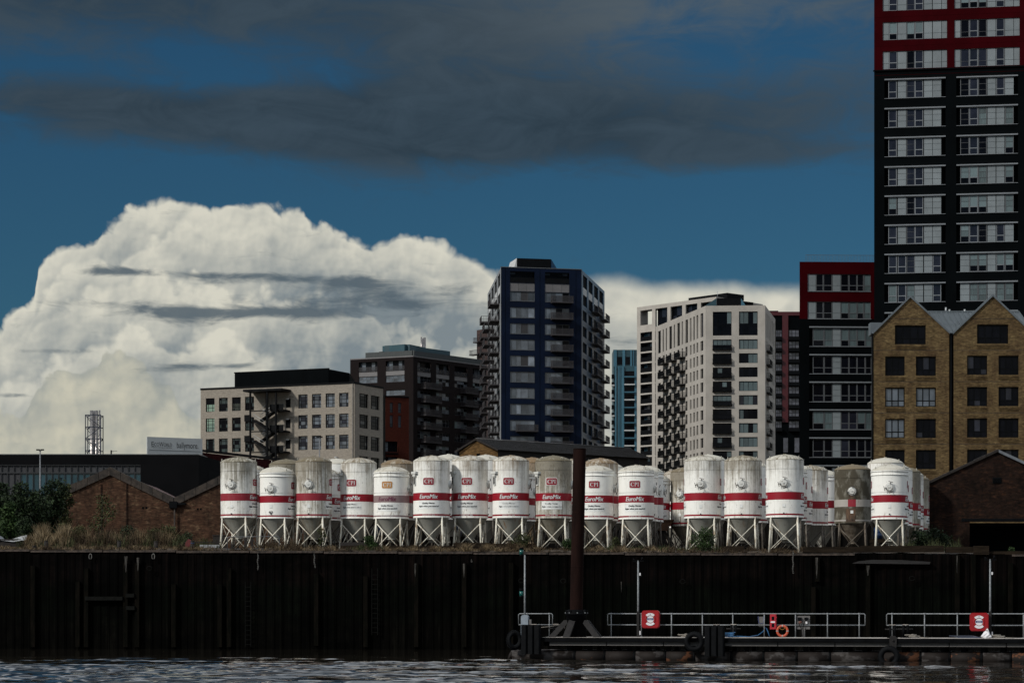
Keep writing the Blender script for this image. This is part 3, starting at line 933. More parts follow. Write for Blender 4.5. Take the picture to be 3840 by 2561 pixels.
    for k in range(20):
        o = op2[k]
        window(root2, rb, o[0], o[1], o[2], o[3], (0.33, 0.55, 0.75), (), rec=1.4, ft=0.1, pane=pick([('glass_dark', 7), ('glass_teal', 2), ('glass_mid2', 1)]))
        rb.put(MB().box(o[0] + 0.02, o[1] - 0.02, 0.05, 0.15, o[2] - 0.3, o[2] + hb * 0.52), 'loggia_rail', M['black_metal'], root2)
        for s_ in (0, 1):
            rb.put(MB().box(o[s_] - 0.01, o[s_] + 0.01, 0.3, 1.4, o[2], o[3]), 'loggia_cheek', M['black_clad'], root2)
        p = op2[20 + k]
        window(root2, rb, *p, rec=0.4, ft=0.08, pane=M['glass_dark'])
    for o in op3:
        window(root2, rb, *o, cols=(0.35, 0.7), rows=(0.3, 0.6), rec=1.0, ft=0.15, pane=pick([('glass_dark', 4), ('glass_mid', 3)]))
    # open corner frame (sky through it): return walls only
    bx = WORLD[root2.name][0]
    zlow = topo[0] - 0.6
    rb.put(MB().box(XB(272) - 0.0, XB(370), 0.2, 0.3, zlow, topo[0] - 0.02), 'parapet_rail', M['black_metal'], root2)
    rb.put(MB().box(0.02, XB(272) - 0.05, 0.61, 3.2, 0, zt2 - 0.02), 'wall', M['white_stone'], root2)
    rb.put(MB().box(0.02, rb.W - 0.1, 0.62, 3.2, topo[1] + 0.02, zt2 - 0.03), 'roof_beam', M['white_stone'], root2)
    rb.put(MB().box(0.4, rb.W - 0.4, 1.6, 16, 0, zlow), 'core', M['black_clad'], root2)
    rb.put(MB().box(XB(385), rb.W - 0.5, 1.6, 16, zlow, zt2 - 0.2), 'core', M['black_clad'], root2)
    rb.put(MB().box(XB(575), XB(900), 5, 12, zt2 - 0.1, zt2 + 1.6), 'plant_room', M['black_metal'], root2)
    rr = Fac(U(910), Yr, U(1300), 700)
    wall(root2, rr, 0, rr.W, 0, zt2, [(rr.s(U(1150)), rr.s(U(1262)), zt2 - 3.2, zt2 - 1.3)], M['white_stone'], 0.6)
    rr.put(MB().cyl((rr.s(U(990)), 3, zt2), (rr.s(U(990)), 3, zt2 + 2.2), 0.06, n=6), 'aerial', M['galv'], root2)
white_tower()

# ------------------------------------------------------------------ navy tower
def navy_tower():
    sc = 2.037
    U = lambda c: 1750 + c / sc
    V = lambda c: 930 + c / sc
    fr = Fac(U(262), 450.0, U(878), 453.4)
    root = thing('navy_tower', fr.A, 'dark navy clad apartment tower with balconies and slanting roof sides', 'tower')
    X = lambda c: fr.s(U(c))
    Z = lambda c, x=560: fr.z(V(c), U(x))
    zt = Z(147, 262)
    ph = 122.6 / sc * 452 / F
    h = 78 / sc * 452 / F
    zr = lambda k: Z(535) - ph * k
    nrow = 15
    lo_, hi_ = Z(270), Z(184)
    pan = (Z(335), Z(272))
    w1 = (Z(408), Z(338))
    ops = []
    for a, b in ((332, 520), (598, 785)):
        ops += [(X(a), X(b), lo_, hi_), (X(a), X(b), *pan), (X(a), X(b), *w1)] + [(X(a), X(b), zr(k), zr(k) + h) for k in range(nrow)]
    wall(root, fr, 0, fr.W, 0, zt, ops, M['navy'], 0.22)
    for ci, (a, b) in enumerate(((332, 520), (598, 785))):
        cols = ((0.25, 0.44, 0.73) if ci == 0 else (0.24, 0.45, 0.72))
        window(root, fr, X(a), X(b), lo_, hi_, (0.25, 0.5, 0.75), (0.75,), rec=0.8, ft=0.1, pane=lambda i, j: random.choice([M['glass_dark'], M['glass_dark'], M['glass_mid']]))
        fr.put(MB().box(X(a), X(b), 0.05, 0.12, lo_, lo_ + 1.0), 'loggia_rail', M['black_metal'], root)
        for q in range(3):
            xa, xb = X(a + (b - a) * q / 3), X(a + (b - a) * (q + 1) / 3)
            panel(root, fr, xa + 0.02, xb - 0.02, *pan, M['grey_panel'], (), rec=0.08)
        for k in range(-1, nrow):
            z0, z1 = w1 if k < 0 else (zr(k), zr(k) + h)
            pm = [M['glass_sky'], M['glass_mid3'], M['grey_dark'], M['glass_mid3']] if ci == 0 else [M['glass_sky'], M['glass_mid3'], M['glass_sky'], M['glass_dark']]
            if ci == 0 and k >= 7:
                pm = [M['glass_sky'], M['glass_mid3'], M['glass_sky'], M['glass_sky']]
            window(root, fr, X(a), X(b), z0, z1, cols, (), rec=0.12, ft=0.07, fm=M['galv_dk'],
                   pane=lambda i, j: pm[i] if random.random() < 0.72 else random.choice([M['glass_sky'], M['glass_mid3'], M['glass_dark'], M['glass_pale']]))
            fr.put(MB().box(X(a), X(b), -0.06, 0.02, z0 - 0.1, z0 - 0.02), 'sill', M['galv_dk'], root)
            if ci == 1 or k >= 7:
                s0 = 642 if ci == 1 else 374
                balcony(root, fr, X(s0), X(s0 + 162), z0 - 0.15, dep=1.4, rh=1.15, slab_m=M['brown_metal'], rail_m=M['brown_metal'], bars=22, glass=M['rail_glass'])
    for c in (295, 560, 835):
        fr.put(MB().box(X(c) - 0.03, X(c) + 0.03, -0.02, 0.01, 0, zt - 0.2), 'panel_joint', M['black_clad'], root)
    # side faces
    lf = Fac(1828.5, 488.0, U(262), 450.0)
    rt = Fac(U(878), 453.4, 2267, 484.0)
    zl0 = zr(0) + h + 0.6
    def sideface(fc, near, mtl, bal_m):
        n = 4
        w = fc.W
        ops_ = []
        for i in range(n):
            x0, x1 = w * (0.06 + 0.235 * i), w * (0.06 + 0.235 * i + 0.17)
            ops_.append((x0, x1, w1[0] - 0.2, hi_))
        for k in range(nrow):
            for i in range(n):
                x0, x1 = w * (0.05 + 0.235 * i), w * (0.05 + 0.235 * i + 0.16)
                ops_.append((x0, x1, zr(k), zr(k) + h))
        wall(root, fc, 0, w, 0, zt, ops_, mtl, 0.3)
        for j, o in enumerate(ops_):
            if j < n:
                window(root, fc, o[0], o[1], o[2], o[2] + (o[3] - o[2]) * 0.36, (0.5,), (), rec=0.2, pane=M['glass_dark'])
                panel(root, fc, o[0], o[1], o[2] + (o[3] - o[2]) * 0.36, o[2] + (o[3] - o[2]) * 0.6, M['pale_slab'], (), rec=0.06)
                window(root, fc, o[0], o[1], o[2] + (o[3] - o[2]) * 0.6, o[3], (), (), rec=0.3, pane=M['glass_dark'])
            else:
                window(root, fc, *o, cols=(0.5,), rec=0.2, pane=random.choice([M['glass_dark'], M['glass_mid']]))
        for k in range(-1, nrow):
            zz = (w1[0] if k < 0 else zr(k)) - 0.15
            for a, b, dp in bal_m:
                if k < 0 and dp > 1.9:
                    continue
                balcony(root, fc, w * a, w * b, zz, dep=dp, rh=1.15, slab_m=M['brown_metal'], rail_m=M['brown_metal'], bars=14, glass=M['rail_glass'])
    sideface(lf, 1, M['sunlit_side'], [(0.72, 0.9, 1.8), (0.36, 0.54, 2.0), (0.02, 0.16, 1.7)])
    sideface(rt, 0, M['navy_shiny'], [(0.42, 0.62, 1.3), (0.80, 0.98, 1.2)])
    core(root, [(U(265), 451.0), (U(875), 454.3), (2264, 484.3), (2262, 492), (1834, 492), (1832, 488)], 6, 6 + zt - 0.35)
    for i in range(1):
        zr0 = zt - 0.3
        hh = 72 / sc * 458 / F + 1.2
        fr.put(MB().box(X(440), X(700), 6, 12, zr0, zr0 + hh), 'plant_room', M['black_metal'], root)
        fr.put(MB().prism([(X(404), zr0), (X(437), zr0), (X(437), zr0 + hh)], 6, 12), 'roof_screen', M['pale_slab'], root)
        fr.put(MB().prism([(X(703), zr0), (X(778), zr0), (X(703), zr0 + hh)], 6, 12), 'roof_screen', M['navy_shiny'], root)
    fr.put(MB().box(-0.05, fr.W + 0.05, -0.06, 0.3, zt, zt + 0.12), 'parapet_cap', M['galv_dk'], root)
M['glass_mid3'] = glassmat('glass_mid3', (0.085, 0.098, 0.115), rnd=0.5)
M['glass_pale'] = glassmat('glass_pale', (0.20, 0.23, 0.27), rnd=0.3)
M['grey_dark'] = mat('grey_dark', (0.026, 0.025, 0.027), 0.6, var=0.15)
M['brown_metal'] = mat('brown_metal', (0.026, 0.022, 0.024), 0.7, var=0.2)
M['rail_glass'] = mat('rail_glass', (0.030, 0.028, 0.032), 0.4, var=0.4, scale=1.5, rnd=0.4)
def see_through(m, f_):
    k = G(m.node_tree)
    tr = k.n('ShaderNodeBsdfTransparent')
    mx = k.n('ShaderNodeMixShader')
    mx.inputs[0].default_value = f_
    k.put(mx.inputs[1], m.node_tree.nodes['Principled BSDF'].outputs[0])
    k.put(mx.inputs[2], tr.outputs[0])
    k.put(m.node_tree.nodes['Material Output'].inputs[0], mx.outputs[0])
see_through(M['rail_glass'], 0.62)
M['sunlit_side'] = mat('sunlit_side', (0.20, 0.21, 0.22), 0.5, var=0.2)  # sunlight on the left face put into a pale base colour
navy_tower()

def brown_sliver():
    fc = Fac(1788, 610, 1840, 605)
    root = thing('brown_tower', fc.A, 'sliver of a brown clad tower behind the navy tower', 'tower')
    zt = fc.z(1238, 1790)
    fc.put(MB().box(0, fc.W, 0, 9, 0, zt), 'wall', M['red_brick2'], root)
    for k in range(12):
        z = zt - 3.0 - k * 3.05
        window(root, fc, 0.3, 1.5, z, z + 1.8, (), (), rec=-0.02, pane=M['glass_mid'])
        balcony(root, fc, -1.6 if k % 3 == 1 else 0.1, 2.4, z - 0.2, dep=1.3, rail_m=M['brown_metal'], slab_m=M['brown_metal'])
M['red_brick2'] = mat('red_brick2', (0.035, 0.016, 0.013), 0.7, var=0.2)
brown_sliver()

# ------------------------------------------------------------------ far light-blue tower
def blue_tower():
    U = lambda c: 2280 + c / 2.24
    V = lambda c: 1080 + c / 2.24
    fc = Fac(U(48), 945.0, U(260), 945.0)
    root = thing('light_blue_tower', fc.A, 'far light blue glass tower with dark balconies', 'tower')
    X = lambda c: fc.s(U(c))
    Z = lambda c: fc.z(V(c), 2350)
    fc.put(MB().box(0, fc.W, 3, 18, 0, Z(512)), 'wall', M['teal_dark'], root)
    fc.put(MB().box(X(60), X(260), 0, 3, 0, Z(655)), 'wall', M['teal_dark'], root)
    for a, b in ((50, 76), (124, 146), (190, 205), (214, 222)):
        fc.put(MB().box(X(a), X(b), 2.6, 3, Z(655), Z(512)), 'fin', M['teal_clad'], root)
    for a, b in ((76, 122), (148, 188)):
        window(root, fc, X(a), X(b), Z(635), Z(572), (0.5,), (), rec=2.7, pane=M['glass_dark'])
    for a, b in ((58, 70), (84, 91), (96, 104), (112, 134), (222, 240)):
        fc.put(MB().box(X(a), X(b), -0.6, 0, 0, Z(660)), 'fin', M['teal_clad'], root)
    for a, b in ((71, 82), (105, 111)):
        fc.put(MB().box(X(a), X(b), -0.2, 0, 0, Z(690)), 'glazing_strip', M['curtain'], root)
    for k in range(18):
        y = 745 + 64.2 * k
        fc.put(MB().box(X(136), X(224), -1.6, -0.02, Z(y + 8), Z(y - 2)), 'balcony_slab', M['pale_slab'] if k % 2 or k > 8 else M['teal_clad'], root)
        window(root, fc, X(140), X(222), Z(y - 4), Z(y - 46), (0.3, 0.6), (), rec=-0.25, pane=M['glass_dark'], fd=0.2)
        fc.put(MB().box(X(32), X(56), 1.0, 4, Z(y + 10), Z(y)), 'balcony_slab', M['pale_slab'] if k % 2 else M['black_metal'], root)
        fc.put(MB().box(X(32), X(54), 1.2, 3, Z(y - 2), Z(y - 22)), 'balcony_rail', M['black_metal'], root)
blue_tower()

# ------------------------------------------------------------------ dark brick block with balconies, roof terrace
def dark_block():
    sc = 600 / 1711
    U = lambda c: 1250 + c * sc
    V = lambda c: 1200 + c * sc
    lf = Fac(U(180), 547.0, U(855), 540.0)
    rt = Fac(U(855), 540.0, U(1640), 561.5)
    root = thing('dark_brick_block', lf.A, 'dark brick apartment block with roof terrace and balconies, left of navy tower', 'building')
    zt = rt.z(V(392), U(855))
    XL = lambda c: lf.s(U(c))
    ZL = lambda c, x: lf.z(V(c), U(x))
    XR = lambda c: rt.s(U(c))
    opl = [(XL(a), XL(b), ZL(555, 370), ZL(448, 370)) for a, b in ((272, 470), (560, 760))]
    opl2 = [(XL(a), XL(b), ZL(675, 370), ZL(605, 370)) for a, b in ((272, 470), (560, 760))] + [(XL(560), XL(765), ZL(805, 660), ZL(748, 660))]
    oplp = [(XL(a), XL(b), ZL(604, 370), ZL(556, 370)) for a, b in ((272, 470), (560, 760))]
    wall(root, lf, 0, lf.W, 0, zt, opl + opl2 + oplp, M['dark_brick'], 0.3)
    for o in opl:
        window(root, lf, *o, cols=(0.3, 0.6, 0.8), rows=(), rec=0.8, pane=lambda i, j: random.choice([M['glass_sky'], M['glass_dark'], M['glass_mid3']]))
        lf.put(MB().box(o[0], o[1], 0.05, 0.1, o[2], o[2] + 1.1), 'loggia_rail', M['rail_glass'], root)
    for o in oplp:
        panel(root, lf, *o, M['grey_panel'], (), rec=0.08)
    for o in opl2:
        window(root, lf, *o, cols=(0.2, 0.4, 0.6, 0.8), rows=(0.5,), rec=0.15, ft=0.06, fm=M['galv_dk'], pane=pick([('glass_sky', 6), ('glass_mid3', 3)]))
    cols = [(900, 1045), (1100, 1243), (1297, 1435), (1492, 1600)]
    ops, wn = [], []
    pz = 143 * sc * 545 / F
    ztp = rt.z(V(440), U(900))
    for ci, (a, b) in enumerate(cols):
        ops += [(XR(a), XR(b), ztp - 2.3, ztp), (XR(a), XR(b), ztp - 3.3, ztp - 2.32), (XR(a), XR(b), ztp - 4.9, ztp - 3.32)]
        for k in range(1, 9):
            z1 = rt.z(V(750), U(900)) - pz * (k - 1)
            ops.append((XR(a), XR(b), z1 - 1.65, z1))
    wall(root, rt, 0, rt.W, 0, zt, ops, M['dark_brick'], 0.3)
    for i, o in enumerate(ops):
        r = i % 11
        if r == 1:
            panel(root, rt, *o, M['grey_panel'], (), rec=0.08)
        elif r == 0:
            window(root, rt, *o, cols=(0.4, 0.75), rec=0.8, pane=pick([('glass_dark', 5), ('glass_mid3', 2)]))
            rt.put(MB().box(o[0], o[1], 0.05, 0.1, o[2], o[2] + 1.05), 'loggia_rail', M['rail_glass'], root)
        else:
            window(root, rt, *o, cols=(0.25, 0.5, 0.75), rows=(0.55,), rec=0.18, ft=0.05, fm=M['galv_dk'], pane=pick([('glass_dark', 5), ('glass_mid3', 4), ('curtain', 2)]))
    for k in range(0, 9):
        zz = rt.z(V(735), U(1000)) - pz * k
        for a, b in ((935, 1110), (1360, 1500)):
            balcony(root, rt, XR(a), XR(b), zz, dep=1.5, rh=1.3, slab_m=M['brown_metal'], rail_m=M['brown_metal'], bars=24, glass=M['rail_glass'])
    core(root, [(U(185), 548.5), (U(856), 541.5), (U(1638), 563), (1790, 585), (1360, 585)], 6, 6 + zt - 0.2)
    # terrace parapet and set-back top storey
    lf.put(MB().box(0, lf.W, -0.05, 0.35, zt, zt + 0.25), 'parapet_cap', M['grey_panel'], root)
    rt.put(MB().box(0, rt.W, -0.05, 0.35, zt, zt + 0.25), 'parapet_cap', M['grey_panel'], root)
    lf.put(MB().box(XL(330), lf.W - 0.1, 0.6, 0.66, zt + 0.25, zt + 1.5), 'terrace_rail', M['rail_glass2'], root)
    rt.put(MB().box(0.3, rt.W - 0.2, 0.6, 0.66, zt + 0.25, zt + 1.5), 'terrace_rail', M['rail_glass2'], root)
    z2 = rt.z(V(272), U(780)) * 1.0
    hh = 112 * sc * 545 / F + 0.7
    lf.put(MB().box(XL(503), XL(770), 2.0, 10, zt, zt + hh), 'penthouse', M['teal_dark'], root)
    rt.put(MB().box(0.5, XR(1030), 3.0, 9.5, zt, zt + hh - 0.02), 'penthouse', M['teal_dark'], root)
    rt.put(MB().box(XR(1030), XR(1365), 3.2, 9.5, zt, zt + hh * 0.94), 'penthouse', M['teal_dark'], root)
    lf.put(MB().prism([(XL(335), zt), (XL(430), zt), (XL(430), zt + 0.9), (XL(335), zt + 0.7)], 1.2, 4), 'planter_screen', M['dark_timber'], root)
    lf.put(MB().box(XL(455), XL(500), 1.5, 4, zt, zt + 1.7), 'planter_screen', M['dark_timber'], root)
    for c in (1160, 1178, 1188, 1198):
        rt.put(MB().cyl((XR(c), 6, zt), (XR(c), 6, zt + hh + (124 if c != 1178 else 110) * sc * 550 / F), 0.2, n=10), 'flue', M['steel_flue'], root)
M['rail_glass2'] = mat('rail_glass2', (0.030, 0.037, 0.038), 0.4, var=0.4, scale=2.0, stretch=(6, 1, 0.2))
dark_block()

# ------------------------------------------------------------------ small red brick building
def red_house():
    sc = 600 / 1711
    U = lambda c: 1250 + c * sc
    V = lambda c: 1200 + c * sc
    fc = Fac(U(505), 485.0, U(808), 488.0)
    root = thing('red_brick_flats', fc.A, 'small red brick block with tall narrow windows beside the dark brick block', 'building')
    X = lambda c: fc.s(U(c))
    Z = lambda c: fc.z(V(c), U(700))
    ops = [(X(a), X(b), Z(995), Z(885)) for a, b in ((525, 560), (605, 640), (693, 728))] + [(X(a), X(b), Z(1150), Z(1020)) for a, b in ((525, 560), (605, 640), (693, 728))]
    ops += [(X(515), X(690), Z(1410), Z(1300)), (X(515), X(690), Z(1560), Z(1465))]
    wall(root, fc, 0, fc.W, 0, Z(828), ops, M['red_brick'], 0.3)
    for i, o in enumerate(ops):
        if i < 6:
            window(root, fc, *o, cols=(), rows=(0.3,), rec=0.2, pane=pick([('glass_sky', 5), ('glass_mid3', 2)]))
        else:
            window(root, fc, *o, cols=(0.25, 0.5, 0.75), rec=0.8, pane=pick([('glass_sky', 3), ('glass_dark', 3)]))
            balcony(root, fc, o[0], o[1], o[2] - 0.3, dep=0.3, rh=1.2)
    fc.put(MB().box(0, fc.W, -0.1, 0.3, Z(828), Z(815)), 'parapet_cap', M['black_metal'], root)
    sd = Fac(U(808), 488.0, U(812), 500)
    wall(root, sd, 0, sd.W, 0, Z(828), [], M['red_brick'])
    core(root, [(U(508), 486.5), (U(807), 489.5), (1535, 500), (1430, 500)], 6, 6 + Z(835))
red_house()

# ------------------------------------------------------------------ beige brick office with fire escape
def beige_office():
    sc = 800 / 2091
    U = lambda c: 700 + c * sc
    V = lambda c: 1250 + c * sc
    lf = Fac(U(137), 411.8, U(1645), 400.0)
    rt = Fac(U(1645), 400.0, U(1925), 409.4)
    root = thing('brick_office', lf.A, 'beige brick office building with grid windows and black fire escape', 'building')
    zt = rt.z(V(492), U(1645))
    XL = lambda c: lf.s(U(c))
    XR = lambda c: rt.s(U(c))
    zz = lambda c: rt.z(V(c), U(1645))
    rows = [(715, 578), (917, 782), (1127, 988), (1335, 1192)]
    lc = [(188, 273), (316, 402), (444, 530), (572, 660), (1094, 1185), (1228, 1318), (1362, 1452), (1494, 1586)]
    rc = [(1693, 1780), (1806, 1890)]
    opl = [(XL(a), XL(b), zz(z0), zz(z1)) for z0, z1 in rows[:3] for a, b in lc]
    doors = [(XL(970), XL(1018), zz(c + 90), zz(c)) for c in (612, 816, 1020)]
    wall(root, lf, 0, lf.W, 0, zt, opl + doors, M['beige_brick'], 0.3)
    opr = [(XR(a), XR(b), rt.z(V(z0 + 8), U(1700)), rt.z(V(z1 + 8), U(1700))) for z0, z1 in rows for a, b in rc]
    wall(root, rt, 0, rt.W, 0, zt, opr, M['beige_brick'], 0.3)
    clear = {0: 1, 2: 1, 8: 1}
    for i, o in enumerate(opl):
        c = i % 8
        if i in clear:
            pm = lambda a, b: M['glass_clear'] if b < 2 else M['glass_dark']
            if i == 8:
                pm = lambda a, b: M['glass_clear']
        elif c >= 4:
            pm = pick([('glass_sky', 5), ('glass_mid3', 4), ('glass_mid', 2)]) if c > 4 else pick([('glass_mid3', 3), ('glass_mid', 5)])
        else:
            pm = pick([('glass_dark', 6), ('glass_teal2', 4)])
        window(root, lf, *o, cols=(0.22, 0.72), rows=(0.28, 0.55, 0.82), rec=0.2, ft=0.09, pane=pm, thin=0.07)
    for o in opr:
        window(root, rt, *o, cols=(0.22, 0.72), rows=(0.28, 0.55, 0.82), rec=0.2, ft=0.09, pane=pick([('glass_dark', 8), ('glass_mid', 2)]), thin=0.07)
    for d in doors:
        lf.put(MB().box(d[0], d[1], 0.1, 0.18, d[2], d[3]), 'door', M['black_metal'], root)
    for c in (598, 802, 1006):
        lf.put(MB().box(XL(1005), XL(1050), -0.03, 0.01, zz(c), zz(c) + 0.06), 'string_course', M['coping'], root)
    # shallow recessed brick panels behind the stair
    for z0, z1 in ((770, 600), (970, 805), (1180, 1010)):
        lf.put(MB().box(XL(835), XL(838), -0.03, 0.01, zz(z0), zz(z1)), 'string_course', M['coping'], root)
    lf.put(MB().box(-0.05, lf.W, -0.08, 0.4, zt, zt + 0.3), 'parapet_cap', M['black_metal'], root)
    rt.put(MB().box(-0.0, rt.W + 0.05, -0.08, 0.4, zt + 0.002, zt + 0.302), 'parapet_cap', M['black_metal'], root)
    lf.put(MB().cyl((XL(1647) - 0.35, -0.12, 0), (XL(1647) - 0.35, -0.12, zt), 0.09, n=8), 'downpipe', M['beige_pipe'], root)
    for xx, q in ((765, 720), (765, 920), (765, 1125), (992, 618), (992, 818), (992, 1022), (1468, 1210)):
        lf.put(MB().lathe([(0.0, -0.12), (0.26, -0.08), (0.28, 0.08), (0.0, 0.12)], 12), 'wall_lamp', M['pale_slab'], root, XL(xx), -0.15, zz(q))
    # rear wall and floors: open at the line of the see-through windows so that daylight shows
    core(root, [(U(330), 411.8), (U(1640), 401.8), (U(1920), 410.5), (1445, 425), (870, 430)], 6, 6 + zt - 0.2)
    lf.put(MB().box(0.3, XL(325), 0.5, 14, zz(1145), zz(1130)), 'floor_slab', M['black_clad'], root)
    for z0 in (940, 735):
        lf.put(MB().box(0.3, XL(325), 0.5, 14, zz(z0), zz(z0 - 25)), 'floor_slab', M['black_clad'], root)
    lf.put(MB().box(0.3, XL(325), 0.3, 14, zz(560), zt - 0.1), 'roof_slab', M['black_clad'], root)
    lf.put(MB().box(0.3, XL(325), 0.5, 14, 0, zz(1146)), 'core', M['black_clad'], root)
    # black plant floor on the roof
    pl = Fac(U(470), 411.5, U(1390), 404.3, z0=6 + zt)
    hh = pl.z(V(350), U(1390))
    pb = MB()
    b0 = WORLD[root.name][0]
    core(root, [(U(470), 411.5), (U(1390), 404.3), (U(1595), 411.0), (1330, 425), (900, 428)], 6 + zt - 0.1, 6 + zt + hh, M['black_clad'], 'plant_floor')
    pl.put(MB().box(-0.1, pl.W + 0.1, -0.08, 0.2, hh, hh + 0.18), 'parapet_cap', M['black_metal'], root)
    # fire escape: canopy, posts, flights, landings
    y0, y1 = -3.0, -0.15
    L = lambda c: XL(c)
    es = link('fire_escape', None, root, lf.w(L(710), 0, 0), lf.th)
    x00 = L(710)
    def ep(mb, name, m=M['black_metal']):
        return link(name, mb.mesh(name, m), es)
    ep(MB().box(L(650) - x00, L(1022) - x00, y0 - 0.4, 0.3, zz(548), zz(527)), 'canopy')
    for c, y in ((710, y0), (875, y0), (955, y0 + 0.2), (790, y1 - 0.1)):
        ep(MB().box(L(c) - x00 - 0.13, L(c) - x00 + 0.13, y - 0.13, y + 0.13, 0, zz(548)), 'post')
    def flight(xa, za, xb, zb_, y):
        mb = MB()
        mb.add([(xa - x00, y, za), (xb - x00, y, zb_), (xb - x00, y, zb_ + 0.32), (xa - x00, y, za + 0.32),
                (xa - x00, y + 1.1, za), (xb - x00, y + 1.1, zb_), (xb - x00, y + 1.1, zb_ + 0.32), (xa - x00, y + 1.1, za + 0.32)],
               [(0, 1, 2, 3), (7, 6, 5, 4), (3, 2, 6, 7), (0, 4, 5, 1), (0, 3, 7, 4), (1, 5, 6, 2)])
        ep(mb, 'stair_flight')
        ep(MB().cyl((xa - x00, y, za + 1.2), (xb - x00, y, zb_ + 1.2), 0.045, n=6).cyl((xa - x00, y, za + 0.75), (xb - x00, y, zb_ + 0.75), 0.03, n=6), 'handrail', M['galv'])
    for k, base in enumerate((940, 1145)):
        flight(L(735), zz(base - 100), L(870), zz(base - 8), y0 + 0.1)
        flight(L(760), zz(base - 100), L(900), zz(base - 195), y0 + 1.5)
    flight(L(735), zz(1250), L(870), zz(1340), y0 + 0.1)
    flight(L(760), zz(1255), L(900), zz(1165), y0 + 1.5)
    for c in (740, 945, 1150):
        ep(MB().box(L(885) - x00, L(1018) - x00, y0 + 0.6, y1, zz(c) - 0.1, zz(c) + 0.15).box(L(885) - x00, L(1018) - x00, y0 + 0.5, y0 + 0.56, zz(c) + 0.15, zz(c - 62)), 'landing')
        ep(MB().box(L(710) - x00, L(880) - x00, y0 - 0.08, y0 + 0.08, zz(c + 5), zz(c - 5)), 'beam')
    for c in (840, 1045):
        ep(MB().box(L(660) - x00, L(718) - x00, y0 - 0.3, y0 + 0.1, zz(c), zz(c - 62)).box(L(660) - x00, L(740) - x00, y0 + 0.1, y1, zz(c) - 0.1, zz(c)), 'landing')
    for a, b, c, d in ((790, 600, 870, 550), (720, 740, 790, 660), (720, 940, 860, 800)):
        ep(MB().cyl((L(a) - x00, y1 - 0.3, zz(b)), (L(c) - x00, y1 - 0.3, zz(d)), 0.03, n=6), 'tie_rod', M['galv'])
M['glass_clear'] = bpy.data.materials.new('glass_clear')
M['glass_clear'].use_nodes = True
_k = G(M['glass_clear'].node_tree)
_tr = _k.n('ShaderNodeBsdfTransparent'); _tr.inputs[0].default_value = (0.60, 0.72, 0.66, 1)
_gl = _k.n('ShaderNodeBsdfGlossy'); _gl.inputs['Roughness'].default_value = 0.05
_mx = _k.n('ShaderNodeMixShader'); _mx.inputs[0].default_value = 0.08
_k.put(_mx.inputs[1], _tr.outputs[0]); _k.put(_mx.inputs[2], _gl.outputs[0])
_k.put(M['glass_clear'].node_tree.nodes['Material Output'].inputs[0], _mx.outputs[0])
M['glass_teal2'] = glassmat('glass_teal2', (0.032, 0.050, 0.052))
M['beige_pipe'] = mat('beige_pipe', (0.15, 0.135, 0.115), 0.6)
beige_office()

# ------------------------------------------------------------------ setting: river, quay ground
QYL, QYR = 153.0, 146.5                       # quay wall line: depth at the two edges of the view
def qY(x):                                    # depth of the quay face at lateral position x
    xl, xr = (0 - CX) * QYL / F, (3840 - CX) * QYR / F
    return QYL + (QYR - QYL) * (x - xl) / (xr - xl)
def gz(x, y=None):                            # quay ground level
    z = 6.26 - 0.007 * x
    if y is not None:
        z -= 0.20 * max(0.0, 1 - (y - qY(x)) / 1.6)
    return z
def watermat():
    m = bpy.data.materials.new('river_water')
    m.use_nodes = True
    k = G(m.node_tree)
    b = m.node_tree.nodes['Principled BSDF']
    b.inputs['Base Color'].default_value = (0.010, 0.0085, 0.0065, 1)
    b.inputs['Roughness'].default_value = 0.04
    b.inputs['IOR'].default_value = 1.33
    t = k.n('ShaderNodeTexCoord')
    bp = k.n('ShaderNodeBump')
    bp.inputs['Strength'].default_value = 0.12
    bp.inputs['Distance'].default_value = 0.03
    k.put(bp.inputs['Height'], k.noise(k.vmul(t.outputs['Object'], (2.2, 3.2, 1)), 1.0, 3.0, 0.6))
    k.put(b.inputs['Normal'], bp.outputs[0])
    return m
M['water'] = watermat()
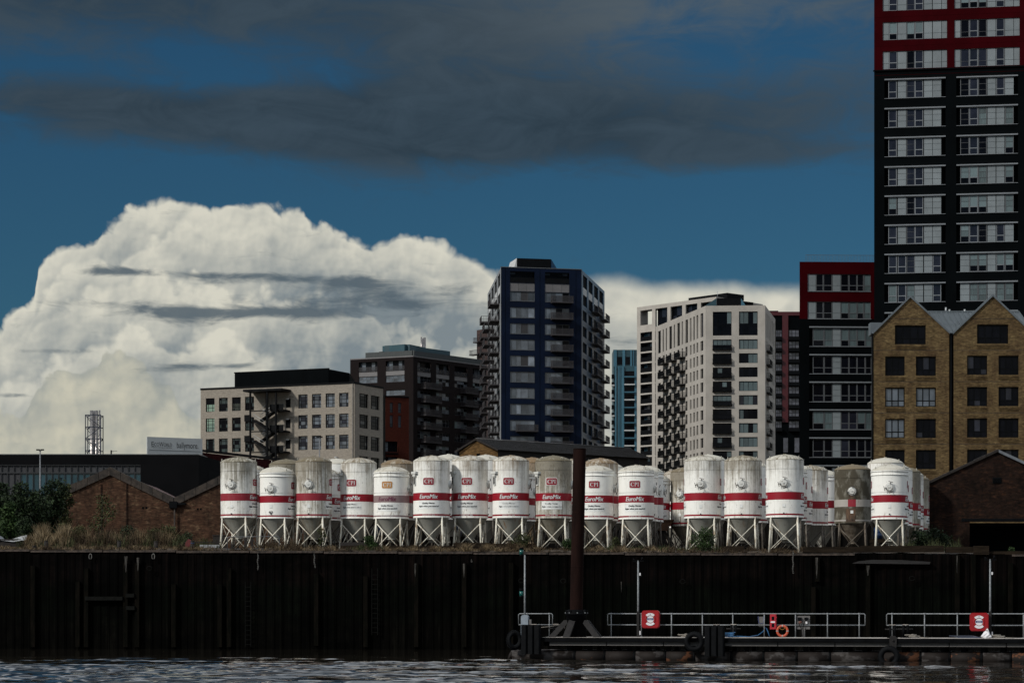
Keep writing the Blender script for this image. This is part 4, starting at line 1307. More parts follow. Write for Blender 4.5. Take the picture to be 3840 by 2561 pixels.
def river():
    xs = np.concatenate([[-6000, -900, -200, -80], np.arange(-40, 40.01, 0.34), [80, 200, 900, 6000]])
    ys = np.concatenate([[-600, -100, 0, 30], np.arange(60, 130, 0.145), np.arange(130, 157, 0.4), [160]])
    X_, Y_ = np.meshgrid(xs, ys)
    Zv = np.zeros_like(X_)
    r = np.random.default_rng(3)
    for i in range(60):
        lam = 0.36 * (4.2 ** r.random())
        th = r.normal(PI / 2, 0.30)
        k_ = 2 * PI / lam
        amp = 0.0050 * lam ** 0.95
        Zv += amp * np.sin(k_ * (X_ * math.cos(th) + Y_ * math.sin(th)) + r.random() * 6.28)
    def field(n_, l0, l1, ax):
        f_ = np.zeros_like(X_)
        for i in range(n_):
            lam = l0 * (l1 / l0) ** r.random()
            th = r.uniform(0, 2 * PI)
            f_ += np.sin(2 * PI / lam * (X_ * math.cos(th) * ax + Y_ * math.sin(th)) + r.random() * 6.28)
        return f_ / math.sqrt(n_ / 2)
    env = np.clip((Y_ - 52) / 8, 0, 1) * np.clip((46 - np.abs(X_)) / 8, 0, 1)
    patch = field(22, 2.0, 7.0, 0.38)                       # cat's paws: ruffled and slick water
    wide = field(8, 18, 60, 0.6)
    wind = 0.60 + 0.60 * np.clip((-X_ - 1) / 13, -0.62, 1) + 0.18 * wide
    ruf = np.clip(wind + 0.62 * patch, 0.05, 1.8)
    calm = np.clip((136 - Y_) / 40, 0.015, 1)
    Zv *= env * ruf * calm
    n, w = X_.shape
    V_ = np.stack([X_.ravel(), Y_.ravel(), Zv.ravel()], 1)
    i0 = (np.arange(n - 1)[:, None] * w + np.arange(w - 1)[None, :]).ravel()
    Fq = np.stack([i0, i0 + 1, i0 + 1 + w, i0 + w], 1)
    me = bpy.data.meshes.new('river')
    me.from_pydata(V_.tolist(), [], Fq.tolist())
    me.polygons.foreach_set('use_smooth', [True] * len(me.polygons))
    me.materials.append(M['water'])
    tag(link('river', me), 'dark rippled river water in the foreground', kind='structure')
river()
M['soil'] = mat('soil', (0.050, 0.034, 0.020), 0.95, var=0.5, scale=1.2, col2=(0.020, 0.014, 0.009), bump=0.6, bscale=6)
def ground():
    xs = [-3000, -300, -80] + [i * 0.6 for i in range(-75, 76)] + [80, 300, 3000]
    offs = [0.0, 0.25, 0.6, 1.0, 1.5, 2.2, 3.0, 4.5, 7.0, 12, 40, 300, 6000]
    vs, fs = [], []
    r = random.Random(5)
    for o_ in offs:
        for x in xs:
            xc = max(-60, min(60, x))
            y = qY(xc) + o_
            z = gz(xc, y) + (r.uniform(-0.06, 0.07) if 0.2 < o_ < 8 and abs(x) < 60 else 0)
            vs.append((x, y, z))
    n = len(xs)
    for j in range(len(offs) - 1):
        for i in range(n - 1):
            fs.append((j * n + i, j * n + i + 1, (j + 1) * n + i + 1, (j + 1) * n + i))
    tag(MB().add(vs, fs, True).build('quay_ground', M['soil']), 'rough weedy quayside ground', kind='structure')
ground()

# ------------------------------------------------------------------ sheet-pile quay wall
def pilemat():
    m = bpy.data.materials.new('rusty_sheet_pile')
    m.use_nodes = True
    k = G(m.node_tree)
    b = m.node_tree.nodes['Principled BSDF']
    t = k.n('ShaderNodeTexCoord')
    oi = k.n('ShaderNodeObjectInfo')
    rnd = oi.outputs['Random']
    geo = k.n('ShaderNodeNewGeometry')
    px, py, pz = k.sep(geo.outputs['Position'])
    edge = k.add(pz, k.mul(k.sub(k.noise(k.xyz(k.mul(px, 2.0), 0.0, k.mul(pz, 0.2)), 1.0, 4.0, 0.6), 0.5), 1.3))
    st = k.noise(k.xyz(k.mul(px, 3.5), k.mul(rnd, 7.0), k.mul(pz, 0.35)), 1.0, 6.0, 0.65)
    rust = k.mix(k.step(st, 0.40, 0.68), (0.0018, 0.0016, 0.0016), (0.0046, 0.0030, 0.0026))
    green = k.mix(k.step(st, 0.42, 0.75), (0.0010, 0.0014, 0.0010), (0.0026, 0.0034, 0.0022))
    c = k.mix(k.step(edge, 3.7, 4.5), green, rust)
    low = k.mix(k.step(st, 0.45, 0.72), (0.0013, 0.0012, 0.0010), (0.0040, 0.0038, 0.0030))
    c = k.mix(k.step(edge, 1.1, 2.5), low, c)
    big = k.noise(k.xyz(k.mul(px, 0.22), 0.0, k.mul(pz, 0.45)), 1.0, 5.0, 0.65)
    c = k.mix(k.step(big, 0.40, 0.66), c, (0.0006, 0.0007, 0.0006))
    c = k.mix(1.0, c, k.xyz(*[k.step(rnd, 0, 1, 0.7, 1.35, False)] * 3), 'MULTIPLY')
    k.put(b.inputs['Base Color'], c)
    b.inputs['Roughness'].default_value = 0.85
    b.inputs['Specular IOR Level'].default_value = 0.02
    return m
M['pile'] = pilemat()
M['streak'] = mat('streak', (0.055, 0.050, 0.042), 0.9, var=0.7, scale=4, stretch=(9, 1, 0.5), col2=(0.006, 0.005, 0.004), thr=(0.42, 0.56))
M['quay_timber'] = mat('quay_timber', (0.020, 0.014, 0.009), 0.95, var=0.6, scale=2, stretch=(0.5, 1, 4), bump=0.5, bscale=10, spec=0.1)
M['moss_timber'] = mat('moss_timber', (0.0022, 0.0024, 0.0018), 0.95, var=0.6, scale=2, stretch=(2, 1, 0.5), col2=(0.0055, 0.0045, 0.0034), spec=0.03)
M['chain'] = mat('chain', (0.12, 0.115, 0.105), 0.7, var=0.5, scale=8)
qth = math.atan2(QYR - QYL, ((3840 - CX) * QYR - (0 - CX) * QYL) / F)
def qpt(u, v, out_=0.0):
    """point on the quay face seen at (u, v), pushed out_ metres towards the river"""
    t = (u - CX) / F
    xl = (0 - CX) * QYL / F
    sl_ = (QYR - QYL) / (((3840 - CX) * QYR - (0 - CX) * QYL) / F)
    y = (QYL - sl_ * xl) / (1 - sl_ * t) - out_
    return Vector((t * y, y, zat(v, y)))
def quay():
    root = tag(link('quay_wall', None, None, qpt(1920, 2430)), 'dark rusty sheet pile quay wall rising from the river', 'quay wall')
    pitch = 0.56
    prof = [(0, 0.0), (0.07, -0.0), (0.16, 0.05), (0.42, 0.05), (0.49, 0.0), (0.56, 0.0)]
    def mk():
        mb = MB()
        vs = [(x, y, 0.0) for x, y in prof] + [(x, y, 7.2) for x, y in prof]
        n = len(prof)
        return mb.add(vs, [(i, i + 1, n + i + 1, n + i) for i in range(n - 1)]).mesh('sheet_pile', M['pile'])
    me = mk()
    N = 132
    for i in range(N):
        x = (i - N / 2) * pitch * math.cos(qth)
        y = qY(x)
        o = link('sheet_pile', me, root, (x, y - 0.2 + random.uniform(-0.02, 0.03), gz(x) - 0.18 - 7.2 + (0.0 if i % 3 else -0.03)), qth)
    for i in range(20):       # unseen lining added to block light through the pile joints
        x0 = -40 + i * 4.0
        MB().box(0, 4.02, 0.0, 0.1, -7.4, -0.05).build('joint_backing', M['pile'], root, (x0, qY(x0) - 0.02, gz(x0) - 0.2), qth)
    # capping beam, in lengths
    for i in range(17):
        x0 = -40 + i * 4.7
        y = qY(x0)
        z = gz(x0 + 2.3) - 0.20 + random.uniform(-0.015, 0.02)
        if 18.5 < x0 < 28:
            continue
        MB().box(0, 4.66, -0.06, 0.45, -0.13, 0.0).build('capping_beam', M['cap_conc'], root, (x0, y - 0.2, z), qth)
    # heavy kerb timbers at the right-hand end
    for a, b, v0, v1, d in ((3010, 3230, 2050, 2071, 0.1), (3228, 3540, 2046, 2070, 0.2), (3545, 3660, 2050, 2072, 0.12), (3652, 3709, 2046, 2079, 0.35), (3712, 3900, 2066, 2098, 0.1)):
        p, q = qpt(a, v1, d), qpt(b, v0, d)
        MB().box(0, (q - p).length * 0 + (q.x - p.x) / math.cos(qth), 0, 0.5, 0, zat(v0, p.y) - p.z).build('kerb_timber', M['quay_timber'], root, p, qth)
    # vertical fender timbers and walings
    for u, v0, v1 in ((122, 2120, 2425), (290, 2180, 2425), (322, 2130, 2425), (470, 2110, 2425), (513, 2110, 2425), (650, 2190, 2425), (823, 2190, 2425), (858, 2130, 2425),
                      (1185, 2150, 2420), (1370, 2160, 2425), (1560, 2112, 2425), (1740, 2112, 2425), (1916, 2110, 2420), (3050, 2200, 2420), (3255, 2115, 2420),
                      (3065, 2090, 2180), (3590, 2080, 2300), (3650, 2080, 2300), (3790, 2110, 2300)):
        p = qpt(u, v1, 0.42)
        MB().box(-0.14, 0.14, 0, 0.22, 0, zat(v0, p.y) - p.z).build('fender_timber', M['moss_timber'], root, p, qth)
    for u0, u1, v in ((318, 462, 2243), (472, 505, 2279), (470, 503, 2232)):
        p = qpt(u0, v + 7, 0.55)
        MB().box(0, (u1 - u0) * p.y / F, 0, 0.2, 0, 0.24).build('waling', M['moss_timber2'], root, p, qth)
    # pale lime runs below the cap
    for u, v0, v1, w in ((472, 2085, 2145, .17), (517, 2090, 2140, .15), (1557, 2112, 2162, .12), (1740, 2112, 2165, .13), (3255, 2120, 2158, .16), (3063, 2090, 2168, .14), (3589, 2082, 2150, .07), (2330, 2180, 2220, .05)):
        p = qpt(u, v1, 0.45)
        h = zat(v0, p.y) - p.z
        w *= 0.55
        MB().add([(-w * .15, 0, 0), (w * .2, 0, 0), (w * .6, 0, h * .5), (w, 0, h), (-w, 0, h), (-w * .7, 0, h * .45), (-w * .15, .04, 0), (w * .2, .04, 0), (w * .6, .04, h * .5), (w, .04, h), (-w, .04, h), (-w * .7, .04, h * .45)],
                 [(0, 1, 2, 3, 4, 5), (11, 10, 9, 8, 7, 6)] + [((i + 1) % 6, i, 6 + i, 6 + (i + 1) % 6) for i in range(6)]).build('lime_streak', M['streak'], root, p, qth)
    # mooring shackles and chains
    for u, v in ((339, 2086), (575, 2086)):
        p = qpt(u, v, 0.45)
        pts = [(0.09 * math.sin(t), 0, 0.17 * math.cos(t) * (1.0 if abs(t) < 2.6 else 1.05)) for t in [(-2.75 + 5.5 * i / 14) for i in range(15)]]
        MB().tube(pts, 0.03, 6).build('mooring_shackle', M['chain'], root, p, qth)
    for u, v0, v1 in ((967, 2078, 2140), (1178, 2078, 2130), (2974, 2068, 2150), (1768, 2100, 2110)):
        p = qpt(u, v0, 0.45)
        n = int((v1 - v0) / 4)
        mb = MB()
        for i in range(n):
            z = -i * 0.068
            x = 0.02 * math.sin(i * 0.7) + (0.004 * i if u == 1178 else 0)
            pts = [(x + (0.035 * math.cos(t) if i % 2 else 0), (0 if i % 2 else 0.035 * math.cos(t)), z + 0.055 * math.sin(t)) for t in [2 * PI * q / 8 for q in range(9)]]
            mb.tube(pts, 0.013, 5)
        tag(mb.build('chain', M['chain'], root, p, qth), kind='stuff')
    # ladders
    for u, v0, v1 in ((930, 2180, 2425), (1405, 2130, 2380)):
        p = qpt(u, v1, 0.42)
        h = zat(v0, p.y) - p.z
        ld = MB().box(-0.2, -0.16, 0, 0.05, 0, h).box(0.16, 0.2, 0, 0.05, 0, h)
        for i in range(int(h / 0.3)):
            ld.box(-0.16, 0.16, 0.01, 0.04, 0.15 + i * 0.3, 0.18 + i * 0.3)
        ld.build('ladder', M['moss_timber2'], root, p, qth)
    # drain openings
    for u, v in ((560, 2130), (2560, 2180), (2112, 2178), (1955, 2177), (3420, 2168)):
        p = qpt(u, v, 0.5)
        MB().tube([(0.16 * math.cos(t), 0, 0.13 * math.sin(t)) for t in [2 * PI * q / 14 for q in range(15)]], 0.025, 6).build('drain_ring', M['moss_timber2'], root, p, qth)
    # weathered loose plank lodged on the wall
    p = qpt(3195, 2112, 0.5)
    mb = MB()
    pts = [(0, 0), (4.7, -0.05), (4.75, 0.09), (3.0, 0.2), (1.2, 0.22), (0.35, 0.13)]
    mb.prism(pts, 0, 0.2)
    mb.build('loose_plank', M['grey_wood'], root, p, qth)
M['cap_conc'] = mat('cap_conc', (0.060, 0.044, 0.034), 0.9, var=0.7, scale=3.5, col2=(0.012, 0.009, 0.007), bump=0.7, bscale=8)
M['moss_timber2'] = mat('moss_timber2', (0.0050, 0.0054, 0.0046), 0.9, var=0.5, scale=4, spec=0.1)
M['grey_wood'] = mat('grey_wood', (0.017, 0.016, 0.016), 0.9, var=0.6, scale=2, stretch=(0.4, 1, 10))
quay()

# ------------------------------------------------------------------ left-hand buildings
def glass_hall():
    fc = Fac(-120, 300.0, 745, 300.0)
    root = thing('black_hall', fc.A, 'long black clad hall with a strip of tall glass panels at far left', 'building')
    z = lambda v: fc.z(v, 400)
    x0g, x1g = 0, fc.s(527)
    fc.put(MB().box(0, fc.W, 0, 22, z(1741), z(1705)), 'fascia', M['black_hall'], root)
    fc.put(MB().box(x1g, fc.W, 0, 22, 0, z(1741)), 'wall', M['black_hall'], root)
    fc.put(MB().box(0, x1g, 1.0, 22, 0, z(1741)), 'core', M['black_clad'], root)
    pw = 23.8 * 300 / F
    n = int(x1g / pw)
    for i in range(n + 1):
        xx = x1g - i * pw
        fc.put(MB().box(xx - 0.035, xx + 0.035, 0.15, 0.4, 0, z(1741)), 'mullion', M['mull'], root)
        if i < n:
            for a, b, mt in ((1771, 1742, 'glass_haze'), (1860, 1773, 'glass_blue' if i < 19 else 'glass_haze')):
                me = cached(('hallpane', a, mt), lambda: MB().box(0, pw, 0, 0.03, 0, z(b) - z(a)).mesh('pane', M[mt]))
                link('pane', me, root, fc.w(xx - pw, 0.3, z(a)), 0)
    fc.put(MB().box(0, x1g, 0.12, 0.4, z(1774), z(1770)), 'transom', M['mull'], root)
    fc.put(MB().box(0, x1g, 0.05, 0.4, z(1744), z(1740)), 'transom', M['mull'], root)
    sd = Fac(745, 300.0, 860, 318.0)
    sd.put(MB().box(0, sd.W, 0, 0.3, 0, z(1705)), 'wall', M['black_hall'], root)
    sd.put(MB().box(sd.W * 0.3, sd.W * 0.6, -0.02, 0.1, z(1900), z(1752)), 'shutter', M['black_clad'], root)
    fc.put(MB().box(0, fc.W, -0.1, 0.3, z(1705), z(1702)), 'parapet_cap', M['galv_dk'], root)
    for a, b, v in ((630, 690, 1697), (700, 745, 1697), (575, 627, 1700)):
        fc.put(MB().box(fc.s(a), fc.s(b), 3, 9, z(1703), z(v)), 'roof_unit', M['grey_panel'], root)
M['black_hall'] = mat('black_hall', (0.0058, 0.0060, 0.0068), 0.8, var=0.2, scale=0.3, spec=0.02)
M['mull'] = mat('mull', (0.022, 0.024, 0.027), 0.5, var=0.2)
M['glass_haze'] = mat('glass_haze', (0.050, 0.051, 0.055), 0.4, var=0.25, scale=0.4, stretch=(3, 1, 0.3), rnd=0.15, spec=0.2)
M['glass_blue'] = mat('glass_blue', (0.022, 0.058, 0.076), 0.15, var=0.3, scale=0.5, rnd=0.2, spec=0.4)
glass_hall()

def red_lattice():
    fc = Fac(700, 322.0, 1150, 352.0)
    root = thing('red_lattice_shed', fc.A, 'low shed with a dark red perforated brick parapet behind the silos', 'building')
    zt = fc.z(1692, 755)
    fc.put(MB().box(0, fc.W, 0, 12, 0, zt - 1.4), 'wall', M['lattice'], root)
    mb = MB()
    for r in range(8):
        for i in range(int(fc.W / 0.5)):
            mb.box(i * 0.5 + (0.25 if r % 2 else 0), i * 0.5 + (0.25 if r % 2 else 0) + 0.32, -0.06, 0.2, zt - 1.4 + r * 0.16, zt - 1.4 + r * 0.16 + 0.13)
    tag(fc.put(mb, 'perforated_bricks', M['lattice'], root), kind='stuff')
    fc.put(MB().box(0, fc.W, 0.25, 0.5, zt - 1.4, zt - 0.15), 'backing_wall', M['lattice_dk'], root)
    fc.put(MB().box(-0.2, fc.W + 0.2, -0.2, 0.6, zt, zt + 0.25), 'coping', M['black_metal'], root)
M['lattice'] = mat('lattice', (0.052, 0.0070, 0.0085), 0.8, var=0.5, scale=2.5, spec=0.1)
M['lattice_dk'] = mat('lattice_dk', (0.012, 0.003, 0.004), 0.8, spec=0.1)
red_lattice()

# text as flat mesh data (built-in font outlines)
def text_geo(body, size=1.0, shear=0.0, bold=0.0, spacing=1.0):
    c = bpy.data.curves.new('lettering', 'FONT')
    c.body = body
    c.size = size
    c.shear = shear
    c.offset = bold
    c.space_character = spacing
    c.resolution_u = 3
    c.fill_mode = 'FRONT'
    c.align_x = 'CENTER'
    c.align_y = 'CENTER'
    o = bpy.data.objects.new('lettering', c)
    COL.objects.link(o)
    bpy.context.view_layer.update()
    ev = o.evaluated_get(bpy.context.evaluated_depsgraph_get())
    me = ev.to_mesh()
    vs = [(v.co.x, v.co.y) for v in me.vertices]
    fs = [tuple(p.vertices) for p in me.polygons]
    ev.to_mesh_clear()
    bpy.data.objects.remove(o)
    bpy.data.curves.remove(c)
    return vs, fs
def flat_text(body, size, name, m, parent, fc, x, y, z, width=None, **kw):
    vs, fs = text_geo(body, size, **kw)
    if width:
        w = max(v[0] for v in vs) - min(v[0] for v in vs)
        k_ = width / w
        vs = [(a * k_, b) for a, b in vs]
    mb = MB().add([(a, 0, b) for a, b in vs], fs)
    return fc.put(mb, name, m, parent, x, y, z)

def sign():
    fc = Fac(552, 312.0, 759, 316.0)
    root = thing('hoarding_sign', fc.A, 'white hoarding sign with two dark company names above the black hall', 'sign')
    z0, z1 = fc.z(1707, 600), fc.z(1637, 552)
    fc.put(MB().box(0, fc.W, 0, 0.25, z0, z1), 'sign_board', M['white_sign'], root)
    X = lambda c: fc.s(c * 800 / 2091)
    zc = lambda c: fc.z(1500 + c * 800 / 2091, 650)
    for i in range(4):
        fc.put(MB().box(fc.W * (0.1 + 0.26 * i), fc.W * (0.1 + 0.26 * i) + 0.2, 0.3, 0.5, 0, z0 + 0.5), 'post', M['black_metal'], root)
    m_ = M['ink']
    w = X(1685) - X(1483)
    for ch, a, b, sz in (('E', 1483, 1508, 0.86), ('CO', 1510, 1560, 0.66), ('W', 1561, 1603, 0.86), ('ORLD', 1604, 1685, 0.66)):
        flat_text(ch, sz, 'lettering', m_, root, fc, (X(a) + X(b)) / 2, -0.02, zc(440 if sz > 0.8 else 443), X(b) - X(a))
    flat_text('CREATING TOMORROW & BEYOND', 0.16, 'lettering', M['grey_dark'], root, fc, (X(1483) + X(1685)) / 2, -0.02, zc(471), X(1685) - X(1483))
    flat_text('ballymore.', 1.12, 'lettering', m_, root, fc, (X(1733) + X(1943)) / 2, -0.02, zc(442), X(1943) - X(1733))
    fc.put(MB().box(X(1462), X(1965), -0.02, 0.01, zc(497), zc(494)), 'rule_line', m_, root)
sign()

def flue_tower():
    Y0 = 420.0
    fc = Fac(319, Y0, 379, Y0)
    root = thing('flue_tower', fc.w(fc.W / 2, 0, 0), 'lattice framed tower carrying steel boiler flues against the cloud', 'chimney')
    zt, zb = fc.z(1556, 350), fc.z(1760, 350)
    w, d = fc.W, 2.4
    for x in (0.06, w - 0.06):
        for y in (0, d):
            fc.put(MB().box(x - 0.07, x + 0.07, y - 0.07, y + 0.07, zb - 10, zt), 'post', M['frame_blue'], root)
    lv = [1556, 1601, 1645, 1689, 1733]
    for i, v in enumerate(lv):
        z = fc.z(v, 350)
        for y in (0, d):
            fc.put(MB().box(0, w, y - 0.06, y + 0.06, z - 0.08, z + 0.08), 'cross_beam', M['frame_blue'], root)
        if i < 4:
            z2 = fc.z(lv[i + 1], 350)
            a, b = (0, w) if i % 2 == 0 else (w, 0)
            fc.put(MB().cyl((a, 0, z), (b, 0, z2), 0.06, n=6), 'brace', M['frame_blue'], root)
            fc.put(MB().cyl((b, d, z), (a, d, z2), 0.06, n=6), 'brace', M['frame_blue'], root)
            for x, s_ in ((0.06, 1), (w - 0.06, -1)):
                fc.put(MB().cyl((x, 0, z), (x + s_ * w * 0.18, d, (z + z2) / 2), 0.05, n=6), 'brace', M['frame_blue'], root)
    for c, r in ((340, 0.33), (357.5, 0.28), (369, 0.16), (349, 0.2)):
        fc.put(MB().cyl((fc.s(c), d / 2 + (0.5 if c == 349 else 0), zb - 10), (fc.s(c), d / 2 + (0.5 if c == 349 else 0), fc.z(1537 if c != 369 else 1536, 350)), r, n=16), 'flue', M['steel_flue'], root)
flue_tower()

def lamp_post(u, Y0, vt, label, arms):
    b = P(u, 2060, Y0)
    root = thing('lamp_post', Vector((b.x, Y0, 6.2)), label, 'lamp post', None)
    h = zat(vt, Y0) - 6.2
    MB().cyl((0, 0, 0), (0, 0, h), 0.11, 0.07, 8).build('pole', M['galv_dull'], root)
    for s_ in arms:
        MB().box(0.05 * s_, 0.45 * s_, -0.12, 0.12, h - 0.02, h + 0.13).box(0.0, 0.12 * s_, -0.04, 0.04, h - 0.12, h + 0.02).build('lamp_head', M['black_metal'], root)
M['galv_dull'] = mat('galv_dull', (0.17, 0.18, 0.19), 0.6, metal=0.2, var=0.4, scale=6)
lamp_post(150.5, 285, 1688, 'tall twin headed lamp post before the black hall', (-1, 1))
lamp_post(1198, 340, 1640, 'lamp post rising before the beige office, above the silos', (-1, 1))
def camera_mast():
    b = P(417, 1706, 306)
    root = thing('camera_mast', b, 'short dark mast with side arm on the roof of the black hall', 'mast')
    MB().box(-0.08, 0.08, -0.08, 0.08, 0, 0.62).build('pole', M['black_metal'], root)
    MB().box(0.08, 0.75, -0.04, 0.04, 0.5, 0.55).box(0.08, 0.3, -0.05, 0.05, 0.4, 0.44).build('arm', M['galv_dk'], root)
camera_mast()

# ------------------------------------------------------------------ old brick warehouses
def warehouse(name, uL, uP, uR, vE1, vP, vE2, Y0, label, wm, cm, depth, extra=None):
    fc = Fac(uL, Y0, uR, Y0)
    root = thing(name, fc.A, label, 'warehouse')
    z = lambda v: fc.z(v, uP)
    xm = fc.s(uP)
    W_ = fc.W
    fc.put(MB().prism([(0, 0), (W_, 0), (W_, z(vE2)), (xm, z(vP)), (0, z(vE1))], 0, 0.4), 'wall', wm, root)
    return fc, root, z, xm, W_
def coping(fc, root, m, pts, t, y0=-0.14, y1=0.45):
    """raised sloping parapet following pts [(x, z)...], thickness t downwards, laid in lengths"""
    for (xa, za), (xb, zb_) in zip(pts[:-1], pts[1:]):
        n = 6
        for i in range(n):
            f0, f1 = i / n, (i + 1) / n - 0.006
            a, b = (xa + (xb - xa) * f0, za + (zb_ - za) * f0), (xa + (xb - xa) * f1, za + (zb_ - za) * f1)
            dz = random.uniform(-0.02, 0.02)
            fc.put(MB().prism([(a[0], a[1] - t), (b[0], b[1] - t), (b[0], b[1] + dz), (a[0], a[1] + dz)], y0, y1), 'coping_stone', m, root)
def left_warehouses():
    Y0 = 185.0
    fc, root, z, xm, W_ = warehouse('gabled_warehouse', 160, 414, 652, 1890, 1775, 1890, Y0, 'old brown brick gabled warehouse behind grass, left of the silos', M['old_brick'], M['coping'], 20)
    coping(fc, root, M['coping'], [(0, z(1866)), (xm, z(1751)), (W_, z(1866))], 0.62)
    rf = MB()
    for s_, xe in ((-1, 0.0), (1, W_)):
        rf.add([(xe, 0.4, z(1885)), (xm, 0.4, z(1768)), (xm, 24, z(1768)), (xe, 24, z(1885))], [(0, 1, 2, 3) if s_ < 0 else (3, 2, 1, 0)])
    fc.put(rf, 'roof', M['red_tile'], root)
    fc.put(MB().box(-1.0, 0.1, -0.2, 0.5, 0, z(1900)), 'buttress', M['old_brick'], root)
    fc.put(MB().box(0.3, 1.1, -0.08, 0.1, 0, z(1906)), 'pier', M['sooty_brick'], root)
    for a in (249, 259, 536, 549):
        fc.put(MB().box(fc.s(a - 3), fc.s(a + 3), -0.02, 0.1, z(1908), z(1900)), 'air_brick', M['black_clad'], root)
    for a in (380, 476):
        fc.put(MB().box(fc.s(a) - 0.05, fc.s(a) + 0.05, -0.05, 0.02, 0, z(1815)), 'wall_joint', M['sooty_brick'], root)
    fc2, root2, z2, xm2, W2 = warehouse('gabled_warehouse', 653.5, 900, 1140, 1890, 1772, 1890, Y0 + 0.05, 'second brown brick gabled warehouse, mostly hidden behind the leftmost silos', M['old_brick'], M['coping'], 20)
    coping(fc2, root2, M['coping'], [(0, z2(1866)), (xm2, z2(1748)), (W2, z2(1866))], 0.62)
    rf = MB()
    for s_, xe in ((-1, 0.0), (1, W2)):
        rf.add([(xe, 0.4, z2(1885)), (xm2, 0.4, z2(1768)), (xm2, 24, z2(1768)), (xe, 24, z2(1885))], [(0, 1, 2, 3) if s_ < 0 else (3, 2, 1, 0)])
    fc2.put(rf, 'roof', M['red_tile'], root2)
    for a in (742, 753):
        fc2.put(MB().box(fc2.s(a - 3), fc2.s(a + 3), -0.02, 0.1, z2(1912), z2(1905)), 'air_brick', M['black_clad'], root2)
    fc2.put(MB().box(-0.35, 0.25, -0.35, 0.0, z2(1905), z2(1880)).box(-0.35, 0.9, -0.3, 0.0, z2(1893), z2(1886)), 'rain_hopper', M['black_metal'], root2)
    fc2.put(MB().cyl((0.05, -0.2, 0), (0.05, -0.2, z2(1900)), 0.06, n=8), 'downpipe', M['coping'], root2)
    fc2.put(MB().box(0.8, W2, -0.12, 0.0, 0, z2(1992)), 'plinth', M['old_brick'], root2)
left_warehouses()
def right_warehouse():
    Y0 = 178.0
    fc = Fac(3482, Y0, 4000, Y0)
    root = thing('sooty_warehouse', fc.A, 'soot blackened brick warehouse with a dark doorway at far right', 'warehouse')
    z = lambda v: fc.z(v, 3700)
    xm = fc.s(3744)
    xd = fc.s(3636)
    zd = z(1955)
    fc.put(MB().prism([(0, 0), (xd, 0), (xd, zd), (fc.W, zd), (fc.W, z(1806)), (xm, z(1687)), (0, z(1812))], 0, 0.5), 'wall', M['sooty_brick'], root)
    coping(fc, root, M['coping_dk'], [(-0.1, z(1806)), (xm, z(1683))], 0.2, -0.15, 0.5)
    fc.put(MB().prism([(xm, z(1697)), (fc.W, z(1815)), (fc.W, z(1804)), (xm, z(1686))], -0.18, 0.5), 'barge_board', M['barge'], root)
    rf = MB()
    for s_, xe, zz_ in ((-1, 0.0, z(1808)), (1, fc.W, z(1804))):
        rf.add([(xe, 0.5, zz_ - 0.2), (xm, 0.5, z(1690)), (xm, 4, z(1690)), (xe, 4, zz_ - 0.2)], [(0, 1, 2, 3) if s_ < 0 else (3, 2, 1, 0)])
    fc.put(rf, 'roof', M['roof_dark'], root)
    fc.put(MB().box(xd, fc.W, 3.0, 3.2, 0, zd), 'door', M['black_clad'], root)
    fc.put(MB().box(fc.s(3605), fc.W, -0.04, 0.3, zd, zd + 0.22), 'lintel', M['black_metal'], root)
    lv = MB().box(fc.s(3722), fc.s(3755), -0.03, 0.02, z(1812), z(1790))
    fc.put(lv, 'louvre_frame', M['black_metal'], root)
    for i in range(5):
        fc.put(MB().box(fc.s(3724), fc.s(3753), -0.07, -0.03, z(1811 - i * 4), z(1809 - i * 4)), 'louvre', M['black_metal'], root)
M['roof_dark'] = mat('roof_dark', (0.007, 0.0065, 0.006), 0.9, var=0.4, scale=2, spec=0.05)
M['coping_dk'] = mat('coping_dk', (0.014, 0.010, 0.008), 0.9, var=0.5, scale=3)
M['barge'] = mat('barge', (0.14, 0.155, 0.175), 0.7, var=0.3, scale=2)
right_warehouse()
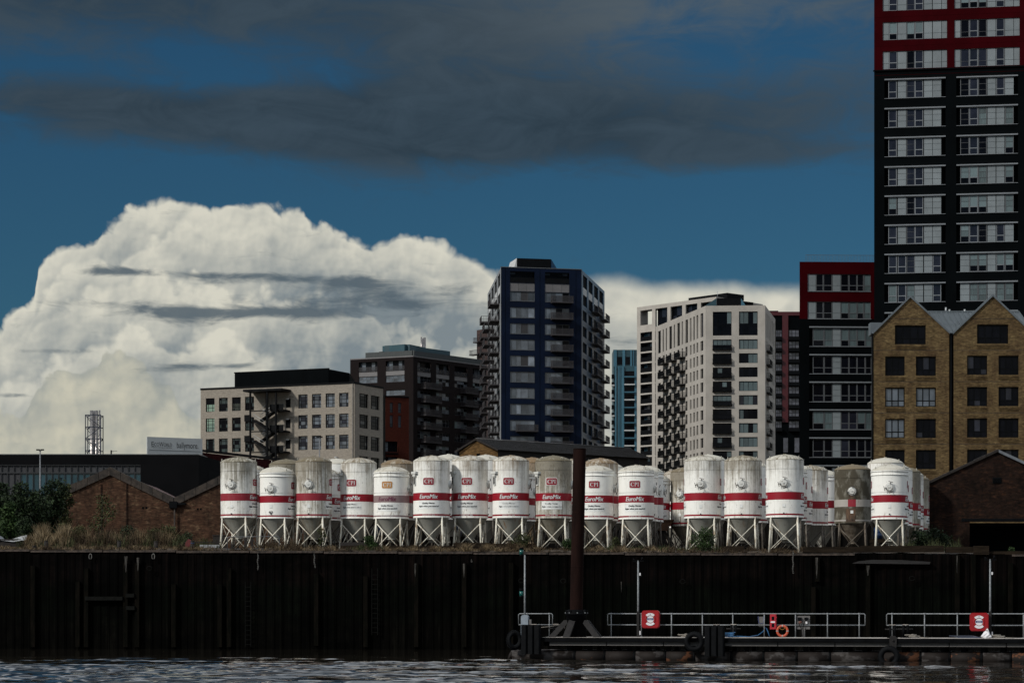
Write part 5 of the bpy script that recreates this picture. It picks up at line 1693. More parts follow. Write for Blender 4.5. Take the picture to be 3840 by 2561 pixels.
def mid_shed():
    U = lambda c: 1640 + c * 840 / 2351
    V = lambda c: 1600 + c * 300 / 840
    Yn, Yf = 230.0, 243.0
    fc = Fac(U(635), Yn, U(2205), Yf)
    ga = Fac(U(232), 231.5, U(635), Yn)
    root = thing('slate_roof_shed', fc.A, 'long dark slate roofed shed with a tan brick gable behind the silos', 'shed')
    ze = fc.z(V(238), U(635))
    zr_ = zat(V(135), 230.9) - 6
    xm = ga.s(U(430))
    ga.put(MB().prism([(0, 0), (ga.W, 0), (ga.W, ze), (xm, zr_ - 0.08), (0, ze - 0.05)], 0, 0.35), 'gable', M['tan_brick'], root)
    ga.put(MB().box(ga.s(U(412)), ga.s(U(448)), -0.02, 0.1, ga.z(V(310), U(430)), ga.z(V(280), U(430))), 'opening', M['black_clad'], root)
    fc.put(MB().box(0, fc.W, 0, 0.3, 0, ze), 'wall', M['dark_timber'], root)
    for a, b in ((700, 715), (1875, 1895), (2070, 2110)):
        fc.put(MB().box(fc.s(U(a)), fc.s(U(b)), -0.04, 0.1, fc.z(V(400), U(a)), fc.z(V(330), U(a))), 'window', M['glass_mid'], root)
    g0 = ga.w(xm, 0, zr_)
    A = fc.w(-0.3, -0.35, ze - 0.05)
    Bf = fc.w(fc.W + 0.3, -0.35, ze - 0.05)
    R0 = g0 + Vector((-0.25, 0, 0.05))
    R1 = Vector(((U(2030) - CX) * (Yf + 1.0) / F, Yf + 1.0, zat(V(232), Yf + 1.0)))
    Lb = ga.w(-0.3, -0.3, ze - 0.1)
    b0 = WORLD[root.name][0]
    def rel(p): return tuple(p - b0)
    n = 26
    for r in range(n):      # slate courses, each lapping the one below
        f0, f1 = r / n, (r + 1.12) / n
        a0, b0_ = A.lerp(R0, f0), Bf.lerp(R1, f0)
        a1, b1 = A.lerp(R0, min(1, f1)), Bf.lerp(R1, min(1, f1))
        up = Vector((0, 0, 0.035))
        mb = MB().add([rel(a0 + up), rel(b0_ + up), rel(b1), rel(a1), rel(a0), rel(b0_)], [(0, 1, 2, 3), (4, 5, 1, 0)])
        mb.build('slate_course', M['slate'], root)
    MB().add([rel(Lb), rel(R0), rel(R1), rel(R1 + Vector((1.5, 6, -1.2)))], [(0, 3, 2, 1)]).build('roof', M['slate'], root)
    MB().cyl(rel(R0 + Vector((0, 0, 0.03))), rel(R1 + Vector((0, 0, 0.03))), 0.09, n=8).build('ridge_cap', M['slate'], root)
    dirn = (R0 - A)
    MB().add([rel(A + Vector((-0.02, -0.08, -0.12))), rel(R0 + Vector((-0.02, -0.08, -0.12))), rel(R0 + Vector((-0.02, -0.08, 0.06))), rel(A + Vector((-0.02, -0.08, 0.06)))], [(0, 1, 2, 3)]).build('verge', M['coping_dk'], root)
    MB().add([rel(Lb + Vector((-0.02, -0.08, -0.12))), rel(R0 + Vector((-0.02, -0.08, -0.12))), rel(R0 + Vector((-0.02, -0.08, 0.06))), rel(Lb + Vector((-0.02, -0.08, 0.06)))], [(3, 2, 1, 0)]).build('verge', M['coping_dk'], root)
mid_shed()

# ------------------------------------------------------------------ dark boarded screen added in place of the shade behind the silos
M['backdrop_dark'] = mat('backdrop_dark', (0.0050, 0.0046, 0.0042), 0.9, var=0.5, scale=2, stretch=(1, 1, 0.3), spec=0.03)
def shade_backdrop():
    fc = Fac(1142, 193.0, 3470, 186.0)
    root = thing('shade_backdrop', fc.A, 'dark boarded screen added to stand in for shade behind the silos', 'backdrop')
    zt = fc.z(1900, 2200)
    n = 90
    w = fc.W / n
    me = MB().box(0.01, w - 0.01, 0, 0.05, 0, zt).mesh('backdrop_board', M['backdrop_dark'])
    for i in range(n):
        link('backdrop_board', me, root, fc.w(i * w, random.uniform(-0.02, 0.02), random.uniform(-0.08, 0.02)), fc.th)
    for i in range(0, n, 6):
        fc.put(MB().box(i * w - 0.08, i * w + 0.08, -0.12, 0.0, 0, zt + 0.1), 'backdrop_post', M['backdrop_dark'], root)
    fc.put(MB().box(0, fc.W, 0.06, 0.12, zt * 0.3, zt * 0.3 + 0.12), 'backdrop_rail', M['backdrop_dark'], root)
    fc.put(MB().box(0, fc.W, 0.06, 0.12, zt * 0.8, zt * 0.8 + 0.12), 'backdrop_rail', M['backdrop_dark'], root)
shade_backdrop()

# ------------------------------------------------------------------ mortar silos
def silomat(name, base, cone=False):
    """weathered white paint; object colour = (dirt, rust share, seed)"""
    m = bpy.data.materials.new(name)
    m.use_nodes = True
    k = G(m.node_tree)
    b = m.node_tree.nodes['Principled BSDF']
    t = k.n('ShaderNodeTexCoord')
    oi = k.n('ShaderNodeObjectInfo')
    cr = k.n('ShaderNodeSeparateColor')
    k.put(cr.inputs[0], oi.outputs['Color'])
    dirt, rust, seed = cr.outputs[0], cr.outputs[1], cr.outputs[2]
    x, y, z = k.sep(t.outputs['Object'])
    off = k.mul(seed, 60.0)
    ang = k.mul(k.m('ARCTAN2', x, y), 1.2)
    # long vertical runs starting at the shoulder
    runs = k.noise(k.xyz(k.add(k.mul(ang, 9.0), off), k.mul(z, 0.28), off), 1.0, 6.0, 0.72)
    blot = k.noise(k.xyz(k.add(k.mul(x, 1.1), off), k.mul(y, 1.1), k.add(k.mul(z, 0.9), off)), 1.0, 7.0, 0.68)
    top = k.step(z, 3.4, 5.9)
    dd = k.sub(dirt, 0.5)
    f_run = k.step(k.add(k.add(k.mul(runs, 0.75), k.mul(blot, 0.45)), k.add(k.mul(top, 0.20), k.mul(dd, 0.62))), 0.56, 0.88)
    cloud = k.noise(k.xyz(k.add(k.mul(x, 2.2), k.mul(off, 1.3)), k.mul(y, 2.2), k.add(k.mul(z, 1.6), off)), 1.0, 7.0, 0.7)
    f_cl = k.step(k.add(cloud, k.mul(dd, 0.5)), 0.44, 0.74)
    grit = k.noise(k.xyz(k.mul(x, 8.0), k.mul(y, 8.0), k.add(k.mul(z, 5.0), off)), 1.0, 5.0, 0.75)
    f_gr = k.step(k.add(grit, k.mul(dd, 0.16)), 0.57, 0.67)
    scuff = k.step(k.noise(k.xyz(k.add(k.mul(ang, 3.0), off), k.mul(z, 3.5), k.mul(off, 2.0)), 1.0, 8.0, 0.8), 0.64, 0.70)
    moss = k.mix(rust, (0.128, 0.120, 0.088), (0.190, 0.130, 0.070))
    c = k.mix(k.mul(f_cl, 0.50), base, tuple(q * w_ for q, w_ in zip(base, (0.66, 0.64, 0.56))))
    c = k.mix(k.mul(f_run, 0.88), c, moss)
    c = k.mix(k.mul(f_gr, 0.55), c, (0.085, 0.072, 0.052))
    c = k.mix(k.mul(scuff, 0.5), c, (0.11, 0.10, 0.09))
    # rust bleeding at the foot
    foot = k.mul(k.step(z, 2.9, 2.1), k.step(k.noise(k.xyz(k.add(k.mul(ang, 5.0), off), k.mul(z, 1.5), off), 1.0, 5.0, 0.6), 0.56, 0.74))
    c = k.mix(k.mul(foot, k.add(0.40, k.mul(rust, 0.55))), c, (0.175, 0.095, 0.042))
    k.put(b.inputs['Base Color'], c)
    b.inputs['Roughness'].default_value = 0.55
    b.inputs['Specular IOR Level'].default_value = 0.25
    bp = k.n('ShaderNodeBump')
    bp.inputs['Strength'].default_value = 0.12
    bp.inputs['Distance'].default_value = 0.02
    k.put(bp.inputs['Height'], cloud)
    k.put(b.inputs['Normal'], bp.outputs[0])
    return m
def domemat():
    m = bpy.data.materials.new('silo_dome')
    m.use_nodes = True
    k = G(m.node_tree)
    b = m.node_tree.nodes['Principled BSDF']
    t = k.n('ShaderNodeTexCoord')
    oi = k.n('ShaderNodeObjectInfo')
    cr = k.n('ShaderNodeSeparateColor')
    k.put(cr.inputs[0], oi.outputs['Color'])
    dirt, rust, seed = cr.outputs[0], cr.outputs[1], cr.outputs[2]
    x, y, z = k.sep(t.outputs['Object'])
    r = k.m('SQRT', k.add(k.mul(x, x), k.mul(y, y)))
    off = k.mul(seed, 60.0)
    ang = k.m('ARCTAN2', x, y)
    ray = k.noise(k.xyz(k.add(k.mul(ang, 5.0), off), k.mul(r, 1.4), off), 1.0, 5.0, 0.65)
    spot = k.noise(k.xyz(k.mul(x, 7.0), k.mul(y, 7.0), off), 1.0, 4.0, 0.7)
    grime = k.mix(rust, (0.085, 0.078, 0.048), (0.150, 0.088, 0.034))
    f = k.step(k.add(k.add(k.mul(ray, 0.6), k.mul(spot, 0.4)), k.add(k.mul(k.step(r, 1.05, 0.25), 0.10), k.mul(k.sub(dirt, 0.42), 0.62))), 0.42, 0.64)
    c = k.mix(k.mul(f, 0.9), (0.46, 0.44, 0.38), grime)
    c = k.mix(k.mul(k.step(spot, 0.62, 0.70), 0.7), c, (0.50, 0.48, 0.42))
    k.put(b.inputs['Base Color'], c)
    b.inputs['Roughness'].default_value = 0.7
    b.inputs['Specular IOR Level'].default_value = 0.2
    return m
M['silo_white'] = silomat('silo_white', (0.78, 0.775, 0.735))
M['silo_cone_shaded'] = silomat('silo_cone_shaded', (0.24, 0.24, 0.215))  # white paint with the shade under the body put into a darker base
M['silo_dome'] = domemat()
M['silo_moss'] = mat('silo_moss', (0.068, 0.060, 0.044), 0.85, scale=1.9, stretch=(1, 1, 0.6), col2=(0.190, 0.180, 0.150), thr=(0.46, 0.64), detail=9, spec=0.1)
M['rust_patch'] = mat('rust_patch', (0.105, 0.060, 0.034), 0.85, scale=5, stretch=(2, 2, 0.5), col2=(0.045, 0.028, 0.018), thr=(0.4, 0.6), detail=8)
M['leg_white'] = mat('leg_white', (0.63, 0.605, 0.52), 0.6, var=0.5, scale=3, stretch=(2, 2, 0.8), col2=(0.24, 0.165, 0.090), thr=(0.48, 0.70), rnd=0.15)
M['leg_dim'] = mat('leg_dim', (0.085, 0.075, 0.060), 0.7, var=0.5, scale=3, col2=(0.03, 0.022, 0.015), rnd=0.3)  # shade behind the front silos put into the back-row leg colour
M['leg_old'] = mat('leg_old', (0.13, 0.11, 0.085), 0.7, var=0.5, scale=3, col2=(0.05, 0.035, 0.022), rnd=0.15)
def bandmat(name, col, streak):
    return mat(name, col, 0.5, var=0.25, scale=3.0, stretch=(3, 3, 0.5), col2=streak, thr=(0.55, 0.85), rnd=0.08, spec=0.25)
M['band_red'] = bandmat('band_red', (0.235, 0.006, 0.016), (0.16, 0.02, 0.024))
M['band_worn'] = bandmat('band_worn', (0.235, 0.020, 0.032), (0.28, 0.12, 0.12))
M['band_mauve'] = bandmat('band_mauve', (0.240, 0.170, 0.170), (0.20, 0.11, 0.12))
M['band_pale'] = bandmat('band_pale', (0.36, 0.34, 0.31), (0.22, 0.18, 0.15))
M['logo_red'] = mat('logo_red', (0.225, 0.006, 0.016), 0.5, var=0.15)
M['logo_orange'] = mat('logo_orange', (0.42, 0.20, 0.055), 0.5, var=0.15)
M['print_white'] = mat('print_white', (0.55, 0.57, 0.57), 0.5, var=0.1)
M['print_mauve'] = mat('print_mauve', (0.125, 0.020, 0.050), 0.5, var=0.2)
M['print_black'] = mat('print_black', (0.020, 0.020, 0.022), 0.6, var=0.2)
M['print_worn'] = mat('print_worn', (0.06, 0.06, 0.06), 0.6, col2=(0.42, 0.43, 0.42), scale=3.0, stretch=(1, 1, 0.2), thr=(0.46, 0.56))
M['sticker'] = mat('sticker', (0.74, 0.755, 0.735), 0.5, var=0.14, rnd=0.05)
M['hatch_white'] = mat('hatch_white', (0.55, 0.555, 0.53), 0.5, var=0.5, scale=6, col2=(0.24, 0.21, 0.16), thr=(0.52, 0.74))
M['clamp'] = mat('clamp', (0.035, 0.03, 0.026), 0.6, var=0.4)
M['lug'] = mat('lug', (0.42, 0.40, 0.34), 0.6)
R0 = 1.18
NSEG = 64
def bend(geo, R_, z0, x0=0.0):
    vs, fs = geo
    return MB().add([(R_ * math.sin((x + x0) / R_), -R_ * math.cos((x + x0) / R_), z0 + y) for x, y in vs], fs, True)
def scaled(geo, w=None, h=None):
    vs, fs = geo
    xs = [v[0] for v in vs]
    ys = [v[1] for v in vs]
    kx = w / (max(xs) - min(xs)) if w else 1.0
    ky = h / (max(ys) - min(ys)) if h else kx
    cx_, cy_ = (max(xs) + min(xs)) / 2, (max(ys) + min(ys)) / 2
    return [((x - cx_) * kx, (y - cy_) * ky) for x, y in vs], fs
def rect_geo(w, h, nx=10):
    vs = [(-w / 2 + w * i / nx, s_ * h / 2) for s_ in (-1, 1) for i in range(nx + 1)]
    return vs, [(i, i + 1, nx + 2 + i, nx + 1 + i) for i in range(nx)]
def rrect_geo(w, h, r, nx=10):
    pts = []
    for cx_, cy_, a0 in ((w / 2 - r, h / 2 - r, 0), (-w / 2 + r, h / 2 - r, 90), (-w / 2 + r, -h / 2 + r, 180), (w / 2 - r, -h / 2 + r, 270)):
        pts += [(cx_ + r * math.cos(rad(a0 + 30 * i)), cy_ + r * math.sin(rad(a0 + 30 * i))) for i in range(4)]
    # slice vertically into strips so that it bends with the shell
    xs = sorted({round(-w / 2 + w * i / nx, 5) for i in range(nx + 1)})
    def yext(x):
        d = abs(x) - (w / 2 - r)
        return h / 2 if d <= 0 else h / 2 - r + math.sqrt(max(0, r * r - d * d))
    vs = []
    for x in xs:
        vs += [(x, -yext(x)), (x, yext(x))]
    return vs, [(2 * i, 2 * i + 2, 2 * i + 3, 2 * i + 1) for i in range(len(xs) - 1)]
def serif_cpi():
    """the three serif capitals C P I as outlines, about 1.9 wide and 1 high"""
    V_, F_ = [], []
    def poly(ps):
        b = len(V_)
        V_.extend(ps)
        F_.append(tuple(range(b, b + len(ps))))
    def boxp(x0, x1, y0, y1):
        poly([(x0, y0), (x1, y0), (x1, y1), (x0, y1)])
    # C: crescent ring with thick left side
    cx_, n = 0.42, 18
    def ring(i):
        t = rad(48 + (312 - 48) * i / n)
        th = 0.07 + 0.13 * (0.5 - 0.5 * math.cos(t)) ** 1.2
        return (cx_ + 0.44 * math.cos(t), 0.5 + 0.51 * math.sin(t)), (cx_ + (0.44 - th) * math.cos(t), 0.5 + (0.51 - 0.07) * math.sin(t))
    for i in range(n):
        a, b = ring(i), ring(i + 1)
        poly([a[0], b[0], b[1], a[1]])
    boxp(0.70, 0.755, 0.66, 1.0)
    boxp(0.70, 0.74, 0.06, 0.24)
    # P
    boxp(1.00, 1.15, 0.05, 0.95)
    boxp(0.91, 1.25, 0.0, 0.06)
    boxp(0.91, 1.15, 0.94, 1.0)
    m_ = 12
    for i in range(m_):
        t0, t1 = rad(90 - 180 * i / m_), rad(90 - 180 * (i + 1) / m_)
        o = lambda t: (1.24 + 0.30 * math.cos(t), 0.735 + 0.265 * math.sin(t))
        q = lambda t: (1.24 + 0.15 * math.cos(t), 0.735 + 0.205 * math.sin(t))
        poly([o(t0), q(t0), q(t1), o(t1)])
    boxp(1.15, 1.24, 0.94, 1.0)
    boxp(1.15, 1.24, 0.47, 0.53)
    # I
    boxp(1.72, 1.87, 0.05, 0.95)
    boxp(1.63, 1.96, 0.0, 0.06)
    boxp(1.63, 1.96, 0.94, 1.0)
    return V_, F_
GEO = {
    'cpi': scaled(serif_cpi(), 0.53, 0.25),
    'mix': scaled(text_geo('EuroMix', 1.0, 0.24), 1.23, 0.265),
    'tag1': scaled(text_geo('Quality Mortar', 1.0, 0.2), 0.83, 0.125),
    'tag2': scaled(text_geo('Right when you need it!', 1.0, 0.2), 1.33, 0.125),
    'tel1': scaled(text_geo('01474 331 555', 1.0, 0.0, 0.0, 1.2), 0.80, 0.062),
    'tel2': scaled(text_geo('02380 662 000', 1.0, 0.0, 0.0, 1.2), 0.80, 0.062),
    'two': scaled(text_geo('02', 1.0), 0.26, 0.14),
}
def bendfat(geo, R_, z0, dx, n=3):
    """bolder lettering: copies side by side, each a hair further out"""
    mb = MB()
    for i in range(n):
        q = bend(geo, R_ + 0.0012 * i, z0, dx * (i - (n - 1) / 2))
        mb.add(q.v, q.f, True)
    return mb
SILO = {}
def silo_kit(kind):
    """mesh data for one silo type; local origin on the ground, artwork facing -y"""
    if kind == 'tall':
        rim, st0, st1, b0, b1, seam, sh, top = 2.10, 2.18, 2.28, 3.14, 3.62, 5.04, 5.66, 6.00
        zc, ztx, zt1, zt2, zh = 4.33, 3.38, 2.945, 2.755, 4.17
    else:
        rim, st0, st1, b0, b1, seam, sh, top = 2.05, 2.12, 2.21, 3.02, 3.47, 3.62, 5.00, 5.37
        zc, ztx, zt1, zt2, zh = 4.13, 3.24, 2.80, 2.62, 3.92
    R_ = R0 if kind == 'tall' else 1.15
    K = {}
    body = MB()
    body.lathe([(R_ - 0.03, rim - 0.05), (R_ + 0.014, rim - 0.05)], NSEG).lathe([(R_ + 0.014, rim - 0.05), (R_ + 0.014, rim)], NSEG).lathe([(R_ + 0.014, rim), (R_, rim + 0.012)], NSEG)
    body.lathe([(R_, rim + 0.012), (R_, seam - 0.012)], NSEG).lathe([(R_ - 0.022, seam - 0.013), (R_ - 0.022, seam + 0.013)], NSEG).lathe([(R_, seam + 0.012), (R_, sh - 0.05)], NSEG)
    K['body'] = body.mesh('body', M['silo_white'])
    H = top - sh
    prof = [(R_, sh - 0.05), (R_ + 0.02, sh - 0.03), (R_ + 0.01, sh), (R_ * 0.965, sh + H * 0.13), (R_ * 0.88, sh + H * 0.33), (R_ * 0.74, sh + H * 0.56), (R_ * 0.55, sh + H * 0.77), (R_ * 0.3, sh + H * 0.94), (R_ * 0.12, sh + H), (0.001, sh + H)]
    K['dome'] = MB().lathe(prof, NSEG).mesh('dome', M['silo_dome'])
    cap = MB()
    cap.cyl((0, 0, top - 0.03), (0, 0, top + 0.035), 0.13, 0.11, 12).cyl((0.2, 0.05, top - 0.04), (0.2, 0.05, top + 0.02), 0.05, 0.05, 8)
    K['dome_cap'] = cap.mesh('dome_cap', M['silo_dome'])
    if kind == 'short':
        rg = MB()
        for z in (4.92, 4.70):
            rg.lathe([(R_, z - 0.05), (R_ + 0.045, z - 0.035), (R_ + 0.045, z + 0.02), (R_, z + 0.04)], NSEG)
        K['collar_ring'] = rg.mesh('collar_ring', M['silo_white'])
    K['hopper'] = MB().lathe([(R_ - 0.03, rim - 0.02), (0.24, 0.78), (0.24, 0.72), (0.30, 0.72), (0.30, 0.68), (0.19, 0.68), (0.19, 0.50), (0.001, 0.50)], 40).mesh('hopper', M['silo_cone_shaded'])
    # four legs, braces
    legs, braces = [], []
    for i in range(4):
        a = rad(45 + 90 * i)
        tp = Vector((math.cos(a) * (R_ - 0.04), math.sin(a) * (R_ - 0.04), rim + 0.02))
        bt = Vector((math.cos(a) * (R_ + 0.13), math.sin(a) * (R_ + 0.13), -0.25))
        legs.append(MB().cyl(tp, bt, 0.062, 0.07, 10).mesh('leg', M['leg_white']))
        a2 = rad(45 + 90 * (i + 1))
        def at(an, z):
            f_ = (rim - z) / (rim + 0.25)
            r_ = R_ - 0.04 + 0.17 * f_
            return Vector((math.cos(an) * r_, math.sin(an) * r_, z))
        braces.append(MB().cyl(at(a, 1.72), at(a2, 0.0), 0.032, n=6).mesh('brace', M['leg_white']))
        braces.append(MB().cyl(at(a2, 1.72), at(a, 0.0), 0.032, n=6).mesh('brace', M['leg_white']))
    K['legs'], K['braces'] = legs, braces
    for nm, mt in (('band_red', 'band_red'), ('band_worn', 'band_worn'), ('band_mauve', 'band_mauve'), ('band_pale', 'band_pale')):
        K[nm] = MB().lathe([(R_ + 0.006, b0), (R_ + 0.006, b1)], NSEG).mesh('red_band', M[mt])
        K['stripe_' + nm] = MB().lathe([(R_ + 0.006, st0), (R_ + 0.006, st1)], NSEG).mesh('foot_stripe', M[mt])
    for nm in ('logo_red', 'logo_orange'):
        K[nm] = bend(rrect_geo(0.70, 0.44, 0.05), R_ + 0.014, zc).mesh('logo_plate', M[nm])
    K['logo_border'] = bend(rrect_geo(0.755, 0.495, 0.07), R_ + 0.008, zc).mesh('logo_border', M['sticker'])
    K['cpi'] = bend(GEO['cpi'], R_ + 0.020, zc).mesh('lettering', M['print_white'])
    for nm in ('print_white', 'print_mauve'):
        K['mix_' + nm] = bendfat(GEO['mix'], R_ + 0.014, ztx, 0.012).mesh('lettering', M[nm])
    K['sticker'] = bend(rect_geo(1.40, 0.50), R_ + 0.006, (zt1 + zt2) / 2).mesh('tagline_sticker', M['sticker'])
    for nm in ('print_black', 'print_worn'):
        mb = bendfat(GEO['tag1'], R_ + 0.012, zt1, 0.008)
        q = bendfat(GEO['tag2'], R_ + 0.012, zt2, 0.008)
        mb.add(q.v, q.f, True)
        K['tag_' + nm] = mb.mesh('lettering', M[nm])
    for t_ in ('tel1', 'tel2'):
        K[t_] = bendfat(GEO[t_], R_ + 0.012, (st0 + st1) / 2, 0.006).mesh('lettering', M['print_white'])
    # inspection hatch at +90 degrees (local +x), with three clamp arms
    hb = MB().cyl((R_ - 0.05, 0, zh), (R_ + 0.07, 0, zh), 0.27, 0.27, 24).cyl((R_ + 0.07, 0, zh), (R_ + 0.11, 0, zh), 0.25, 0.18, 24).box(R_ + 0.10, R_ + 0.15, -0.05, 0.05, zh - 0.03, zh + 0.03)
    K['hatch'] = hb.mesh('hatch', M['hatch_white'])
    K['clamps'] = []
    for a in (75, 195, 290):
        ca, sa = math.cos(rad(a)), math.sin(rad(a))
        c0 = Vector((R_ + 0.13, ca * 0.20, zh + sa * 0.20))
        c1 = Vector((R_ + 0.16, ca * 0.33, zh + sa * 0.33))
        tx = Vector((0.0, -sa, ca)) * 0.15
        K['clamps'].append(MB().cyl(c0, c1, 0.022, n=6).cyl(c1 - tx, c1 + tx, 0.020, n=6).mesh('clamp', M['clamp']))
    # small vent housing at about -52 degrees
    if kind == 'tall':
        an = rad(-52)
        nx_, ny_ = math.sin(an), -math.cos(an)
        tx_, ty_ = math.cos(an), math.sin(an)
        vb = MB()
        def obx(t0, t1, n0, n1, z0, z1):
            pts = [(t, n_) for t, n_ in ((t0, n0), (t1, n0), (t1, n1), (t0, n1))]
            xy = [(nx_ * (R_ + n_) + tx_ * t, ny_ * (R_ + n_) + ty_ * t) for t, n_ in pts]
            vb.add([(a, b, z0) for a, b in xy] + [(a, b, z1) for a, b in xy], [(0, 1, 2, 3), (7, 6, 5, 4), (1, 0, 4, 5), (2, 1, 5, 6), (3, 2, 6, 7), (0, 3, 7, 4)])
        obx(-0.30, 0.30, -0.06, 0.16, 4.82, 4.97)
        obx(-0.16, 0.16, -0.06, 0.13, 4.66, 4.82)
        obx(-0.14, 0.10, -0.06, 0.07, 4.10, 4.66)
        K['vent_box'] = vb.mesh('vent_box', M['hatch_white'])
        vs = MB()
        vb = vs
        obx(-0.10, 0.07, 0.07, 0.085, 4.18, 4.60)
        K['vent_slot'] = vs.mesh('vent_slot', M['grey_dark'])
    K['lugs'] = []
    for a in (-35, 35, 145, 215):
        cx_, cy_ = math.sin(rad(a)) * R_ * 0.93, -math.cos(rad(a)) * R_ * 0.93
        K['lugs'].append(MB().tube([(cx_ - 0.05, cy_, sh + 0.02), (cx_ - 0.05, cy_, sh + 0.17), (cx_, cy_, sh + 0.21), (cx_ + 0.05, cy_, sh + 0.17), (cx_ + 0.05, cy_, sh + 0.02)], 0.02, 6).mesh('lifting_lug', M['lug']))
    K['plate'] = (lambda z: MB().add([(R_ + 0.012, -0.09, z - 0.09), (R_ + 0.012, 0.09, z - 0.09), (R_ + 0.012, 0.09, z + 0.09), (R_ + 0.012, -0.09, z + 0.09)], [(0, 1, 2, 3)])
                  .box(R_ - 0.02, R_ + 0.03, -0.09, 0.09, z - 0.11, z - 0.09))(2.80).mesh('type_plate', M['sticker'])
    K['valve'] = MB().cyl((R_ - 0.02, 0, 2.30), (R_ + 0.06, 0, 2.30), 0.045, n=10).mesh('drain_valve', M['clamp'])
    K['two'] = None
    mb = MB()
    for i in range(3):
        rr = R_ + 0.014 + 0.0012 * i
        mb.add([(rr * math.cos((x + 0.012 * (i - 1)) / R_), rr * math.sin((x + 0.012 * (i - 1)) / R_), 2.40 + y) for x, y in GEO['two'][0]], GEO['two'][1], True)
    K['two'] = mb.mesh('lettering', M['print_black'])
    K['H'] = top
    return K
KIT = {k: silo_kit(k) for k in ('tall', 'short')}
SN = [0]
def silo(u, Y, kind, phi, vtop, dirt, rust, label, *, band='band_red', logo='logo_red', tel='tel1', tagw='print_black', legs='leg_white', lean=0.0, number=False, detail=2):
    K = KIT[kind]
    x = (u - CX) * Y / F
    zg = gz(x)
    root = thing('mortar_silo', (x, Y, zg), label, 'silo', 'mortar silos standing on the quay')
    view = math.degrees(math.atan2(x, Y))
    root.rotation_euler = (0, rad(lean), rad(phi - view))
    sz = (zat(vtop, Y) - zg) / K['H']
    root.scale = (1, 1, sz)
    SN[0] += 1
    col = (dirt, rust, (SN[0] * 0.6180339) % 1.0, 1.0)
    def put(name, me, par=None, rz=0.0):
        o = bpy.data.objects.new(name, me)
        COL.objects.link(o)
        o.parent = par or root
        o.rotation_euler = (0, 0, rz)
        o.color = col
        return o
    bo = put('body', K['body'])
    if legs == 'leg_old':
        bo.material_slots[0].link = 'OBJECT'; bo.material_slots[0].material = M['silo_moss']
        for w_, z0_, z1_, mt, an in ((0.62, 2.12, 3.02, 'rust_patch', 86), (0.52, 3.14, 3.62, 'band_worn', 90), (0.3, 3.62, 3.95, 'rust_patch', 88)):
            geo = rect_geo(w_, z1_ - z0_)
            put('worn_patch', bend(geo, R0 + 0.010, (z0_ + z1_) / 2).mesh('worn_patch', M[mt]), None, rad(an))
    put('dome', K['dome'])
    put('dome_cap', K['dome_cap'])
    if kind == 'short':
        put('collar_ring', K['collar_ring'])
    hp = put('hopper', K['hopper'])
    if legs == 'leg_old':
        hp.material_slots[0].link = 'OBJECT'; hp.material_slots[0].material = M['leg_old']
    for i in range(4):
        o = put('leg', K['legs'][i])
        if legs != 'leg_white':
            o.material_slots[0].link = 'OBJECT'; o.material_slots[0].material = M[legs]
    for b_ in K['braces']:
        o = put('brace', b_)
        if legs != 'leg_white':
            o.material_slots[0].link = 'OBJECT'; o.material_slots[0].material = M[legs]
    put('red_band', K[band])
    put('foot_stripe', K['stripe_' + band])
    for rz in (0.0, PI):
        if legs == 'leg_old':
            break
        lp = put('logo_border', K['logo_border'], None, rz)
        put('logo_plate', K[logo], lp)
        put('lettering', K['cpi'], lp)
        put('wordmark', K['mix_print_mauve' if band == 'band_mauve' else 'mix_print_white'], None, rz)
        stk = put('tagline_sticker', K['sticker'], None, rz)
        put('lettering', K['tag_' + tagw], stk)
        put('telephone_number', K[tel], None, rz)
    h_ = put('hatch', K['hatch'])
    for c in K['clamps']:
        put('clamp', c, h_)
    if kind == 'tall':
        vb = put('vent_box', K['vent_box'])
        put('vent_slot', K['vent_slot'], vb)
    for l in K['lugs']:
        put('lifting_lug', l)
    put('type_plate', K['plate'])
    put('drain_valve', K['valve'])
    if number:
        put('number', K['two'])
    return root
S = silo
# front row, left to right
S(897, 156, 'tall', -114, 1714, .52, .15, 'leftmost silo, grey streaked top, round hatch facing the river', band='band_worn', lean=0.8)
S(1038.5, 156, 'short', -109, 1750, .24, .35, 'clean short silo numbered 02, second from the left', number=True, lean=0.6)
S(1177, 156, 'tall', -106, 1712, .66, .35, 'dirty streaked tall silo with round hatch, third from the left', band='band_worn', lean=0.6)
S(1343, 157, 'tall', -24, 1717, .42, .55, 'tall silo with its red logo turned left, fourth from the left', tel='tel2', tagw='print_worn', lean=0.4)
S(1467, 155.5, 'short', -15, 1748, .32, .6, 'short silo with orange logo and faded mauve band', band='band_mauve', logo='logo_orange', lean=0.3)
S(1618.5, 155, 'tall', -10, 1709, .36, .7, 'tall red logo silo just right of the orange logo silo')
S(1762, 156, 'tall', -10, 1708, .40, .75, 'rust domed tall silo, middle of the three cleanest logo silos', tel='tel2')
S(1915.5, 155, 'tall', -7, 1708, .40, .9, 'tall silo with rust stained hopper, second left of the brown pile', tagw='print_worn')
S(2075.5, 155, 'tall', -6, 1709, .74, .25, 'green streaked tall silo immediately left of the brown pile', tagw='print_worn')
S(2235, 155.5, 'short', -6, 1745, .26, .6, 'short silo partly hidden behind the brown mooring pile')
S(2387, 155, 'short', -5, 1744, .30, .6, 'short red logo silo, second right of the brown pile', lean=-0.2)
S(2634.5, 152.8, 'tall', -96, 1708, .40, .3, 'white tall silo with green dome and open red band, round hatch facing', lean=-0.3)
S(2786, 151.7, 'tall', -95, 1708, .52, .35, 'brown tinged hatch silo, middle of three tall ones at right', lean=-0.3)
S(2943, 149.6, 'tall', -93, 1704, .38, .3, 'largest looking white hatch silo, right of the three tall ones', lean=-0.5)
S(3197, 157, 'tall', -92, 1742, .98, .45, 'moss covered dark silo with its red band worn pale', band='band_pale', legs='leg_old')
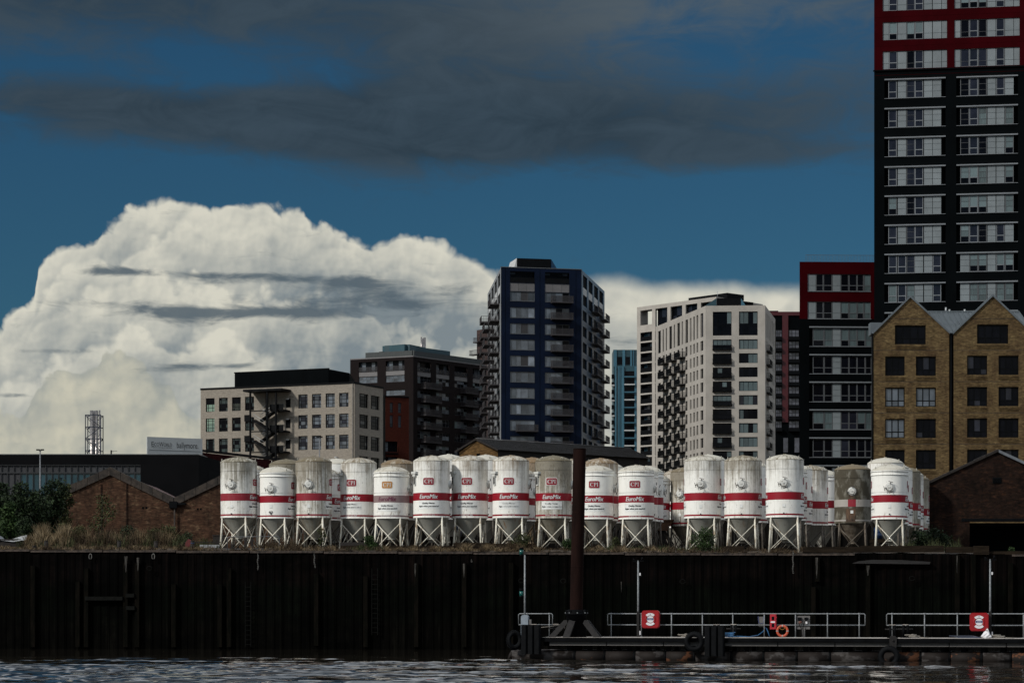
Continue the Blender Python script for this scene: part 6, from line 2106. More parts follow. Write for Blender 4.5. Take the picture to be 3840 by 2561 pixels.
S(3335.5, 152.8, 'short', -90, 1741, .28, .55, 'short clean hatch silo at the right-hand end of the front row', lean=-0.5)
# behind
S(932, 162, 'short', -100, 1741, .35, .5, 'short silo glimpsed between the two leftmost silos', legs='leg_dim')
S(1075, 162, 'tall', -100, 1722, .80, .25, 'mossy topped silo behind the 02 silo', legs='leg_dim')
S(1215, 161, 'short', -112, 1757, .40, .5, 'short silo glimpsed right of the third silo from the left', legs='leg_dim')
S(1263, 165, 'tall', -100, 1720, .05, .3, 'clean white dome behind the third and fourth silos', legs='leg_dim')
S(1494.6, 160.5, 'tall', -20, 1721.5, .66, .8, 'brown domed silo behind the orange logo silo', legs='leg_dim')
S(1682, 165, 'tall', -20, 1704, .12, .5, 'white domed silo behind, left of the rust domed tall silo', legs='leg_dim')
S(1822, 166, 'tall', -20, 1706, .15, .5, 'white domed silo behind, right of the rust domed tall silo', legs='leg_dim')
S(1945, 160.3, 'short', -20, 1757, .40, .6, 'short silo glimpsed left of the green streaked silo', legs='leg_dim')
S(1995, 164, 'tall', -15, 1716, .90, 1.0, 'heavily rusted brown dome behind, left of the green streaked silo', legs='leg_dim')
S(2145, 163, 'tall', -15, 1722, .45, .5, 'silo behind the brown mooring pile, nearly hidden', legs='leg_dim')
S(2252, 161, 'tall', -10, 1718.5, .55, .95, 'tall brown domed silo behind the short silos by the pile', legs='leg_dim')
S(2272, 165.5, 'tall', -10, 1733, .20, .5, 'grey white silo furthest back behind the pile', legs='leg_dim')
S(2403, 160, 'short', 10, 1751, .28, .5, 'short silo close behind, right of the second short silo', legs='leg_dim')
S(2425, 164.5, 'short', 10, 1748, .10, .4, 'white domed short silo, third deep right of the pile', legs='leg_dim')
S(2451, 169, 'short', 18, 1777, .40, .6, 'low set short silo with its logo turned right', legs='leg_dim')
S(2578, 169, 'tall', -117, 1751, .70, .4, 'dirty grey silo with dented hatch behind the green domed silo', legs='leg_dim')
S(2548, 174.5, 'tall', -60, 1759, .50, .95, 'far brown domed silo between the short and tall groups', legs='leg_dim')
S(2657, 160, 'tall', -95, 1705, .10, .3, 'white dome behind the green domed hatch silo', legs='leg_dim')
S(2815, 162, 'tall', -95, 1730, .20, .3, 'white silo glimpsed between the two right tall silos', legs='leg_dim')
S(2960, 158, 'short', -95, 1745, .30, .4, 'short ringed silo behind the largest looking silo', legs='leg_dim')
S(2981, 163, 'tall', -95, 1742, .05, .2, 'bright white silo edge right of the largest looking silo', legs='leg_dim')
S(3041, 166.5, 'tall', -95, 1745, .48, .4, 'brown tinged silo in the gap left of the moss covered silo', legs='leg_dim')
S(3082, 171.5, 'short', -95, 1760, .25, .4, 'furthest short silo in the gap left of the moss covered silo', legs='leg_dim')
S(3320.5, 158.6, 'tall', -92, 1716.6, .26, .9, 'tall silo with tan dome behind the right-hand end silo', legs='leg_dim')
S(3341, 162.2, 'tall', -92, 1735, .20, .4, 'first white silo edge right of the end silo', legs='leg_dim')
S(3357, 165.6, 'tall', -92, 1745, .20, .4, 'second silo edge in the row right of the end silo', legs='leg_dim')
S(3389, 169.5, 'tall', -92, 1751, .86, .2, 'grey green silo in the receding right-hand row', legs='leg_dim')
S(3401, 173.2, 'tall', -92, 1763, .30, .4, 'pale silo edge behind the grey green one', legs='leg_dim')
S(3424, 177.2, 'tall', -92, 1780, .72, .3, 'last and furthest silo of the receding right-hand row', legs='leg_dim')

# ------------------------------------------------------------------ quayside odds and ends
M['blue_drum'] = mat('blue_drum', (0.008, 0.030, 0.095), 0.5, var=0.3)
M['skip_brown'] = mat('skip_brown', (0.085, 0.038, 0.014), 0.8, var=0.5, scale=2)
M['sheet'] = mat('sheet', (0.30, 0.31, 0.32), 0.7, var=0.4, scale=3, bump=0.8, bscale=5)
M['post_dark'] = mat('post_dark', (0.013, 0.0095, 0.008), 0.9, var=0.5, scale=4)
M['red_paint'] = mat('red_paint', (0.12, 0.012, 0.012), 0.7, var=0.5, scale=4)
def on_quay(u, off):
    t = (u - CX) / F
    y = QYL
    for _ in range(6):
        y = qY(t * y) + off
    return Vector((t * y, y, gz(t * y, y)))
def drum(u, off, label):
    p = on_quay(u, off)
    r = thing('barrel', p + Vector((0, 0, 0.02)), label, 'barrel')
    MB().lathe([(0.001, 0), (0.29, 0), (0.29, 0.30), (0.305, 0.32), (0.29, 0.34), (0.29, 0.60), (0.305, 0.62), (0.29, 0.64), (0.29, 0.90), (0.27, 0.92), (0.001, 0.90)], 20).build('barrel_body', M['blue_drum'], r)
    MB().cyl((0.15, 0, 0.90), (0.15, 0, 0.94), 0.05, n=8).build('bung', M['clamp'], r)
def raised(p, h, name='timber_stack'):
    pass
def crate_drum(u, off, v, label):
    """blue barrel up on a dark timber stack"""
    p = on_quay(u, off)
    zt = zat(v, p.y)
    r = thing('timber_stack', p, 'dark timber baulks stacked under the ' + label, 'timber')
    h = zt - p.z
    n = max(2, int(h / 0.22))
    for i in range(n):
        for s_ in (-1, 1):
            b = MB()
            if i % 2:
                b.box(-0.5, 0.5, s_ * 0.25 - 0.1, s_ * 0.25 + 0.1, i * h / n, (i + 1) * h / n - 0.004)
            else:
                b.box(s_ * 0.35 - 0.1, s_ * 0.35 + 0.1, -0.4, 0.4, i * h / n, (i + 1) * h / n - 0.004)
            b.build('baulk', M['quay_timber'], r)
    q = thing('barrel', Vector((p.x, p.y, zt)), label, 'barrel')
    MB().lathe([(0.001, 0), (0.27, 0), (0.27, 0.22), (0.285, 0.24), (0.27, 0.26), (0.27, 0.46), (0.285, 0.48), (0.27, 0.50), (0.27, 0.72), (0.25, 0.74), (0.001, 0.72)], 20).build('barrel_body', M['blue_drum'], q)
    MB().cyl((0.13, 0, 0.72), (0.13, 0, 0.76), 0.05, n=8).build('bung', M['clamp'], q)
crate_drum(1416, 7.0, 2014, 'blue barrel beside the orange logo silo')
crate_drum(1716, 7.5, 2011, 'blue barrel beneath the rust domed silo')
crate_drum(3293, 9.0, 2020, 'blue barrel behind the right-hand end silo')
for u, vt, off, lb in ((173, 2028, 1.0, 'square dark post standing at the far left of the quay edge'), (128, 2047, 0.6, 'lowest dark stump near the far left quay edge'),
                       (447, 2028, 1.2, 'dark post half buried in the grass in front of the warehouse'), (584, 2030, 1.0, 'thick dark post right of the tall dry grass'),
                       (722, 2029, 1.1, 'dark post with a blue band, left of the silos')):
    p = on_quay(u, off)
    o = thing('mooring_post', p, lb, 'post', 'old posts along the quay edge')
    h = zat(vt, p.y) - p.z
    MB().cyl((0, 0, -0.3), (0, 0, h), 0.13, 0.12, 10).build('post_shaft', M['post_dark'], o)
    MB().cyl((0, 0, h - 0.02), (0, 0, h + 0.03), 0.135, 0.11, 10).build('post_cap', M['post_dark'], o)
    if u == 722:
        MB().cyl((0, 0, h * 0.72), (0, 0, h * 0.80), 0.135, n=10).build('blue_band', M['blue_drum'], o)
def rubble():
    p = on_quay(706, 1.3)
    o = thing('road_barrier', p, 'weathered red and white barrier lying beside the blue banded post', 'barrier')
    MB().prism([(-0.3, 0), (0.3, 0), (0.18, 0.55), (0.0, 0.62), (-0.15, 0.4)], -0.12, 0.12).build('barrier_body', M['red_paint'], o)
    MB().box(0.75, 2.0, -0.1, 0.15, 0.05, 0.25).build('barrier_board', M['sheet'], o)
    MB().box(-0.3, 2.1, -0.03, 0.03, 0.38, 0.43).build('barrier_rail', M['post_dark'], o)
    p = on_quay(30, 2.2)
    o = thing('vehicle_stand_in', p, 'dark box under a pale grey sheet, standing in for a parked vehicle', 'stand-in')
    MB().box(-2.2, 1.2, -0.5, 0.8, 0, 0.55).build('stand_in_body', M['post_dark'], o)  # box and sheet stand in for the top of a parked car
    mb = MB()
    n = 14
    vs = []
    r = random.Random(2)
    for j in range(6):
        for i in range(n):
            x = -2.3 + 3.6 * i / (n - 1)
            z = 0.62 + 0.18 * math.sin(i * 0.5 + 1) * (1 if j < 4 else 0.6) + r.uniform(-0.04, 0.04) + (0.25 if x < -0.6 else 0)
            if j == 0: z = 0.42 + r.uniform(-0.06, 0.06)
            vs.append((x, -0.56 + 0.3 * j - (0.04 if j == 0 else 0), z))
    mb.add(vs, [(j * n + i, j * n + i + 1, (j + 1) * n + i + 1, (j + 1) * n + i) for j in range(5) for i in range(n - 1)])
    mb.build('sheet', M['sheet'], o)
    p = on_quay(2398, 20)
    o = thing('skip', Vector((p.x, p.y, gz(p.x))), 'rusty brown skip glimpsed between the short silos right of the pile', 'skip')
    z0 = zat(1990, p.y) - gz(p.x); z1 = zat(1955, p.y) - gz(p.x)
    MB().prism([(-1.9, z0), (1.9, z0), (2.3, z1), (-2.3, z1)], -1.0, 1.0).build('skip_body', M['skip_brown'], o)
    MB().box(-2.35, 2.35, -1.1, 1.1, z1, z1 + 0.1).build('skip_rim', M['skip_brown'], o)
    MB().box(-1.8, 1.8, -0.8, 0.8, 0.0, z0).build('skip_base', M['post_dark'], o)
    # black tarpaulin-faced panel left of the first silo
    p = on_quay(822, 5.0)
    o = thing('steel_panel', p, 'leaning dark steel panel just left of the leftmost silo', 'panel')
    MB().prism([(-0.45, 0), (0.5, 0), (0.5, 0.95), (-0.4, 0.95)], 0, 0.06).build('panel_sheet', M['post_dark'], o)
    MB().box(-0.45, 0.5, -0.03, 0, 0.9, 0.97).build('panel_edge', M['post_dark'], o)
rubble()
def quay_rail():
    a, b = on_quay(853, 0.7), on_quay(1047, 0.7)
    o = thing('tube_railing', a, 'bent grey tube railing on the quay edge before the two leftmost silos', 'railing')
    w = b.x - a.x
    MB().tube([(0, 0, -0.2), (0, 0, 0.72), (0.03, 0, 0.79), (0.10, 0, 0.82), (w - 0.1, w * math.tan(qth), 0.84), (w - 0.03, w * math.tan(qth), 0.81), (w, w * math.tan(qth), 0.74), (w, w * math.tan(qth), -0.2)], 0.025, 8).build('top_tube', M['galv_dk'], o)
    MB().cyl((0, 0, 0.05), (w, w * math.tan(qth), 0.06), 0.02, n=6).build('lower_tube', M['galv_dk'], o)
    for i, (x, wd) in enumerate(((w * 0.36, 0.12), (w * 0.48, 0.12), (w * 0.1, 0.1))):
        MB().box(x - wd, x + wd * 0.3, -0.1, 0.1, -0.1, 0.78 if i < 2 else 0.35).build('stanchion', M['post_dark'], o)
quay_rail()
def sleepers():
    for i, (u0, u1, vt, off, lb) in enumerate(((1276, 1420, 2032, 2.2, 'black timber baulk at the feet of the fourth silo'), (1440, 1560, 2046, 1.8, 'long dark sleeper under the orange logo silo'),
                                               (1560, 1700, 2046, 1.9, 'dark sleeper under the tall silo right of the orange logo'), (1700, 1838, 2034, 2.0, 'raised black baulk under the rust domed silo'),
                                               (1838, 2010, 2037, 2.3, 'black baulk beneath the rust stained silo'), (2720, 2790, 2046, 1.0, 'short weathered sleeper under the brown tinged hatch silo'),
                                               (0, 200, 2053, 1.4, 'low dark sleeper along the far left quay edge'))):
        a, b = on_quay(u0, off), on_quay(u1, off)
        o = thing('timber_baulk', a, lb, 'timber', 'timber baulks on the quay')
        h = zat(vt, a.y) - a.z
        w = (b.x - a.x) / math.cos(qth)
        nb = max(1, int(h / 0.22))
        for q in range(nb):
            ob = MB().box(0, w, 0, 0.28, q * h / nb, (q + 1) * h / nb - 0.006).build('baulk', M['quay_timber'] if q % 2 == 0 else M['post_dark'], o)
            ob.rotation_euler = (0, 0, qth)
sleepers()

# ------------------------------------------------------------------ vegetation
def leafmat(name, c1, c2):
    m = bpy.data.materials.new(name)
    m.use_nodes = True
    k = G(m.node_tree)
    b = m.node_tree.nodes['Principled BSDF']
    t = k.n('ShaderNodeTexCoord')
    f = k.step(k.noise(t.outputs['Object'], 2.4, 3.0, 0.6), 0.36, 0.66)
    geo = k.n('ShaderNodeNewGeometry')
    c = k.mix(f, c1, c2)
    c = k.mix(1.0, c, k.xyz(*[k.step(geo.outputs['Random Per Island'], 0, 1, 0.55, 1.5, False)] * 3), 'MULTIPLY')
    k.put(b.inputs['Base Color'], c)
    b.inputs['Roughness'].default_value = 0.7
    b.inputs['Specular IOR Level'].default_value = 0.15
    return m
M['leaf_dark'] = leafmat('leaf_dark', (0.008, 0.016, 0.007), (0.019, 0.032, 0.012))
M['leaf_mid'] = leafmat('leaf_mid', (0.016, 0.034, 0.010), (0.034, 0.058, 0.018))
M['leaf_olive'] = leafmat('leaf_olive', (0.024, 0.030, 0.011), (0.050, 0.055, 0.020))
M['grass_dry'] = leafmat('grass_dry', (0.085, 0.060, 0.032), (0.150, 0.112, 0.066))
M['grass_pale'] = leafmat('grass_pale', (0.130, 0.095, 0.052), (0.215, 0.168, 0.105))
M['grass_brown'] = leafmat('grass_brown', (0.026, 0.017, 0.010), (0.058, 0.040, 0.022))
M['grass_green'] = leafmat('grass_green', (0.022, 0.028, 0.010), (0.048, 0.052, 0.022))
M['bark'] = mat('bark', (0.030, 0.022, 0.016), 0.9, var=0.4, scale=6)
def cloud_mesh(name, m, clumps, nleaf, size, seed, elong=1.5):
    r = np.random.default_rng(seed)
    cl = np.array(clumps)
    w = (cl[:, 3] * cl[:, 4] * cl[:, 5]) ** (2 / 3)
    pick_ = r.choice(len(cl), nleaf, p=w / w.sum())
    d = r.normal(size=(nleaf, 3))
    d /= np.linalg.norm(d, axis=1)[:, None]
    rr = 0.55 + 0.45 * r.random(nleaf) ** 0.5
    rr *= 1 + 0.18 * r.normal(size=nleaf)
    c = cl[pick_, :3] + d * rr[:, None] * cl[pick_, 3:6]
    a = r.normal(size=(nleaf, 3)); a /= np.linalg.norm(a, axis=1)[:, None]
    b = np.cross(a, r.normal(size=(nleaf, 3))); b /= np.linalg.norm(b, axis=1)[:, None]
    s_ = size * (0.6 + 0.8 * r.random(nleaf))[:, None]
    q = np.stack([c - a * s_ * elong * .5, c + b * s_ * .36, c + a * s_ * elong * .5, c - b * s_ * .36], 1).reshape(-1, 3)
    f = np.arange(nleaf * 4).reshape(-1, 4)
    me = bpy.data.meshes.new(name)
    me.from_pydata(q.tolist(), [], f.tolist())
    me.materials.append(m)
    return me
def shrub(u, off, v_top, wpx, label, m, seed, nleaf=2600, size=0.11, base_v=None, name='shrub', cat='bush', dense=1.0):
    p = on_quay(u, off)
    h = zat(v_top, p.y) - p.z
    w = wpx * p.y / F / 2
    root = thing(name, p, label, cat, 'bushes and saplings on the quay')
    r = random.Random(seed)
    cl = []
    n = 9
    for i in range(n):
        t = (i + 0.6) / n
        a = r.uniform(0, 6.28)
        rad_ = w * r.uniform(0.1, 0.72) * (1 - 0.55 * t)
        s_ = (0.22 + 0.20 * r.random()) * min(w, h) * 1.25
        cl.append((rad_ * math.cos(a) * 1.1, rad_ * math.sin(a) * 0.8, h * (0.12 + 0.78 * t), s_ * 1.15, s_, s_ * 0.9))
    link('foliage', cloud_mesh('foliage', m, cl, int(nleaf * dense), size, seed), root)
    st = MB()
    for c in cl[::2]:
        st.tube([(0, 0, -0.1), (c[0] * 0.35, c[1] * 0.35, c[2] * 0.55), (c[0], c[1], c[2])], [0.05, 0.03, 0.012], 5)
    tag(st.build('stem', M['bark'], root), kind='stuff')
    return root
shrub(70, 9, 1800, 210, 'large dark green bush at the far left edge', M['leaf_dark'], 11, 5200, 0.15)
shrub(175, 12, 1798, 190, 'large dark bush against the left eave of the warehouse', M['leaf_dark'], 12, 5000, 0.15)
shrub(232, 16, 1792, 110, 'olive bush top showing above the warehouse eave', M['leaf_olive'], 13, 2400, 0.14)
shrub(35, 6, 1868, 110, 'brighter green bush in front at the far left', M['leaf_mid'], 14, 3600, 0.12)
shrub(8, 11, 1795, 120, 'dark green bush cut by the left edge of the frame', M['leaf_dark'], 15, 3000, 0.15)
shrub(100, 4.5, 1940, 110, 'low dark bush below the bright green one', M['leaf_dark'], 16, 2600, 0.11)
shrub(378, 27, 1840, 130, 'spindly buddleia sapling against the warehouse gable', M['leaf_olive'], 17, 1500, 0.12, dense=0.75)
shrub(640, 6, 1975, 120, 'yellow green weeds right of the tall grass', M['leaf_olive'], 18, 2200, 0.09)
shrub(570, 7, 1985, 90, 'yellow green weed clump in the tall grass', M['leaf_olive'], 19, 1500, 0.09)
shrub(1385, 1.8, 2008, 62, 'green weed bush at the feet of the fourth silo', M['leaf_mid'], 20, 1500, 0.07)
shrub(1205, 2.4, 1980, 46, 'wiry green weed by the third silo legs', M['leaf_olive'], 21, 420, 0.07)
shrub(1955, 1.5, 2010, 90, 'brown green scrub beneath the rust stained silo', M['leaf_olive'], 22, 1500, 0.07)
shrub(2130, 1.2, 2025, 60, 'green scrub at the foot of the brown pile', M['leaf_mid'], 23, 1300, 0.07)
shrub(2640, 1.4, 1982, 110, 'dark green scrub under the green domed hatch silo', M['leaf_mid'], 24, 2600, 0.07, dense=0.8)
shrub(2310, 3.0, 2015, 50, 'small weed clump right of the short silos by the pile', M['leaf_olive'], 25, 700, 0.06)
shrub(3520, 8, 1990, 140, 'dark weeds in front of the sooty warehouse', M['leaf_dark'], 26, 3000, 0.10)
shrub(3440, 6, 1990, 100, 'dark weeds beside the receding silo row', M['leaf_dark'], 27, 2200, 0.09)
shrub(3790, 1.0, 2052, 50, 'tiny green plant on the kerb at far right', M['leaf_mid'], 28, 400, 0.05)
shrub(300, 4.5, 1985, 120, 'low olive scrub beside the pale dry grass clump', M['leaf_olive'], 31, 1700, 0.09)
shrub(470, 5.5, 1975, 130, 'low dark scrub in front of the warehouse gable', M['leaf_dark'], 32, 1800, 0.09)
shrub(700, 5.0, 2000, 90, 'low dark scrub left of the steel panel', M['leaf_dark'], 33, 1200, 0.08)
def grass(name, label, regions, m, seed):
    """regions: (u0, u1, off0, off1, n, hmin, hmax, spread)"""
    r = np.random.default_rng(seed)
    V_, F_ = [], []
    for u0, u1, o0, o1, n, h0, h1, sp in regions:
        uu = r.uniform(u0, u1, n)
        oo = r.uniform(o0, o1, n)
        cl = np.abs(np.sin(uu * 0.031 + seed) * np.cos(uu * 0.0171 + oo) + 0.45 * np.sin(uu * 0.113 + 2 * seed))
        hh = h0 + (h1 - h0) * np.clip(cl, 0, 1.15) * r.uniform(0.35, 1.0, n)
        keep = r.random(n) < 0.25 + 0.75 * np.clip(cl, 0, 1)
        uu, oo, hh = uu[keep], oo[keep], hh[keep]
        for u, o_, h in zip(uu, oo, hh):
            t = (u - CX) / F
            y = qY(t * 152) + o_
            x = t * y
            z = gz(x, y) - 0.03
            a = r.uniform(0, 2 * PI)
            lx, ly = r.normal(0, sp) * h, r.normal(0, sp) * h * 0.6
            w = 0.011 + 0.012 * r.random()
            dx_, dy_ = math.cos(a) * w, math.sin(a) * w
            b = len(V_)
            V_ += [(x - dx_, y - dy_, z), (x + dx_, y + dy_, z), (x + lx * .45 + dx_ * .8, y + ly * .45 + dy_ * .8, z + h * .6),
                   (x + lx * .45 - dx_ * .8, y + ly * .45 - dy_ * .8, z + h * .6), (x + lx * 1.1, y + ly * 1.1, z + h)]
            F_ += [(b, b + 1, b + 2, b + 3), (b + 3, b + 2, b + 4)]
    me = bpy.data.meshes.new(name)
    me.from_pydata(V_, [], F_)
    me.materials.append(m)
    tag(link(name, me), label, kind='stuff')
grass('dry_grass', 'dry straw coloured grass along the quay edge', [(0, 800, 0.15, 1.6, 5200, .10, .32, .35), (100, 190, 1.6, 2.4, 900, .4, .9, .3), (260, 640, 2.5, 6, 2600, .6, 1.5, .25),
      (1440, 1720, .3, 1.6, 1700, .12, .38, .4), (1720, 2020, .3, 1.4, 2600, .15, .55, .5), (2200, 2500, .3, 2.2, 1800, .12, .4, .4), (940, 1260, .3, 1.8, 900, .1, .4, .4), (3000, 3200, .4, 1.2, 300, .1, .3, .5)], M['grass_dry'], 1)
grass('brown_grass', 'brown dead weeds and scrub over the quay', [(0, 830, 0.1, 4, 4200, .12, .5, .4), (250, 660, 2.0, 7, 4200, .6, 1.45, .22), (900, 2150, .2, 3, 5200, .08, .38, .45), (2200, 3050, .2, 3.5, 6500, .08, .40, .45), (0, 3000, -.12, .22, 6500, .05, .30, .7), (990, 1130, 1, 3, 700, .3, .8, .3), (1880, 2000, .6, 1.6, 1000, .2, .7, .45)], M['grass_brown'], 2)
grass('green_weeds', 'green weeds growing through the dry grass', [(60, 830, 1, 6, 3800, .2, .9, .3), (380, 720, 2.5, 6, 2600, .4, 1.2, .25), (1300, 1440, .6, 2.2, 500, .1, .4, .4), (2200, 2720, .8, 3.5, 1500, .1, .45, .4), (3400, 3600, 2, 8, 1200, .3, 1.0, .3)], M['grass_green'], 3)
grass('pale_grass', 'tall pale dry grass clump in front of the left warehouse', [(130, 262, 2.0, 3.4, 3000, .7, 1.7, .20), (96, 170, 1.4, 2.2, 700, .3, .8, .35)], M['grass_pale'], 6)

# ------------------------------------------------------------------ floating pontoon
M['deck'] = mat('deck', (0.34, 0.31, 0.28), 0.8, var=0.3, scale=2)
M['pontoon_black'] = mat('pontoon_black', (0.0034, 0.0038, 0.0046), 0.6, var=0.5, scale=3, spec=0.04)
M['tread'] = mat('tread', (0.085, 0.080, 0.076), 0.6, var=0.35, scale=12, stretch=(1, 1, 2))
M['hull'] = mat('hull', (0.014, 0.011, 0.010), 0.7, scale=1.1, stretch=(1.4, 1, 1.8), col2=(0.052, 0.048, 0.047), thr=(0.50, 0.60), spec=0.15, detail=8)
M['hull_rust'] = mat('hull_rust', (0.014, 0.011, 0.010), 0.7, scale=1.3, stretch=(1.4, 1, 1.8), col2=(0.10, 0.042, 0.022), thr=(0.54, 0.60), spec=0.15, detail=8)
M['rubber'] = mat('rubber', (0.0048, 0.0054, 0.0064), 0.75, var=0.4, scale=4, spec=0.08)
M['pile_rust'] = mat('pile_rust', (0.0165, 0.0080, 0.0066), 0.85, var=0.45, scale=1.2, stretch=(2, 2, 0.3), col2=(0.0075, 0.0042, 0.0038), spec=0.03)
M['grey_box'] = mat('grey_box', (0.105, 0.100, 0.098), 0.6, var=0.15, scale=3)
M['blue_grey'] = mat('blue_grey', (0.20, 0.24, 0.28), 0.5, var=0.2, scale=3)
M['buoy_red'] = mat('buoy_red', (0.255, 0.006, 0.010), 0.45, var=0.12, scale=3, spec=0.3)
M['cab_red'] = mat('cab_red', (0.36, 0.008, 0.020), 0.45, var=0.12, scale=3)
M['white_pl'] = mat('white_pl', (0.60, 0.60, 0.62), 0.5, var=0.06)
M['label_blue'] = mat('label_blue', (0.020, 0.035, 0.13), 0.5, var=0.1)
M['orange'] = mat('orange', (0.42, 0.060, 0.018), 0.55, var=0.2, scale=5)
M['rope_yellow'] = mat('rope_yellow', (0.28, 0.14, 0.02), 0.8)
M['hose_blue'] = mat('hose_blue', (0.012, 0.10, 0.24), 0.5, var=0.2)
M['rope'] = mat('rope', (0.22, 0.20, 0.17), 0.9, var=0.3, scale=10)
M['lens_green'] = mat('lens_green', (0.006, 0.090, 0.080), 0.2, var=0.3)
M['rail_galv'] = mat('rail_galv', (0.21, 0.225, 0.235), 0.55, metal=0.2, var=0.4, scale=6)
PF = Fac(1950, 119.0, 3840, 113.0, z0=0.0)
px = PF.s
def pxb(u, back):
    """distance along the pontoon of the point seen at u that lies back metres behind its front edge"""
    t = (u - CX) / F
    n_ = Vector((-PF.d.y, PF.d.x, 0))
    return (t * (PF.A.y + n_.y * back) - (PF.A.x + n_.x * back)) / (PF.d.x - t * PF.d.y)
def pz(v, u, back=0.0):
    ss = px(u)
    return zat(v, PF.A.y + PF.d.y * ss + back)
DZ = pz(2388, 1950)                              # deck level
DB = 3.4                                         # deck depth
def dput(mb, name, m, parent, u, back=0.0, z=None):
    """place a mesh with its origin at lateral position u, back metres behind the front edge, on the deck"""
    return PF.put(mb, name, m, parent, pxb(u, back), back, DZ if z is None else z)
def dthing(name, u, back, label, cat, group=None, z=None):
    return thing(name, PF.w(pxb(u, back), back, DZ if z is None else z), label, cat, group, PF.th)
def pontoon():
    L0, L1 = px(1925), px(4010)
    root = thing('pontoon', PF.w(L0, 0, 0), 'long black floating pontoon with rusty tube hull at lower right', 'pontoon', rz=PF.th)
    w = L1 - L0
    q = lambda u: px(u) - L0
    def sub(mb, name, m):
        return link(name, mb.mesh(name, m), root)
    sub(MB().box(q(2030), w, 0.02, DB, DZ - 0.03, DZ), 'deck', M['deck'])
    sub(MB().box(q(2030), w, -0.12, 0.0, DZ - 0.21, DZ - 0.012), 'rubbing_strake', M['pontoon_black'])
    sub(MB().box(q(2030), w, 0.0, DB, DZ - 0.215, DZ - 0.035), 'deck_frame', M['pontoon_black'])
    n = 9
    for i in range(n):
        a, b = q(2060 + (3990 - 2060) * i / n), q(2060 + (3990 - 2060) * (i + 1) / n) - 0.05
        sub(MB().box(a, b, 0.05, 0.12, DZ - 0.40, DZ - 0.22), 'tread_plate', M['tread'])
    sub(MB().box(q(2030), w, 0.5, DB - 0.4, DZ - 0.42, DZ - 0.216), 'underframe', M['pontoon_black'])
    # two tube floats in sections
    zc, rr = 0.155, 0.315
    cuts = [1914, 2150, 2262, 2375, 2490, 2600, 2740, 2860, 2985, 3110, 3300, 3450, 3560, 3680, 3790, 3990]
    for y, nm in ((0.55, 0), (DB - 0.6, 1)):
        for i, (a, b) in enumerate(zip(cuts[:-1], cuts[1:])):
            mt = M['hull_rust'] if a >= 3300 and i % 2 == 0 or a in (2150, 2490) else M['hull']
            xa, xb = q(a), q(b)
            sub(MB().cyl((xa, y, zc), (xb - 0.012, y, zc), rr, n=28), 'float_tube', mt)
            sub(MB().cyl((xb - 0.06, y, zc), (xb + 0.05, y, zc), rr + 0.012, n=28), 'float_band', M['pontoon_black'])
    sub(MB().cyl((q(1914) - 0.02, 0.55, zc), (q(1914) - 0.16, 0.55, zc + 0.06), rr, rr * 0.8, 28), 'float_cap', M['hull'])
    for i in range(26):
        u = 2130 + i * 74
        for y in (0.45, DB - 0.6):
            sub(MB().box(q(u) - 0.11, q(u) + 0.11, y - 0.05, y + 0.15, zc + rr - 0.06, DZ - 0.41), 'strut', M['pontoon_black'])
    # pile guide frame
    return root
pontoon()
